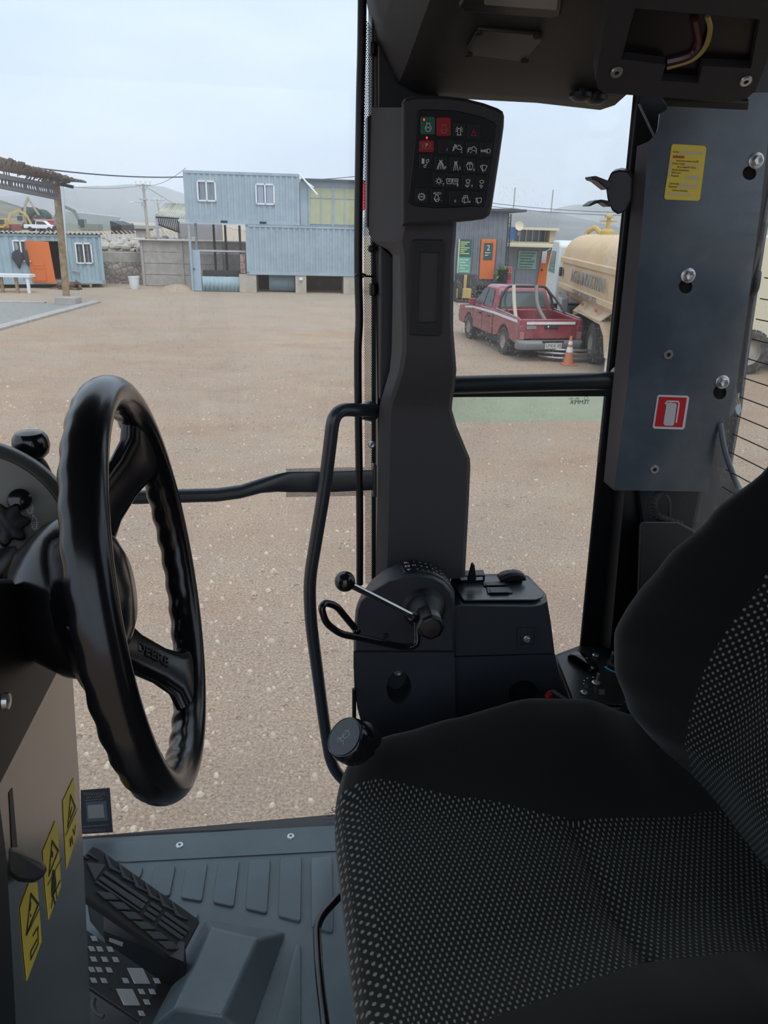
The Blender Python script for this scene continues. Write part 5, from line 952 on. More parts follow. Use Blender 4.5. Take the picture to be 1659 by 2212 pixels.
m = MB(); m.prism(P_([(1700, 240), (1680, 380), (1655, 520), (1628, 700), (1603, 890), (1582, 1010), (1572, 1075), (1500, 1075), (1530, 900), (1570, 700), (1610, 380), (1630, 240)], 1.365), VL*.02); m.build('corner_frame', BLK, rp_, bevel=.003)
m = MB(); m.tube([PV(1672, 380, 1.36), PV(1648, 520, 1.36), PV(1621, 700, 1.36), PV(1596, 890, 1.36), PV(1576, 1010, 1.36)], .003, 8); m.build('corner_seal', STEEL, rp_)
# ---- clip on rear pillar
ck = thing('holder_clip', 'black plastic holder clip with two prongs on the rear pillar', 'clip', PV(1330, 420, 1.34))
m = MB(); m.loft([P_([(1320, 372), (1338, 367), (1357, 370), (1366, 385), (1364, 430), (1352, 455), (1335, 464), (1322, 455), (1312, 430), (1308, 400)], 1.345), P_([(1326, 366), (1344, 362), (1362, 366), (1372, 382), (1370, 430), (1356, 452), (1340, 460), (1328, 452), (1318, 430), (1314, 400)], 1.39)]); m.build('clip_body', mat('clip_black', (.018, .018, .02), .4), ck, bevel=.003)
for pts in ([(1277, 381), (1288, 380), (1322, 393), (1322, 402), (1314, 410), (1290, 391), (1280, 388)], [(1271, 444), (1285, 434), (1300, 431), (1318, 434), (1324, 444), (1318, 447), (1302, 437), (1288, 440), (1274, 446)]):
    m = MB(); m.prism(P_(pts, 1.34), VL*.03); m.build('prong', mat('clip_black', (.018, .018, .02), .4), ck, bevel=.0015)
# ---- tube rail across the side window
rl = thing('window_rail', 'round black steel rail across the side window', 'rail', PV(1160, 830, 1.38))
m = MB(); m.tube([PV(965, 832, 1.375), PV(1345, 822, 1.375)], .0172, 24); m.build('rail_tube', mat('rail_paint', (.016, .020, .024), .35, spec=.6), rl)
m = MB(); m.tube([PV(1333, 806, 1.36), PV(1340, 798, 1.35), PV(1348, 812, 1.345), PV(1346, 835, 1.35), PV(1334, 848, 1.36)], .006, 10); m.build('weld_bead', STEEL, rl)
m = MB(); m.prism(P_([(1326, 805), (1341, 790), (1352, 815), (1340, 852), (1328, 848)], 1.37), VL*.02); m.build('rail_flange', STEEL, rl, bevel=.003)

# ---- pillar trim
pt = thing('pillar_trim', 'tall charcoal plastic pillar cover with recessed pocket', 'pillar trim', PV(910, 1240, 1.3))
LV = [  # y, left, ridge, right, v_left, v_front
 (232, 803, 868, 950, 1.35, 1.262), (250, 802, 868, 960, 1.35, 1.256), (480, 797, 866, 986, 1.35, 1.252), (505, 797, 862, 985, 1.35, 1.252), (522, 806, 858, 984, 1.345, 1.252), (540, 838, 862, 982, 1.33, 1.252), (552, 848, 864, 981, 1.325, 1.252), (640, 848, 866, 979, 1.325, 1.252), (710, 847, 868, 979, 1.325, 1.252), (760, 846, 868, 983, 1.325, 1.258), (800, 842, 862, 986, 1.33, 1.268), (840, 830, 850, 982, 1.335, 1.29), (868, 822, 840, 977, 1.34, 1.308), (885, 819, 836, 976, 1.342, 1.314), (920, 818, 834, 986, 1.342, 1.314), (990, 816, 832, 1015, 1.342, 1.314), (1010, 816, 832, 1016, 1.342, 1.314), (1100, 815, 830, 1012, 1.342, 1.312), (1250, 811, 826, 1004, 1.342, 1.31)]
m = MB(); m.loft([[PV(l, y, 1.395), PV(l, y, vl), PV(rg, y, vf+.008), PV(rg+10, y, vf), PV(r-7, y, vf), PV(r, y, vf+.01), PV(r, y, 1.395)] for y, l, rg, r, vl, vf in LV]); m.build('cover', TRIM, pt, ang=24)
m = MB(); m.prism(P_([(794, 250), (806, 247), (806, 500), (793, 490)], 1.37), VL*.03); m.build('side_flap', BLK, pt, bevel=.003)
m = MB(); m.prism(P_([(822, 530), (852, 556), (850, 790), (822, 866)], 1.36), VL*.03); m.build('inner_column', mat('column_grey', (.020, .023, .028), .5), pt, bevel=.003)
FP2 = VF(1.252); m = holed(FP2, [(890, 521), (894, 517), (957, 518), (961, 523), (953, 721), (949, 726), (886, 724), (882, 719)], [[(908, 545), (949, 546), (944, 696), (902, 697)]], .006, .02, .004); pk_ = m.build('pocket_frame', mat('pocket_black', (.016, .015, .016), .6), pt, bevel=.0015)
m = MB(); m.prism([FP2.at(x, y, -.010) for x, y in ((911, 550), (943, 550), (938, 680), (906, 681))], FP2.n*.004); m.build('pocket_blank', TRIM, pk_, bevel=.001)
# ---- keypad
ka = (UL*math.cos(.10)+VL*math.sin(.10)); FKp = Fr(W(.28, 1.195, 3.5), ka, ZL*.99+VL*-.1)
kp = thing('switch_keypad', 'black keypad pod with green and red keys and white symbols', 'keypad', FKp.at(980, 480))
out_ = [(868, 222), (874, 213), (888, 208), (925, 207), (965, 208), (1005, 213), (1045, 223), (1075, 234), (1086, 241), (1089, 252), (1088, 275), (1078, 345), (1062, 450), (1057, 465), (1046, 473), (1020, 477), (985, 480), (940, 484), (868, 488)]
m = MB(); cx_, cy_ = 978, 345
m.loft([[FKp.at(x, y, -.075) for x, y in out_], [FKp.at(x, y, -.012) for x, y in out_], [FKp.at(x+(cx_-x)*.012, y+(cy_-y)*.012, -.004) for x, y in out_], [FKp.at(x+(cx_-x)*.05, y+(cy_-y)*.05, 0) for x, y in out_]]); m.build('pod_housing', mat('pod_trim', (.036, .034, .039), .6, bump=.25, bscale=900, spec=.4), kp, ang=22)
fpl = [(903, 240), (912, 236), (985, 239), (1040, 252), (1068, 264), (1074, 272), (1072, 295), (1051, 432), (1044, 443), (1000, 448), (940, 450), (893, 445), (881, 436), (884, 410)]
fc_ = trace(FKp, fpl, .004, .0012).build('keypad_face', mat('keypad_face', (.008, .009, .012), .35), kp, bevel=.001)
Z4 = lambda zx, zy: (780+zx/4.88, 180+zy/4.88)
def keypad_key(x0, y0, x1, y1, mm, nm='key', h=.0018, r=3):
    q = rrect(x0, y0, x1, y1, r, 4); return trace(FKp, [Z4(a, b) for a, b in q], .0035, .0012+h).build(nm, mm, kp, bevel=.0006)
GK = mat('key_green', (.018, .12, .075), .4); RK = mat('key_red', (.30, .014, .022), .4); BK = mat('key_black', (.010, .011, .015), .4); LED = mat('red_led', (1, .03, .02), .4, emit=2.0)
def C_(cx, cy, r, a0=0, a1=360, n=14, ry=None): return [(cx+r*math.cos(math.radians(a0+(a1-a0)*k/n)), cy+(ry or r)*math.sin(math.radians(a0+(a1-a0)*k/n))) for k in range(n+1)]
def icon(key, lines, w=.0008, mm=INK, c=.0035):
    m = MB()
    for ln in lines: stroke(m, FKp, [FKp.loc(*Z4(*p), c) for p in ln], w, c, .0003)
    return m.build('symbol', mm, key, smooth=False)
def num(key, s, x, y, size=.0042): a, b = FKp.loc(*Z4(x, y), .0035); return text(s, FKp, a, b, size, INK, key, 'digit', c=.0036, ext=.0001)
engine = lambda x, y, s=1: [[(x-18*s, y-50*s), (x+18*s, y-50*s), (x+16*s, y-28*s), (x+30*s, y-8*s), (x+32*s, y+8*s), (x+18*s, y+34*s), (x, y+38*s), (x-18*s, y+34*s), (x-32*s, y+8*s), (x-30*s, y-8*s), (x-16*s, y-28*s), (x-18*s, y-50*s)]]
led = lambda k, x, y: trace(FKp, [Z4(a, b) for a, b in C_(x, y, 9, n=8, ry=13)[:-1]], .0004, .0036).build('indicator_light', LED, k)
k = keypad_key(630, 350, 780, 540, GK, 'key', .0022, 18); icon(k, engine(708, 470)+[C_(706, 480, 18, 200, 360, 6)], c=.0037); led(k, 664, 383)
k = keypad_key(797, 358, 945, 556, RK, 'key', .0022, 18); icon(k, engine(873, 485)+[[(855, 492), (892, 492)]], .0005, mat('ink_salmon', (.5, .25, .22), .6), c=.0037)
k = keypad_key(615, 600, 768, 726, RK, 'key', .0022, 16); icon(k, [C_(690, 658, 34), C_(690, 658, 48, 140, 220, 6), C_(690, 658, 48, -40, 40, 6)], .0005, mat('ink_salmon', (.5, .25, .22), .6), c=.0037); a, b = FKp.loc(*Z4(690, 657), .0037); text('P', FKp, a, b, .0075, INK, k, c=.0038, ext=.0001); led(kp, 694, 574)
def gridkey(x, y): return keypad_key(x-62, y-92, x+62, y+72, BK, 'key', .0006, 10)
def truck(x, y): return [[(x-45, y+25), (x-38, y-18), (x-20, y-24), (x+5, y-20), (x+12, y-35), (x+30, y-35), (x+34, y-18), (x+48, y-14), (x+48, y+4), (x+28, y+10), (x+10, y+6), (x-8, y-8), (x-28, y-8), (x-34, y+12), (x-45, y+25)]]
def fan_w(x, y): return [[(x-36, y-24), (x, y-36), (x+36, y-24)], [(x-36, y-24), (x-20, y+30), (x, y+24), (x+20, y+30), (x+36, y-24)]]
def road(x, y): return [[(x-12, y-35), (x+12, y-35)], [(x-10, y-20), (x-25, y+50)], [(x+10, y-20), (x+25, y+50)], [(x, y-25), (x, y+45)], [(x-20, y-10), (x-40, y+48)], [(x+20, y-10), (x+40, y+48)], [(x-14, y-45), (x+14, y-18)], [(x+14, y-45), (x-14, y-18)]]
def rwin(x, y): return [[(x-26, y-26), (x+26, y-26), (x+30, y-18), (x+22, y+26), (x-22, y+26), (x-30, y-18), (x-26, y-26)]]
def sun_(x, y): return [C_(x, y, 18)]+[[(x+22*math.cos(a), y+22*math.sin(a)), (x+36*math.cos(a), y+36*math.sin(a))] for a in (k*math.pi/4 for k in range(8))]
ks = [
 (1032, 505, [[(1010, 545), (1055, 545)], [(1018, 540), (1018, 490), (1024, 475), (1042, 475), (1048, 490), (1048, 540)]]+[[(1033+a*.9, 500+b*.9), (1033+a*1.4, 500+b*1.4)] for a, b in ((-25, -14), (25, -14), (-26, 4), (26, 4), (-18, -28), (18, -28))], None),
 (1187, 520, None, None), (880, 680, None, '1'), (1015, 690, truck(1012, 688)+[[(985, 645), (1003, 650), (1003, 660), (985, 662), (985, 645)]], '2'), (1170, 705, truck(1168, 702)+[[(1150, 735), (1165, 720)]], '3'),
 (1315, 715, [[(1265, 702), (1265, 722)], [(1272, 702), (1282, 712), (1272, 722)], [(1300, 702), (1300, 722)], C_(1292, 712, 8), C_(1340, 713, 22, -90, 90, 8), [(1340, 691), (1330, 691), (1330, 735), (1340, 735)], [(1322, 700), (1308, 700)], [(1322, 712), (1308, 712)], [(1322, 725), (1308, 725)]], None),
 (678, 840, [[(642, 795), (664, 795), (664, 845), (642, 845), (642, 795)], [(650, 800), (650, 840)], [(657, 800), (657, 840)], [(685, 812), (712, 800), (712, 825), (695, 840), (685, 825), (685, 812)], C_(672, 875, 12, n=8), [(680, 860), (690, 850)]], None),
 (840, 860, road(840, 855), '4'), (1000, 870, road(998, 868)[:4]+road(998, 868)[6:], '5'), (1145, 885, fan_w(1145, 882)+[C_(1133, 845, 13, 150, 390, 6), C_(1157, 845, 13, 150, 390, 6), [(1145, 850), (1145, 915)]], '6'), (1290, 895, [[(1257, 872), (1290, 860), (1328, 872), (1305, 920), (1290, 914), (1278, 918), (1257, 872)], [(1275, 865), (1285, 935)]], None),
 (822, 1032, sun_(820, 1030), '7'), (965, 1035, rwin(928, 1032)+rwin(993, 1035)+[[(980, 1025), (1008, 1025)], [(980, 1037), (1008, 1037)], [(918, 1020), (940, 1020)], [(918, 1035), (940, 1035)]], '8'), (1128, 1055, [[(1105, 1022), (1127, 1012), (1150, 1022), (1142, 1044), (1112, 1044), (1105, 1022)], [(1110, 1058), (1140, 1058)], [(1100, 1070), (1120, 1090), (1138, 1070)], C_(1119, 1075, 16, 0, 180, 6)], '9'), (1270, 1060, [[(1250, 1032), (1272, 1020), (1294, 1032), (1286, 1052), (1258, 1052), (1250, 1032)], [(1250, 1075), (1265, 1103), (1282, 1080), (1265, 1072), (1250, 1075)]], None),
 (637, 1195, [C_(637, 1196, 30), [(622, 1196), (652, 1196)]]+[[(637+32*math.cos(a), 1196+32*math.sin(a)), (637+40*math.cos(a), 1196+40*math.sin(a))] for a in (k*math.pi/6 for k in range(12))], None), (800, 1205, engine(798, 1215, .8)+[[(770, 1210), (790, 1235), (805, 1215), (825, 1230)]], '.'), (992, 1225, None, '0'), (1103, 1225, [[(1068, 1210), (1125, 1205), (1128, 1245), (1115, 1255), (1068, 1250), (1068, 1210)], [(1085, 1205), (1090, 1265)], C_(1090, 1195, 11, 160, 380, 6), C_(1112, 1192, 11, 160, 380, 6), [(1130, 1252), (1148, 1252), (1148, 1240)]], None), (1240, 1235, [[(1210, 1212), (1262, 1207), (1270, 1215), (1262, 1255), (1240, 1258), (1212, 1250), (1210, 1212)], [(1222, 1215), (1232, 1272)]], None)]
npos = {'1': (905, 700), '2': (1058, 718), '3': (1212, 728), '4': (890, 885), '5': (1042, 895), '6': (1190, 910), '7': (867, 1066), '8': (1018, 1075), '9': (1168, 1084), '.': (846, 1225), '0': (992, 1243)}
for x, y, lines, dgt in ks:
    k = gridkey(x, y-5)
    if lines: icon(k, lines)
    if dgt: num(k, dgt, *npos[dgt], .0055)
    if (x, y) == (1187, 520): icon(k, [[(1155, 550), (1187, 488), (1212, 550), (1155, 550)], [(1170, 542), (1187, 508), (1200, 542)]], .0009, RK)
a, b = FKp.loc(*Z4(802, 1160), .0035); text('AUTO', FKp, a, b, .0045, INK, kp, c=.0036, ext=.0001)
a, b = FKp.loc(*Z4(637, 1197), .0035); text('AUTO', FKp, a, b, .0026, INK, kp, c=.0037, ext=.0001)

# ---- door fittings
cbl = thing('black_cable', 'long black cable hanging down in front of the door glass edge', 'cable', PV(777, 1260, 1.36)); m = MB(); m.tube(smooth_path([PV(x, y, 1.37) for x, y in ((783, -60), (781, 100), (778, 220), (774, 480), (774, 600), (776, 690), (773, 760), (774, 900), (777, 1100), (777, 1262))], 5), .0072, 12); m.build('cable_sheath', mat('cable_black', (.007, .006, .009), .4), cbl)
m = MB(); m.tube([PV(768+10+10*math.cos(a), 595+3.5*math.sin(a), 1.365+.012*math.sin(a)) for a in (k*.524 for k in range(12))], .0022, 6, closed=True); m.tube([PV(787, 596, 1.37), PV(806, 597, 1.39)], .002, 6); m.build('cable_tie', BLK, cbl)
for x, y0, y1 in ((803, 530, 545), (806, 612, 640), (806, 88, 118)): m = MB(); m.prism(P_([(x-6, y0), (x+6, y0), (x+6, y1), (x-6, y1)], 1.39), VL*.02); tag(m.build('seal_clip', BLK, bevel=.003), {530: 'small black clip on the glass edge just above the cable tie', 612: 'small black clip on the glass edge just below the cable tie', 88: 'small black clip near the top of the glass edge'}[y0], 'clip')
m = MB(); m.add(P_([(784, 35), (804, 60), (804, 1262), (789, 1262)], V0-.001), [(0, 1, 2, 3)]); o = m.build('dotted_band', FRIT, fix=False); set_uv(o, lambda u, v, z: (u, z)); struct(o); o.name = 'trim_1'
m = MB(); m.add(P_([(165, 1806), (745, 1780), (745, 1786), (165, 1816)], V0-.001), [(0, 1, 2, 3)]); o = m.build('dotted_band', FRIT, fix=False); set_uv(o, lambda u, v, z: (u, z)); struct(o); o.name = 'trim_2'
m = MB(); m.add(P_([(618, 1012), (805, 1008), (805, 1070), (618, 1074)], V0-.001), [(0, 1, 2, 3)]); o = m.build('dotted_band', FRIT, fix=False); set_uv(o, lambda u, v, z: (u, z)); struct(o); o.name = 'trim_3'
DOORP = mat('door_paint', (.030, .037, .047), .3, spec=.6)
hd = thing('grab_handle', 'long bent dark tubular grab handle on the door', 'handle', PV(745, 1690, 1.3)); m = MB(); m.tube(round_path([PV(x, y, v) for x, y, v in ((812, 887, 1.39), (785, 886, 1.35), (722, 884, 1.31), (702, 1050, 1.31), (668, 1255, 1.31), (671, 1340, 1.31), (700, 1560, 1.31), (716, 1660, 1.31), (770, 1710, 1.33))], .05, 7), .0125, 18); m.build('handle_tube', DOORP, hd)
m = MB(); m.lathe([(.0, 0), (.018, 0), (.02, .01), (.014, .03), (0, .03)], PV(808, 887, 1.395), -VL*.4-UL, 20); m.build('weld_foot', DOORP, hd)
br = thing('door_bar', 'horizontal dark tube across the door with flattened right end', 'bar', PV(500, 1070, 1.36))
FB_ = VF(1.37); bp_ = [(40, 1074, .5, .5), (300, 1074, .5, .5), (470, 1069, .5, .5), (520, 1062, .5, .5), (565, 1049, .55, .46), (600, 1043, .68, .3), (628, 1041, .8, .14), (700, 1041, .8, .14), (806, 1037, .8, .14)]
m = MB(); m.loft([[FB_.at(x, y)+ZL*.027*hh*math.sin(a)-VL*.027*dd*math.cos(a) for a in (k*math.pi/9 for k in range(18))] for x, y, hh, dd in bp_]); m.build('bar_tube', DOORP, br, ang=50)
trace(FB_, [(806, 1005), (814, 1005), (814, 1075), (806, 1075)], .02, .01).build('bar_foot', DOORP, br, bevel=.002)
bolt(VF(1.39), 803, 960, .006, None); o = bpy.data.objects['bolt']; tag(o, 'small bright bolt on the pillar edge between handle and bar', 'bolt') if o.parent is None else None
for q in [x for x in bpy.data.objects if x.name.startswith('bolt') and x.parent is None]: tag(q, 'small bright bolt on the pillar edge between handle and bar', 'bolt'); q.name = 'hex_bolt'
# glass stickers
FG = VF(V0-.002)
st = trace(FG, [(174, 1707), (237, 1702), (244, 1798), (176, 1802)], .0006).build('glass_sticker', mat('sticker_slate', (.045, .05, .06), .5), smooth=False); tag(st, 'small slate sticker with pale blank square low on the door glass', 'sticker')
trace(FG, [(185, 1733), (229, 1730), (233, 1772), (188, 1775)], .0002, .0004).build('sticker_frame', mat('sticker_teal', (.10, .13, .15), .4), st, smooth=False)
trace(FG, [(189, 1740), (223, 1737), (226, 1766), (191, 1768)], .0002, .0007).build('sticker_blank', mat('sticker_pale', (.30, .30, .28), .5), st, smooth=False)
m = MB()
for k in range(9):
    for y0 in (1709, 1793): stroke(m, FG, [FG.loc(180+k*5.4, y0+3), FG.loc(184+k*5.4 if y0 < 1750 else 184+k*5.4, y0-2 if y0 > 1750 else y0+8)], .001, .0004, .0002)
m.build('hazard_stripe', INKD, st, smooth=False)
for s_, x, y in (('Escanea el codigo', 203, 1721), ('de tu Mantenimiento', 203, 1727), ('tu maquina siempre operativa', 207, 1783)): a, b = FG.loc(x, y); text(s_, FG, a, b, .0052, INKD, st, c=.0005, ext=.0001, flip=-1, sx=.9)
gm = thing('glass_marking', 'tiny black maker mark in the lower right corner of the door glass', 'marking', FG.at(720, 1768)); m = MB(); stroke(m, FG, [FG.loc(*p) for p in C_(722, 1748, 5, 30, 330, 10)], .0014, 0, .0003); stroke(m, FG, [FG.loc(698, 1770), FG.loc(735, 1768)], .0006, 0, .0003); stroke(m, FG, [FG.loc(*p) for p in C_(714, 1759, 4)], .0005, 0, .0003); m.build('logo_mark', INKB, gm, smooth=False)
for s_, x, y in (('SAFETY  43R', 712, 1756), ('TEMPERED', 716, 1763)): a, b = FG.loc(x, y); text(s_, FG, a, b, .005, INKB, gm, c=.0001, ext=.0001, flip=-1)
def film_mat():
    m = bpy.data.materials.new('green_film'); m.use_nodes = True; t = m.node_tree; t.nodes.clear(); a = t.nodes.new('ShaderNodeBsdfTransparent'); a.inputs[0].default_value = (.88, .96, .90, 1); d = t.nodes.new('ShaderNodeBsdfTranslucent'); d.inputs[0].default_value = (.75, .88, .78, 1); x = t.nodes.new('ShaderNodeMixShader'); x.inputs[0].default_value = .22; o = t.nodes.new('ShaderNodeOutputMaterial')
    t.links.new(a.outputs[0], x.inputs[1]); t.links.new(d.outputs[0], x.inputs[2]); t.links.new(x.outputs[0], o.inputs[0]); return m
tf = trace(FG, [(940, 848), (1330, 848), (1330, 911), (940, 912)], .0006, -.001).build('tinted_strip', film_mat(), smooth=False); tag(tf, 'pale green tinted strip of glass just below the window rail', 'tint strip')
trace(VF(1.40), [(975, 846), (1330, 842), (1330, 856), (975, 858)], .01).build('x', RUB); o = bpy.data.objects['x']; o.name = 'rubber_edge'; tag(o, 'black rubber edge under the window rail', 'seal')
a, b = FG.loc(1252, 869); text('MAZDA'[:0]+'TEMPER', FG, a, b, .012, INKB, tf, c=.0006, ext=.0001, flip=-1); a, b = FG.loc(1240, 861); text('43R - 001', FG, a, b, .006, INKB, tf, c=.0006, ext=.0001, flip=-1)
m = MB(); stroke(m, FG, [FG.loc(*p) for p in C_(1266, 860, 4)], .0006, .0006, .0002); m.build('ring_mark', INKB, tf, smooth=False)
# =================================================================== CONSOLE, SEAT, WHEEL, PEDALS
sc_ = thing('side_console', 'dark blue grey moulded side console with domed lever housing and switch top', 'console', PV(980, 1600, 1.25))
F17, F30, F39 = VF(1.17), VF(1.29), VF(1.39)
fr_o = [(764, 1408), (764, 1365), (768, 1318), (775, 1299), (800, 1276), (838, 1253), (875, 1243), (908, 1241), (938, 1246), (960, 1258), (975, 1276), (982, 1300), (982, 1408)]
bk_o = [(764, 1395), (766, 1350), (771, 1305), (780, 1284), (803, 1252), (832, 1230), (862, 1214), (893, 1209), (926, 1216), (952, 1232), (968, 1250), (982, 1275), (982, 1395)]
def shr(pts, k, cx=880, cy=1330): return [(x+(cx-x)*k, y+(cy-y)*k) for x, y in pts]
m = MB(); m.loft([[F17.at(x, y, .004) for x, y in shr(fr_o, .05)], [F17.at(x, y, 0) for x, y in shr(fr_o, .018)], [F17.at(x, y, -.006) for x, y in fr_o], [F30.at(x, y) for x, y in bk_o], [F39.at(x, y) for x, y in bk_o]]); m.build('lever_housing', NAVY, sc_, ang=30)
lo_o = [(764, 1409), (764, 1440), (766, 1490), (772, 1530), (784, 1575), (800, 1640), (985, 1640), (982, 1409)]
holed(F17, lo_o, [circ(862, 1485, 27, 36, 24)], .004, .05, -.004).build('lower_cover', NAVY, sc_, bevel=.0, ang=35)
m = MB(); m.loft([[F17.at(x, y, -.0085) for x, y in lo_o], [F30.at(x, y) for x, y in lo_o]], cap=False); m.build('lower_side', NAVY, sc_, ang=30)
bolt(VF(1.185), 860, 1450, .007, sc_, False)
nr = [(976, 1312), (996, 1306), (1150, 1308), (1170, 1304), (1182, 1298), (1190, 1345), (1198, 1410), (982, 1416)]
F20 = VF(1.20)
fr2 = [(970, 1262), (978, 1242), (1118, 1238), (1142, 1244), (1180, 1284), (1183, 1320), (1190, 1390), (982, 1395)]
m = MB(); m.loft([[F20.at(x, y+2, 0) for x, y in shr(nr, .02, 1085, 1350)], [F20.at(x, y, -.006) for x, y in nr], [F39.at(x, y) for x, y in fr2]]); m.build('switch_housing', NAVY, sc_, ang=30)
holed(F20, [(982, 1420), (1199, 1413), (1210, 1470), (1228, 1530), (1240, 1640), (985, 1640)], [circ(1132, 1500, 33, 30, 24)], .19, .05, -.004).build('lower_cover', NAVY, sc_, ang=35)
holed(VF(1.196), [(1118, 1357), (1160, 1357), (1160, 1398), (1118, 1398)], [[(1123, 1362), (1155, 1362), (1155, 1393), (1123, 1393)]], .01, .008).build('bolt_recess', NAVY, sc_, bevel=.0); bolt(VF(1.198), 1138, 1380, .006, sc_, False)
A, B, Dd = PV(1000, 1305, 1.20), PV(1160, 1305, 1.20), PV(1118, 1240, 1.39)
FT_ = Fr(A, B-A, Dd-A)
sp = trace(FT_, [(999, 1293), (1003, 1296), (1158, 1295), (1172, 1290), (1174, 1280), (1138, 1247), (1120, 1243), (984, 1247), (974, 1250)], .003, .003).build('switch_plate', mat('switch_plate', (.022, .026, .034), .3), sc_, bevel=.001)
def keyblk(pts, c0, c1, nm, mm, par_, bev=.0015): m = MB(); m.loft([[FT_.at(x, y, c0) for x, y in pts], [p+FT_.n*(c1-c0) for p in [FT_.at(x, y, c0) for x, y in pts]]]); return m.build(nm, mm, par_, bevel=bev)
for q in ([(1045, 1268), (1094, 1266), (1101, 1258), (1041, 1260)], [(1053, 1284), (1108, 1283), (1100, 1270), (1050, 1271)]):
    qq = [(x, y) for x, y in q]; k = keyblk(qq, .003, .006, 'blank_switch', BLK, sc_); cx = sum(x for x, y in q)/4; cy = sum(y for x, y in q)/4; keyblk([(x+(cx-x)*.25, y+(cy-y)*.3) for x, y in q], .006, .008, 'switch_cap', BLK, k, .0005)
k = keyblk([(996, 1259), (1047, 1257), (1043, 1245), (993, 1247)], .003, .018, 'selector_base', BLK, sc_)
for x0, x1 in ((995, 1010), (1028, 1043)): m = MB(); o_ = [FT_.at(x, y, .018) for x, y in ((x0, 1254), (x1, 1253), (x1-1, 1247), (x0-1, 1248))]; m.prism([p for p in o_], FT_.n*.001); m.build('grey_pad', mat('pad_grey', (.22, .23, .25), .5), k)
c = FT_.at(1019, 1252, .016); m = MB(); m.loft([[c+UL*(a*.009*w_)+VL*(b*.006)+ZL*h for a, b in ((-1, -1), (1, -1), (1, 1), (-1, 1))] for h, w_ in ((0, 1), (.012, .7), (.030, .35), (.036, .2))]); m.build('selector_lever', BLK, k, bevel=.001)
rk_ = keyblk([(1082, 1256), (1128, 1257), (1132, 1244), (1080, 1243)], .003, .010, 'rocker_base', BLK, sc_)
c0 = FT_.at(1105, 1250, .010); m = MB(); m.loft([[c0+UL*x+VL*y+ZL*(h+.012*(1-abs(x)/.03)**.7*0) for y, h in ((-.013, 0), (-.013, z), (-.008, z+.004), (.008, z+.004), (.013, z), (.013, 0))] for x, z in ((-.028, .004), (-.022, .009), (-.01, .013), (.006, .014), (.018, .011), (.027, .004))]); kk = m.build('rocker', BLK, rk_, bevel=.001)
text('O  I', Fr(c0+ZL*.0195, UL, VL), 0, 0, .008, INKD, kk, c=0, ext=.0001)
text('R-2', FT_, *FT_.loc(1010, 1286), .009, INKD, sp, c=.0034, ext=.0001)
# arc label
lab = MB(); na = 18; rings = []
def fpt(i, t, pts):  # point along outline arc
    j = int(i); f = i-j; a, b = pts[j], pts[min(j+1, len(pts)-1)]; return (a[0]+(b[0]-a[0])*f, a[1]+(b[1]-a[1])*f)
def dome(i, t, off=.0008):
    a = F17.at(*fpt(i, 0, fr_o), -.006); b = F30.at(*fpt(i, 0, bk_o)); a2 = F17.at(*fpt(min(i+.05, 11.9), 0, fr_o), -.006); n = (a2-a).cross(b-a).normalized(); n = n if n.z > 0 else -n; return a.lerp(b, t)+n*off
i0, i1 = 6.0, 10.2
lab.grid(lambda s, t: dome(i0+(i1-i0)*s, .12+.8*t), 24, 3); lb_ = lab.build('range_label', mat('label_black', (.006, .006, .008), .4), sc_, fix=False, solid=.0006)
mk = MB()
def mark(i, t, w_, h_, slant=0):
    p = dome(i, t, .0016); du = (dome(i+.05, t, .0016)-p).normalized(); dv = (dome(i, t+.05, .0016)-p).normalized(); n = du.cross(dv).normalized(); mk.prism([p+du*a*w_+dv*b*h_ for a, b in ((-1, -1), (1, -1), (1, 1), (-1, 1))], n*.0002)
for k in range(9):
    i = 6.95+k*.38; mark(i, .82, .0022 if k else .001, .0014); mark(i, .30, .003 if k > 3 else .0014, .0012)
    if k > 0: mark(i, .56, .0014, .0032)
mark(6.35, .56, .0045, .0014); mark(6.28, .56, .0012, .006); mark(6.5, .56, .0012, .006); mk.build('scale_marks', INK, lb_, smooth=False)
for s_, i, t in (('R', 6.4, .80), ('F', 6.4, .30), ('N', 6.85, .57)):
    p = dome(i, t, .0016); du = (dome(i+.05, t)-dome(i, t)).normalized(); dv = (dome(i, t+.05)-dome(i, t)).normalized(); text(s_, Fr(p, du if True else dv, dv), 0, 0, .017 if s_ != 'N' else .01, INK, lb_, c=.0002, ext=.0001)
# boot and lever
gb = thing('gear_lever', 'chrome gear lever with black ball knob on a black rotary boot', 'lever', PV(915, 1320, 1.15))
hx = (-VL*.93+ZL*.1+UL*-.05).normalized(); hc = PV(915, 1312, 1.165); prof = [(.038, -.004), (.040, .003), (.034, .008), (.037, .014), (.033, .020), (.034, .026), (.029, .032), (.028, .04), (.024, .046), (.022, .06), (.0, .062)]
m = MB(); m.lathe(prof, hc, hx, 32); m.build('rubber_boot', BLK, gb, ang=50)
hb = PV(925, 1340, 1.09); m = MB(); m.lathe([(.0, -.02), (.022, -.018), (.024, 0), (.024, .028), (.019, .034), (.0, .035)], hb, hx, 8); m.build('lever_hub', mat('deep_satin_black', (.004, .004, .005), .35), gb, bevel=.002)
la, lz_ = PV(889, 1330, 1.085), PV(757, 1263, 1.04); m = MB(); m.tube([la+(la-lz_)*.12, la+(la-lz_)*.0], .0085, 14); m.build('lever_collar', BLK, gb); m = MB(); m.tube([la, lz_], .0056, 20); m.build('lever_rod', CHR, gb)
m = MB(); m.ball(PV(745, 1256, 1.035), .0163, (1, 1, 1), 28, 18); m.build('ball_knob', GLOSS, gb)
lh = thing('loop_handle', 'gloss black bent rod handle below the gear lever', 'handle', PV(905, 1390, 1.1))
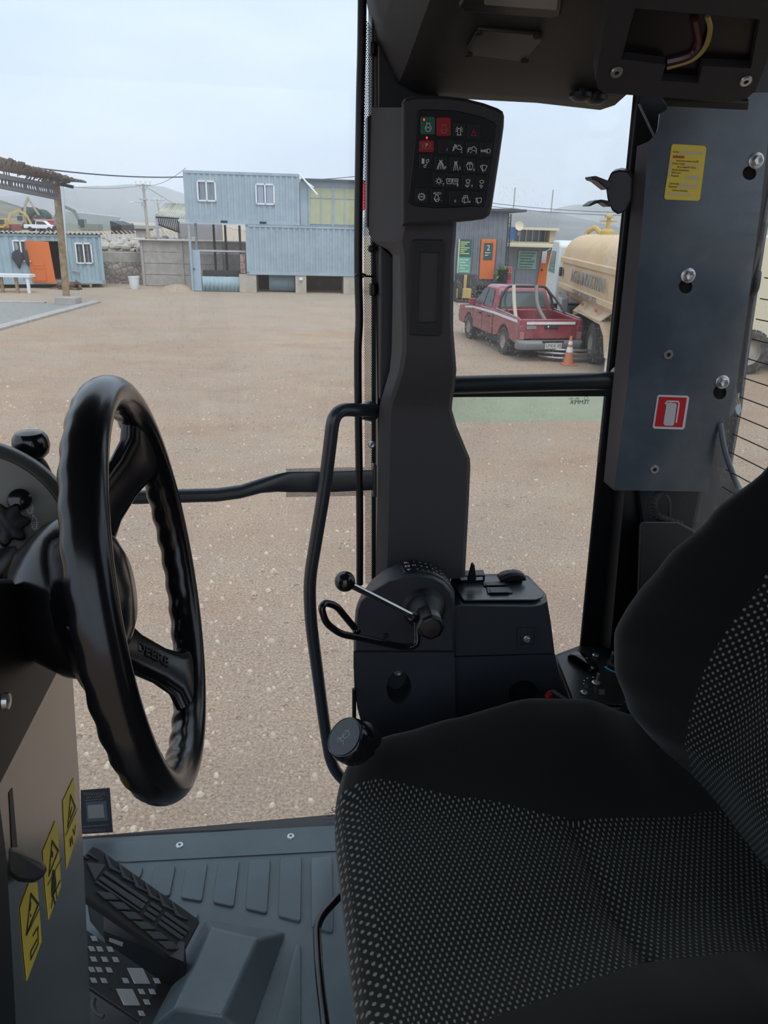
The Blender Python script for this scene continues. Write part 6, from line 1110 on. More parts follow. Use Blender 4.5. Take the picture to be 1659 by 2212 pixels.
v_ = 1.10; m = MB(); m.tube(round_path([PV(900, 1340, 1.12), PV(902, 1396, 1.10), PV(870, 1398, 1.10), PV(775, 1377, 1.08), PV(735, 1370, 1.07), PV(703, 1345, 1.06), PV(694, 1312, 1.06), PV(702, 1302, 1.07), PV(726, 1308, 1.08), PV(752, 1340, 1.09), PV(773, 1365, 1.10)], .02, 5), .0059, 14); m.build('bent_rod', GLOSS, lh)
m = MB(); m.ball(PV(770, 1362, 1.095), .007); m.build('weld_bead', GLOSS, lh); screw(VF(1.165), 832, 1374, .006, lh, 0, RUB)
# knob
kn = thing('wiper_knob', 'large black round knob with washer symbol beside the seat front', 'knob', PV(760, 1620, 1.0))
kc = PV(744, 1592, .985); kax = (CAM-kc).normalized()*.42+UL*-.62+ZL*.55; kax.normalize()
FKn = Fr(kc, kax.cross(ZL)*-1, ZL-kax*kax.z); FKn.n = kax
m = MB(); m.lathe([(.014, -.055), (.03, -.046), (.036, -.033), (.037, -.012), (.0345, -.002), (.0325, 0), (.032, -.0008), (0, -.0008)], kc, kax, 28); m.build('knob_body', GLOSS, kn, ang=50, bevel=.0015)
m = MB(); m.lathe([(.030, 0), (.030, .0008), (.0, .0009)], kc, kax, 40); kf = m.build('knob_cap', mat('cap_grey', (.035, .045, .055), .4), kn)
m = MB()
for ln in ([(-.006, .009), (.0, .012), (.007, .009), (.005, -.001), (-.005, -.001), (-.006, .009)], [(-.001, .011), (-.003, -.006)], [(-.009, -.009), (-.004, -.005), (0, -.009), (.004, -.005), (.009, -.009)], [(-.004, -.006), (-.005, -.012)]): stroke(m, FKn, ln, .0012, .001, .0003)
m.build('washer_symbol', INKD, kf, smooth=False)
m = MB(); m.tube([kc-kax*.035, PV(800, 1625, 1.02)], .009, 10); m.lathe([(.02, 0), (.024, .01), (.022, .03), (.01, .035)], PV(790, 1590, 1.02)-kax*.02, kax, 16); m.build('knob_stem', BLK, kn)
m = MB(); m.tube([PV(765, 1488, 1.17), PV(765, 1580, 1.17), PV(785, 1640, 1.17)], .004, 8); tag(m.build('edge_strip', BLK), 'slim black strip at the lower left edge of the console', 'strip')

# ---- climate panel on the right
hv = thing('climate_panel', 'black climate control panel with knob and switches between console and seat', 'panel', PZ(1290, 1460, 2.40))
FH = Fr(PZ(1240, 1515, 2.5), UL, VL)
hp_o = [(1240, 1518), (1206, 1430), (1204, 1418), (1254, 1399), (1262, 1397), (1470, 1397), (1500, 1530)]
m = MB(); m.prism([FH.at(x, y, -.004) for x, y in [(1234, 1532), (1198, 1432), (1198, 1412), (1252, 1392), (1470, 1390), (1520, 1532)]], -ZL*.14); m.build('panel_box', BLK, hv, bevel=.006)
fh_ = trace(FH, hp_o, .005, .001).build('panel_face', mat('climate_black', (.012, .013, .015), .28), hv, bevel=.0015)
for x, y in ((1287, 1416), (1261, 1497)): screw(FH, x, y, .0075, hv, .002)
c = FH.at(1260, 1436, .001); m = MB(); RX = (UL*.35-VL*.94).normalized(); RY = ZL.cross(RX); m.loft([[c+RX*a+RY*b+ZL*h for b, h in ((-.013, 0), (-.013, z), (-.008, z+.003), (.008, z+.003), (.013, z), (.013, 0))] for a, z in ((-.038, .006), (-.032, .012), (-.015, .017), (.008, .018), (.026, .015), (.036, .008))]); k = m.build('rocker_switch', GLOSS, hv, bevel=.002)
text('O', Fr(c+ZL*.0215+RX*.008, RY, -RX), 0, 0, .007, INKD, k, c=0, ext=.0001)
p = FH.at(1334, 1438, .001); m = MB(); m.lathe([(.024, 0), (.0235, .008), (.018, .010), (.017, .032), (.015, .035), (0, .035)], p, ZL, 28); k = m.build('temperature_knob', BLK, hv, ang=30); m = MB(); m.bar(p+ZL*.0362-UL*.015-VL*.004, p+ZL*.0362+UL*.0+VL*.0, .0018, .001); m.build('knob_pointer', INK, k)
m = MB(); ag = [math.pi*(1.0+.62*j/16) for j in range(17)]; m.loft([[p+(UL*math.cos(a)+VL*math.sin(a))*r+ZL*h for r, h in ((.027, .0007), (.033, .0007), (.033, .0012), (.027, .0012))] for a in ag]); m.build('blue_arc', mat('arc_blue', (.03, .22, .42), .5), hv)
p = FH.at(1287, 1476, .001); m = MB(); m.lathe([(.0095, 0), (.0095, .003), (.006, .004), (.005, .006)], p, ZL, 6, ); k = m.build('toggle_nut', ZINC, hv); m = MB(); m.tube([p+ZL*.004, p+ZL*.024+UL*.003], .003, 10, rs=[.0022, .0036]); m.build('toggle_lever', ZINC, k)
for x, y in ((1269, 1465), (1262, 1470), (1261, 1477), (1281, 1463)): m = MB(); m.lathe([(.0016, 0), (.0016, .0003)], FH.at(x, y, .0013), ZL, 10); m.build('dot_mark', INK, hv)
m = MB(); [stroke(m, FH, [FH.loc(x+1300+0, y+1496) for x, y in C_(dx, dy, 2.6, n=8)], .0007, .0014, .0002) for dx, dy in ((-3, -3), (3, -3), (-3, 3), (3, 3))]; stroke(m, FH, [FH.loc(x, y) for x, y in C_(1266, 1484, 3, n=8)], .0006, .0014, .0002); m.build('fan_symbol', INKD, fh_, smooth=False)
ad_ = thing('seat_adjuster', 'small grey and black seat adjuster levers below the climate panel', 'lever', PV(1370, 1560, 1.1))
for x, y, mm_ in ((1352, 1540, BLK), (1364, 1548, mat('mid_grey_plastic', (.07, .07, .075), .5)), (1378, 1556, mat('mid_grey_plastic', (.07, .07, .075), .5))): m = MB(); m.prism([PV(a, b, 1.10) for a, b in ((x-8, y+14), (x+6, y-14), (x+11, y-12), (x+2, y+18))], VL*.02); m.build('adjuster_blade', mm_, ad_, bevel=.001)
bk2 = thing('belt_buckle', 'seat belt buckle with red release button at the seat edge', 'buckle', PV(1200, 1510, 1.14))
m = MB(); m.loft([P_([(1184, 1494), (1190, 1491), (1232, 1520), (1222, 1540), (1178, 1520)], 1.13), P_([(1192, 1490), (1197, 1489), (1240, 1518), (1232, 1538), (1188, 1516)], 1.155)]); m.build('buckle_body', mat('buckle_grey', (.06, .06, .065), .45), bk2, bevel=.003)
m = MB(); m.prism(P_([(1180, 1510), (1191, 1497), (1196, 1512), (1188, 1514)], 1.127), VL*.012); m.build('release_button', mat('buckle_red', (.55, .01, .02), .4), bk2, bevel=.001)

# ---- seat
seat = thing('operator_seat', 'black cloth operator seat with grey dotted centre panels', 'seat', W(.4, .76, FZ))
def sstep(a, b, x): t = max(0, min(1, (x-a)/(b-a))); return t*t*(3-2*t)
def lin(tab, x):
    for (a, fa), (b, fb) in zip(tab, tab[1:]):
        if x <= b: t = max(0, (x-a)/(b-a)); t = t*t*(3-2*t)*.5+t*.5; return fa+(fb-fa)*t
    return tab[-1][1]
UPATH = [(.165, -.26), (.125, -.20), (.095, -.13), (.082, -.08), (.082, -.045), (.094, -.018), (.12, -.004), (.16, 0)]
def sprof(s):
    if s < .3: k = s/.3*(len(UPATH)-1); j = min(int(k), len(UPATH)-2); f = k-j; return UPATH[j][0]+(UPATH[j+1][0]-UPATH[j][0])*f, UPATH[j][1]+(UPATH[j+1][1]-UPATH[j][1])*f
    return .16+(s-.3)/.7*.60, 0
FAR_B = [(.08, .985), (.15, .985), (.3, .925), (.45, .870), (.6, .865), (.76, .88)]; NEAR_B = [(.08, .535), (.2, .56), (.45, .60), (.7, .62)]
CREST = [(.08, 2.555), (.16, 2.572), (.28, 2.597), (.44, 2.628), (.55, 2.618), (.65, 2.575), (.76, 2.54)]
def sv(t, u):
    fb, nb = lin(FAR_B, u), lin(NEAR_B, u)
    if t < .25: return .44+(nb-.44)*t/.25
    if t < .75: return nb+(fb-nb)*(t-.25)/.5
    return fb+(1.115-fb)*(t-.75)/.25
def sz(u, v):
    fb, nb = lin(FAR_B, u), lin(NEAR_B, u); ctr = 2.515-.02*sstep(.3, .7, u); c = lin(CREST, u)
    z = ctr + (c-.012-ctr)*sstep(fb-.05, 1.06, v)*1.0 + (c-.03-ctr)*.75*(1-sstep(.50, nb+.12, v))
    z -= .16*(max(0, v-1.052)/.063)**2.2 + .2*(max(0, .505-v)/.065)**2.2
    crease = abs((u-.455)+(.76-v)*.04); z -= .012*math.exp(-(crease/.014)**2)*(1 if nb < v < fb else 0)
    return z
def seat_pt(s, t):
    u, dz = sprof(s); v = sv(t, max(u, .08)); z = sz(max(u, .1), v)+dz
    r = max(0, (v-.93)/.185)**2.2*.075 + max(0, (.58-v)/.14)**2.2*.03; k = 1-sstep(.16, .45, u); u2 = u + r*k
    return W(u2, v, z)
def seat_part(t0, t1, nm, mm, n): m = MB(); m.grid(lambda s, t: seat_pt(s, t0+(t1-t0)*t), 70, n); o = m.build(nm, mm, seat, ang=80, fix=False); return o
o = seat_part(.25, .75, 'cushion_centre', FAB, 40); set_uv(o, lambda u, v, z: (u-(z if u < .14 else 2.515)*.8, v))
seat_part(.75, 1, 'cushion_bolster', VEL, 24); seat_part(0, .25, 'cushion_bolster', VEL, 20)
m = MB(); m.loft([[W(.10, .5, 2.36), W(.7, .5, 2.36), W(.7, 1.06, 2.36), W(.10, 1.06, 2.36)], [W(.2, .56, 2.2), W(.66, .56, 2.2), W(.66, 1.0, 2.2), W(.2, 1.0, 2.2)]]); m.build('seat_pan', BLK, seat, bevel=.01)
m = MB(); wbox(.24, .62, .6, .96, FZ, 2.2, m); m.build('suspension_base', RUB, seat, bevel=.02)
# backrest: h up the back, t across
HB = [(2.46, .735), (2.6, .70), (2.75, .715), (2.95, .775), (3.15, .84), (3.35, .88)]                 # centre plane u(z)
EDGE_V = [(2.46, 1.06), (2.6, 1.055), (2.72, 1.05), (2.8, 1.035), (2.9, 1.0), (3.0, .955), (3.1, .90), (3.2, .85), (3.35, .80)]
EDGE_U = [(2.46, .70), (2.54, .655), (2.60, .61), (2.68, .575), (2.76, .562), (2.84, .58), (2.92, .605), (3.0, .638), (3.1, .676), (3.2, .71), (3.35, .76)]
INS_V = [(2.46, .95), (2.58, .935), (2.7, .925), (2.8, .915), (2.92, .895), (3.05, .865), (3.35, .76)]
def bpt(h, t):
    z = 2.46+h*.89; e = lin(EDGE_V, z); eu = lin(EDGE_U, z); iv = lin(INS_V, z); uc = lin(HB, z); vm = .76; niv = 2*vm-iv; ne = 2*vm-e
    if t < .3: w_ = t/.3; v = ne+(niv-ne)*w_
    elif t < .7: v = niv+(iv-niv)*(t-.3)/.4
    elif t < .92: v = iv+(e-iv)*(t-.7)/.22
    else: q = (t-.92)/.08; a = q*math.pi*.5; return W(eu+.012+.09*(1-math.cos(a))*1.0+.02*q, e+.016*math.sin(a), z)
    d = abs(v-vm); k = sstep(abs(iv-vm)*.55, abs(e-vm)*.97, d); u = uc+(eu+.012-uc)*k - .012*math.sin(math.pi*max(0, min(1, (d-abs(iv-vm))/(abs(e-iv)+1e-6)))) if d > abs(iv-vm)*.55 else uc
    return W(u, v, z)
def back_part(t0, t1, nm, mm, n): m = MB(); m.grid(lambda s, t: bpt(s, t0+(t1-t0)*t), 60, n); return m.build(nm, mm, seat, ang=80, fix=False)
o = back_part(.3, .7, 'backrest_centre', FAB, 36); set_uv(o, lambda u, v, z: (v*1.02, z))
back_part(.7, 1, 'backrest_bolster', VEL, 26); back_part(0, .3, 'backrest_bolster', VEL, 14)
m = MB(); m.loft([[W(u+.13, v, z) for v in (.50, 1.0)]+[W(u+.05, v, z) for v in (1.03, .47)] for z, u in ((2.46, .70), (2.75, .70), (3.0, .77), (3.3, .86))]); m.build('back_shell', BLK, seat, bevel=.01)

# ---- steering wheel
Wc = W(-.133, .717, 3.043); a_, b_ = .0144, .131; WN = (UL*math.cos(b_)*math.cos(a_)+VL*math.cos(b_)*math.sin(a_)+ZL*math.sin(b_)).normalized(); E1 = WN.cross(ZL).normalized(); E2 = WN.cross(E1)
sw_ = thing('steering_wheel', 'gloss black steering wheel with finger-grip rim seen almost edge on', 'steering wheel', Wc)
WP = lambda th, r, h=0: Wc+(E1*math.cos(th)+E2*math.sin(th))*r+WN*h
WHM = mat('wheel_black', (.006, .006, .0075), .2, spec=.5)
def rimpt(i, j, ni=300, nj=20):
    th = 2*math.pi*i/ni; ph = 2*math.pi*j/nj; c, s = math.cos(ph), math.sin(ph); wav = .0009*math.cos(40*th)*max(0, -s*.9-c*.35+.1)
    return WP(th, .2+(.0172+wav)*c, (.0195+wav)*s)
m = MB(); m.add([rimpt(i, j) for i in range(300) for j in range(20)], [(i*20+j, ((i+1) % 300)*20+j, ((i+1) % 300)*20+(j+1) % 20, i*20+(j+1) % 20) for i in range(300) for j in range(20)]); m.build('rim', WHM, sw_, ang=80)
HC = Wc-WN*.075
m = MB(); m.lathe([(.03, -.06), (.06, -.04), (.08, -.012), (.086, .008), (.08, .026), (.06, .038), (0, .044)], HC, WN, 40); m.build('hub', WHM, sw_)
m = MB(); m.lathe([(.060, .034), (.058, .046), (.04, .054), (0, .058)], HC, WN, 36); m.build('horn_cap', mat('cap_black', (.014, .015, .018), .18), sw_)
def spoke(idx, nm='spoke', k=1.):
    th = math.radians(30*idx); dr = (E1*math.cos(th)+E2*math.sin(th)); tg_ = WN.cross(dr); m = MB(); rings = []
    for r, h, w_, tk, kk in ((r_, h_, q_, t_, k if r_ < .15 else min(k, .062/q_)) for r_, h_, q_, t_ in ((.03, -.07, .036, .016), (.07, -.062, .030, .014), (.11, -.045, .023, .012), (.145, -.024, .0215, .011), (.168, -.010, .026, .011), (.182, -.003, .042, .011), (.192, 0, .055, .010))):
        c = Wc+dr*r+WN*h; rings.append([c+tg_*w_*kk*math.copysign(abs(math.cos(q))**.5, math.cos(q))+WN*tk*math.copysign(abs(math.sin(q))**.7, math.sin(q)) for q in (2*math.pi*k/20 for k in range(20))])
    m.loft(rings); return m.build(nm, WHM, sw_, ang=50), dr, tg_
for i in (7.15, 10.9, .2): spoke(i, k=1.65)
o, dr, tg_ = spoke(3.8, k=1.15); cm_ = Wc+dr*.122+WN*-.0255; sd_ = (dr*.055+WN*.031).normalized()
text('DEERE', Fr(cm_, sd_, tg_), 0, 0, .018, mat('embossed_black', (.02, .02, .022), .5), o, 'embossed_letters', c=.0, ext=.0012)
m = MB(); m.tube([HC-WN*.03, HC-WN*.12-ZL*.05], .03, 20); m.build('column_neck', BLK, sw_)

# ---- dash and column
col = thing('steering_column', 'black steering column shroud behind the wheel hub', 'column', W(-.35, .7, 2.1))
m = MB(); m.loft([[W(u+.0, .717+dv, z+dz) for dv, dz in ((-.08, -.06), (.07, -.06), (.085, 0), (.07, .07), (-.08, .07))] for u, z in ((-.275, 3.0), (-.34, 2.98), (-.5, 2.93))]); m.build('shroud', BLK, col, bevel=.01)
m = MB(); wbox(-.62, -.36, .52, .82, FZ, 2.95, m); m.build('pedestal_core', BLK, col, bevel=.01)
h8 = math.radians(8.5); FPn = Fr(PV(178, 1800, .80), VL, ZL); PANM = mat('brown_grey_steel', (.30, .28, .265), .27, metal=.95)
pan = trace(FPn, [(148, 1330), (158, 1480), (172, 1702), (180, 1850), (196, 2200), (203, 2420), (-150, 2420), (-60, 1330)], .012).build('side_cover', PANM, col)
trace(FPn, [(20, 1712), (27, 1702), (38, 1830), (26, 1832)], .001, .0006).build('cover_slot', BLK, col)
m = MB(); m.prism([FPn.at(x, y, .02) for x, y in ((-160, 1250), (30, 1250), (150, 1455), (128, 1450), (0, 1702), (-160, 1800))], -FPn.n*.015); m.build('column_shadow_plate', BLK, col, bevel=.004)  # black plate standing in for the steering column's shadow on the cover
m = MB(); m.prism([FPn.at(x, y, .03) for x, y in ((-120, 1700), (2, 1690), (20, 1830), (30, 1990), (44, 2250), (40, 2420), (-160, 2420))], -FPn.n*.03); m.build('near_post', BLK, col, bevel=.008)
m = MB(); m.lathe([(.008, 0), (.007, .004), (0, .005)], FPn.at(9, 1515, .022), FPn.n, 16); m.build('bright_rivet', ZINC, col)
lv = thing('release_lever', 'black rounded lever on the left of the yellow labels', 'lever', FPn.at(60, 1870, .02)); m = MB(); m.loft([[FPn.at(x, y, c) for x, y in ((18, 1829), (30, 1830), (62, 1843), (88, 1855), (99, 1868), (101, 1880), (92, 1897), (70, 1907), (40, 1905), (20, 1890))] for c in (.03, .012)]); m.build('lever_paddle', BLK, lv, bevel=.004)
def ylabel(pts, tri, lab, extra):
    o = trace(FPn, pts, .0006, .001).build('warning_label', YLAB, None, smooth=False); tag(o, lab, 'label'); m = MB(); stroke(m, FPn, [FPn.loc(*p) for p in tri], .0026, .0014, .0003, True); m.build('warning_triangle', INKB, o, smooth=False)
    m = MB()
    for e in extra: (m.prism([FPn.at(*p, .0014) for p in e[1]], FPn.n*.0003) if e[0] == 'f' else stroke(m, FPn, [FPn.loc(*p) for p in e[1]], e[2], .0014, .0003))
    m.build('pictogram', INKB, o, smooth=False); return o
Z5 = lambda L: [(x/3.935, 1650+y/3.935) for x, y in L]
DI = mat('label_ochre', (.35, .25, .02), .5)
ylabel(Z5([(175, 1220), (250, 1012), (318, 1008), (337, 1250), (355, 1510), (230, 1845), (203, 1580)]), Z5([(250, 1110), (315, 1195), (213, 1450)]), 'lowest yellow warning label, with an exclamation triangle', [('f', Z5([(254, 1160), (264, 1180), (258, 1250), (252, 1240)])), ('f', Z5([(256, 1275), (265, 1278), (263, 1300), (255, 1298)])), ('s', Z5([(215, 1455), (328, 1225)]), .0012), ('s', Z5([(268, 1460), (310, 1390), (312, 1530), (250, 1660), (248, 1600), (300, 1500)]), .002)])
ylabel(Z5([(368, 740), (475, 480), (492, 540), (505, 780), (520, 1040), (415, 1325), (388, 1060)]), Z5([(432, 660), (484, 740), (405, 945)]), 'middle yellow warning label, with a seated figure pictogram', [('f', Z5([(438, 730), (452, 760), (448, 800), (432, 790)])), ('f', Z5([(448, 900), (468, 905), (470, 950), (478, 1010), (470, 1080), (440, 1140), (436, 1060), (442, 950)])), ('s', Z5([(500, 995), (445, 1110), (425, 1220)]), .002), ('s', Z5([(440, 1120), (455, 1190)]), .003), ('s', Z5([(395, 1030), (512, 800)]), .0012), ('s', Z5([(466, 1080), (470, 1140)]), .002)])
ylabel(Z5([(538, 315), (630, 115), (642, 350), (657, 600), (568, 895), (552, 600)]), Z5([(590, 270), (630, 370), (566, 535)]), 'topmost yellow warning label at the far edge of the column cover', [('s', Z5([(600, 370), (585, 450), (590, 400)]), .002), ('s', Z5([(585, 640), (590, 700), (600, 620), (610, 680)]), .002), ('s', Z5([(610, 560), (622, 600), (630, 530)]), .002), ('s', Z5([(548, 610), (648, 380)]), .0012)])
# gauge pod and levers at the far left
gp_ = thing('gauge_pod', 'round grey instrument pod with star knob at the left edge', 'instrument pod', PV(-70, 1180, .9))
FGp = Fr(PV(-75, 1182, .80), (CAM-PV(-75, 1182, .80)).cross(ZL)*-1, ZL); FGp.n = FGp.a.cross(FGp.b); q0 = (CAM-FGp.o).normalized(); FGp = Fr(FGp.o, ZL.cross(q0), ZL-q0*q0.z)
PODM = mat('pod_grey', (.085, .080, .068), .35)
m = MB(); m.lathe([(.118, -.10), (.124, -.02), (.118, -.004), (.108, 0), (.1065, -.004)], FGp.o, FGp.n, 64, cap=False); m.build('pod_shell', PODM, gp_, ang=50); m = MB(); m.lathe([(.107, -.006), (.105, -.004), (0, -.004)], FGp.o, FGp.n, 64); pf = m.build('pod_face', mat('pod_face', (.19, .175, .145), .3), gp_)
m = MB(); c = FGp.at(12, 1133, .004); m.lathe([(.02, 0), (.022, .012), (.012, .016), (0, .016)], c, FGp.n, 24)
m = MB(); m.loft([[c+(FGp.a*math.cos(q)+FGp.b*math.sin(q))*(r+r*.16*math.cos(7*q))+FGp.n*h for q in (2*math.pi*k/84 for k in range(84))] for r, h in ((.020, 0), (.022, .004), (.022, .011), (.019, .015), (.009, .0165))])
m.build('star_knob', BLK, gp_); m = MB(); m.lathe([(.013, 0), (.012, .01), (.007, .012), (0, .012)], FGp.at(42, 1080, .002), FGp.n, 24); m.build('push_button', GLOSS, gp_)
m = MB()
for cx, cy in ((65, 1098), (75, 1132)):
    stroke(m, FGp, [FGp.loc(*p) for p in [(cx-5, cy+5), (cx-6, cy-5), (cx-4, cy-14), (cx-4, cy-20), (cx+5, cy-9), (cx+5, cy+4), (cx+3, cy+11), (cx-2, cy+12), (cx-5, cy+5)]], .0009, -.003, .0002)
    for k in range(4): stroke(m, FGp, [FGp.loc(cx-10+k, cy-4+4*k), FGp.loc(cx+8, cy-3+4*k)], .0007, -.003, .0002)
m.build('lamp_symbol', INK, pf, smooth=False)
kb = thing('control_knob', 'black flattened ball knob on a short lever behind the gauge pod', 'knob', PV(100, 1040, .97)); c = PV(67, 962, .95); m = MB(); m.lathe([(.0, -.019), (.012, -.018), (.020, -.010), (.0225, 0), (.021, .010), (.0165, .0165), (.008, .0185), (0, .0187)], c, ZL, 28); m.build('knob_ball', GLOSS, kb)
m = MB(); m.tube(smooth_path([c-ZL*.017, PV(88, 1008, .95), PV(108, 1050, .96), PV(125, 1085, .98)]), .009, 12, rs=None); m.build('lever_stem', BLK, kb)
lb2 = thing('bar_fitting', 'small fitting joining the door bar near the gauge pod', 'fitting', PV(120, 1060, 1.1)); m = MB(); m.loft([[FB_.at(x, y)+ZL*r*math.sin(a)-VL*r*math.cos(a) for a in (k*math.pi/6 for k in range(12))] for x, y, r in ((40, 1070, .02), (86, 1070, .02), (92, 1070, .014), (130, 1072, .016))]); m.build('fitting_body', BLK, lb2)

# ---- floor mat, pads, hump
mt = MB(); mt.prism([PZ(x, y, FZ-.010) for x, y in ((130, 1822), (745, 1789), (1050, 1785), (1200, 2400), (-300, 2400), (-300, 1850))], ZL*.010); fm = mt.build('floor_mat', MATR, None, smooth=False); tag(fm, 'dark blue grey rubber floor mat with raised pads', 'floor mat')
Z6 = lambda x, y: (160+x/2.592, 1740+y/2.592)
def fpad(q, h=.004, nm='raised_pad'):
    P = [PZ(*Z6(*p), FZ) for p in q]; c = sum(P, Vector())/4; out = []
    rp2 = round_path([P[-1].lerp(P[0], .5)]+P+[P[-1].lerp(P[0], .5)], .008, 3)[:-1]; m = MB(); m.loft([[p for p in rp2], [p+ZL*h for p in rp2], [p+(c-p)*.03+ZL*(h+.0015) for p in rp2]]); return m.build(nm, MATR, fm, ang=30)
for q in ([(295, 330), (388, 350), (370, 415), (300, 400)], [(452, 345), (570, 340), (535, 518), (425, 500)], [(632, 335), (748, 330), (716, 545), (597, 525)], [(808, 320), (926, 316), (894, 577), (777, 550)], [(982, 310), (1099, 306), (1080, 614), (959, 586)], [(1154, 300), (1273, 292), (1268, 660), (1144, 628)], [(1326, 300), (1444, 292), (1450, 720), (1330, 690)], [(1240, 780), (1268, 790), (1268, 1300), (1115, 1300)], [(640, 600), (698, 600), (690, 640), (650, 660)]): fpad(q)
m = MB(); m.prism([PZ(*Z6(*p), FZ) for p in ((290, 320), (1510, 255), (1510, 120), (40, 225), (40, 300))], ZL*.0025); m.build('mat_border', MATR, fm, smooth=False)
for k, (x, y) in enumerate(((388, 1826), (628, 1807))):
    s = MB(); p = PZ(x, y, FZ+.0025); s.lathe([(.009, 0), (.008, .002), (.004, .003), (0, .003)], p, ZL, 20); s = s.build('floor_screw', ZINC, fm); q = MB(); [q.box(p+ZL*.003, (.004, .0009, .0006), (UL*math.cos(w_)+VL*math.sin(w_), VL*math.cos(w_)-UL*math.sin(w_), ZL)) for w_ in (.5, 2.07)]; q.build('cross_slot', BLK, s)
hp = MB(); top = [PZ(*Z6(*p), 2.125) for p in ((770, 680), (1030, 745), (830, 1190), (560, 1140))]; base = [PZ(*Z6(*p), FZ) for p in ((735, 640), (1190, 708), (990, 1290), (380, 1290))]
hp.loft([base, top]); hb_ = hp.build('pedal_housing', MATR, None, bevel=.006, seg=3); tag(hb_, 'raised angular rubber covered housing in front of the pedals', 'housing')
# accelerator
ap = thing('accelerator_pedal', 'wide ribbed black rubber treadle pedal', 'pedal', PZ(330, 1980, FZ))
A, B, Cc = PZ(200, 1826, 2.26), PZ(432, 1985, 2.13), PZ(390, 2078, 2.13); FA_ = Fr(Cc, B-Cc, A-B); FA_.n = FA_.n if FA_.n.z > 0 else -FA_.n
ap_o = [(178, 1852), (200, 1826), (214, 1832), (430, 1985), (432, 1992), (388, 2076), (176, 1932), (170, 1900)]
trace(FA_, ap_o, .018).build('tread_plate', RUB, ap, bevel=.003)
Z5p = lambda x, y: (x/3.935, 1650+y/3.935)
RIB = mat('pedal_rubber', (.030, .033, .036), .5)
def rib(pts): m = MB(); m.prism([FA_.at(*Z5p(*p)) for p in pts], FA_.n*.004); m.build('tread_rib', RIB, ap, bevel=.0012)
for q in ([(830, 985), (860, 960), (1235, 1200), (1205, 1245)], [(870, 935), (890, 915), (1262, 1165), (1240, 1190)], [(800, 1010), (822, 1000), (1200, 1262), (1175, 1260)],
          [(735, 845), (895, 865), (805, 1000)]): rib(q)
for s_, e_ in (((1275, 1190), (1370, 1252)), ((1248, 1232), (1345, 1294)), ((1222, 1272), (1320, 1334)), ((1395, 1272), (1610, 1418)), ((1370, 1312), (1580, 1456)), ((1345, 1350), (1550, 1494))): rib([(s_[0]+8, s_[1]-13), (e_[0]+8, e_[1]-13), (e_[0]-8, e_[1]+13), (s_[0]-8, s_[1]+13)])
for k in range(6):
    x = 890+k*112; y = 770+k*79; rib([(x, y+15), (x+12, y+5), (x+60, y+112), (x+150, y+165), (x+125, y+165), (x+35, y+125)])
for k in range(6):
    x = 810+k*105; y = 1090+k*84; rib([(x, y), (x+130, y+12), (x+200, y+75), (x+80, y+70)])
rib([(735, 770), (752, 760), (840, 825), (815, 820)]); rib([(700, 790), (712, 785), (760, 812), (745, 815)])
m = MB(); m.prism([PZ(*Z5p(*p), 2.14) for p in ((720, 1060), (880, 1250), (880, 1420), (1300, 1580), (1560, 1680), (1570, 1520), (1100, 1240))], -ZL*.09); m.build('pedal_bracket', BLK, ap)
m = MB(); m.prism([PZ(*Z5p(*p), 2.145) for p in ((930, 1480), (1048, 1520), (1040, 1555), (925, 1510))], ZL*.001); m.build('paper_tag', mat('paper_grey', (.22, .22, .21), .8), ap)
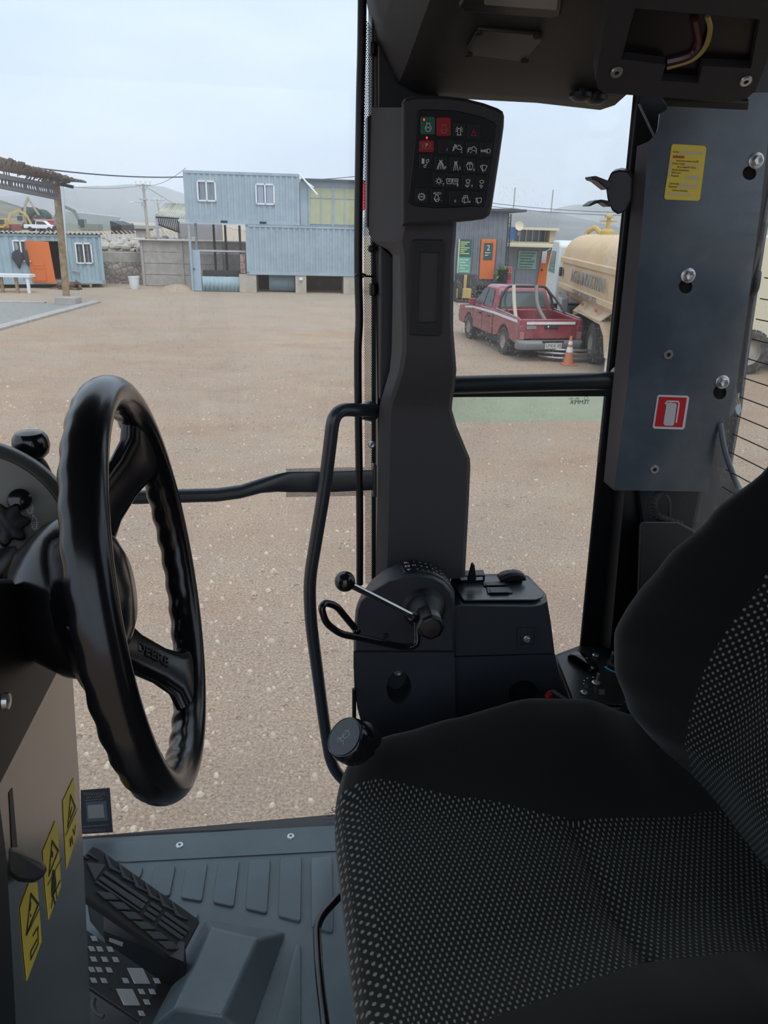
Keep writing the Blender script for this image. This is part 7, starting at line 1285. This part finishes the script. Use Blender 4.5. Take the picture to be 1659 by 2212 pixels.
# brake
bpd = thing('brake_pedal', 'dark metal pedal plate with raised silver diamond studs', 'pedal', PZ(260, 2110, FZ)); A, B, Cc = PZ(190, 2008, 2.27), PZ(346, 2118, 2.18), PZ(303, 2207, 2.18); FB2 = Fr(Cc, B-Cc, A-B); FB2.n = FB2.n if FB2.n.z > 0 else -FB2.n
trace(FB2, [(175, 1998), (188, 2009), (344, 2116), (338, 2135), (303, 2206), (192, 2132), (170, 2115)], .008).build('pedal_plate', mat('pedal_steel', (.05, .052, .055), .35, metal=.5), bpd, bevel=.001)
SIL = mat('stud_silver', (.36, .38, .40), .35, metal=.5)
def stud(x, y, w_=62, h_=48, sk=22): m = MB(); m.prism([FB2.at(*Z5p(*p)) for p in ((x, y), (x+w_, y+2), (x+w_+sk, y+h_), (x+sk, y+h_-2))], FB2.n*.002); m.build('stud', SIL, bpd, bevel=.0006)
for x, y in ((762, 1465), (742, 1552), (810, 1554), (898, 1556), (758, 1640), (852, 1642), (945, 1644), (742, 1728), (805, 1730), (890, 1732), (758, 1820), (845, 1822), (1030, 1822), (1165, 1915), (1255, 1915), (1210, 2004), (1165, 2100), (1295, 1824)): stud(x, y, 48, 46, 22)
stud(1075, 1738, 135, 135, 65); stud(982, 1915, 140, 142, 68)
m = MB(); m.prism([FB2.at(*Z5p(*p)) for p in ((1060, 1665), (1085, 1690), (960, 1930), (925, 1905))], FB2.n*.0012); m.build('pedal_rib', mat('pedal_steel', (.05, .052, .055), .35), bpd)
m = MB(); m.prism([PZ(*Z5p(*p), 2.15) for p in ((760, 1900), (1180, 2180), (1180, 2400), (700, 2400))], -ZL*.1); m.build('pedal_arm', BLK, bpd); m = MB(); m.tube(smooth_path([PZ(*Z5p(*p), 2.2) for p in ((800, 2000), (790, 2060), (820, 2120), (880, 2150))]), .004, 8); m.build('return_spring', DKST, bpd)
m = MB(); m.prism([PZ(*Z5p(*p), 2.06) for p in ((1345, 1840), (1480, 1890), (1310, 2330), (1180, 2330), (1200, 2160))], -ZL*.012); tag(m.build('pedal_slot_cover', BLK), 'black slot plate between brake pedal and raised housing', 'plate')
# seat side rail
sr = thing('seat_rail', 'bent black tube rail rising from the floor in front of the seat', 'rail', PZ(690, 2150, FZ)); m = MB(); m.tube(round_path([PZ(790, 1905, 2.2), PZ(752, 1916, 2.2), PZ(683, 1990, 2.2), PZ(690, 2110, 2.2), PZ(708, 2260, 2.2), PZ(720, 2330, 2.2)], .03, 6), .0075, 16); m.build('rail_tube', GLOSS, sr)
m = MB(); m.tube([PZ(720, 2330, 2.2), PZ(720, 2330, 2.2)-ZL*.16], .0075, 12); m.build('rail_leg', GLOSS, sr); m = MB(); m.tube([PZ(790, 1905, 2.2), PZ(790, 1905, 2.2)-ZL*.16], .0075, 12); m.build('rail_leg', GLOSS, sr)
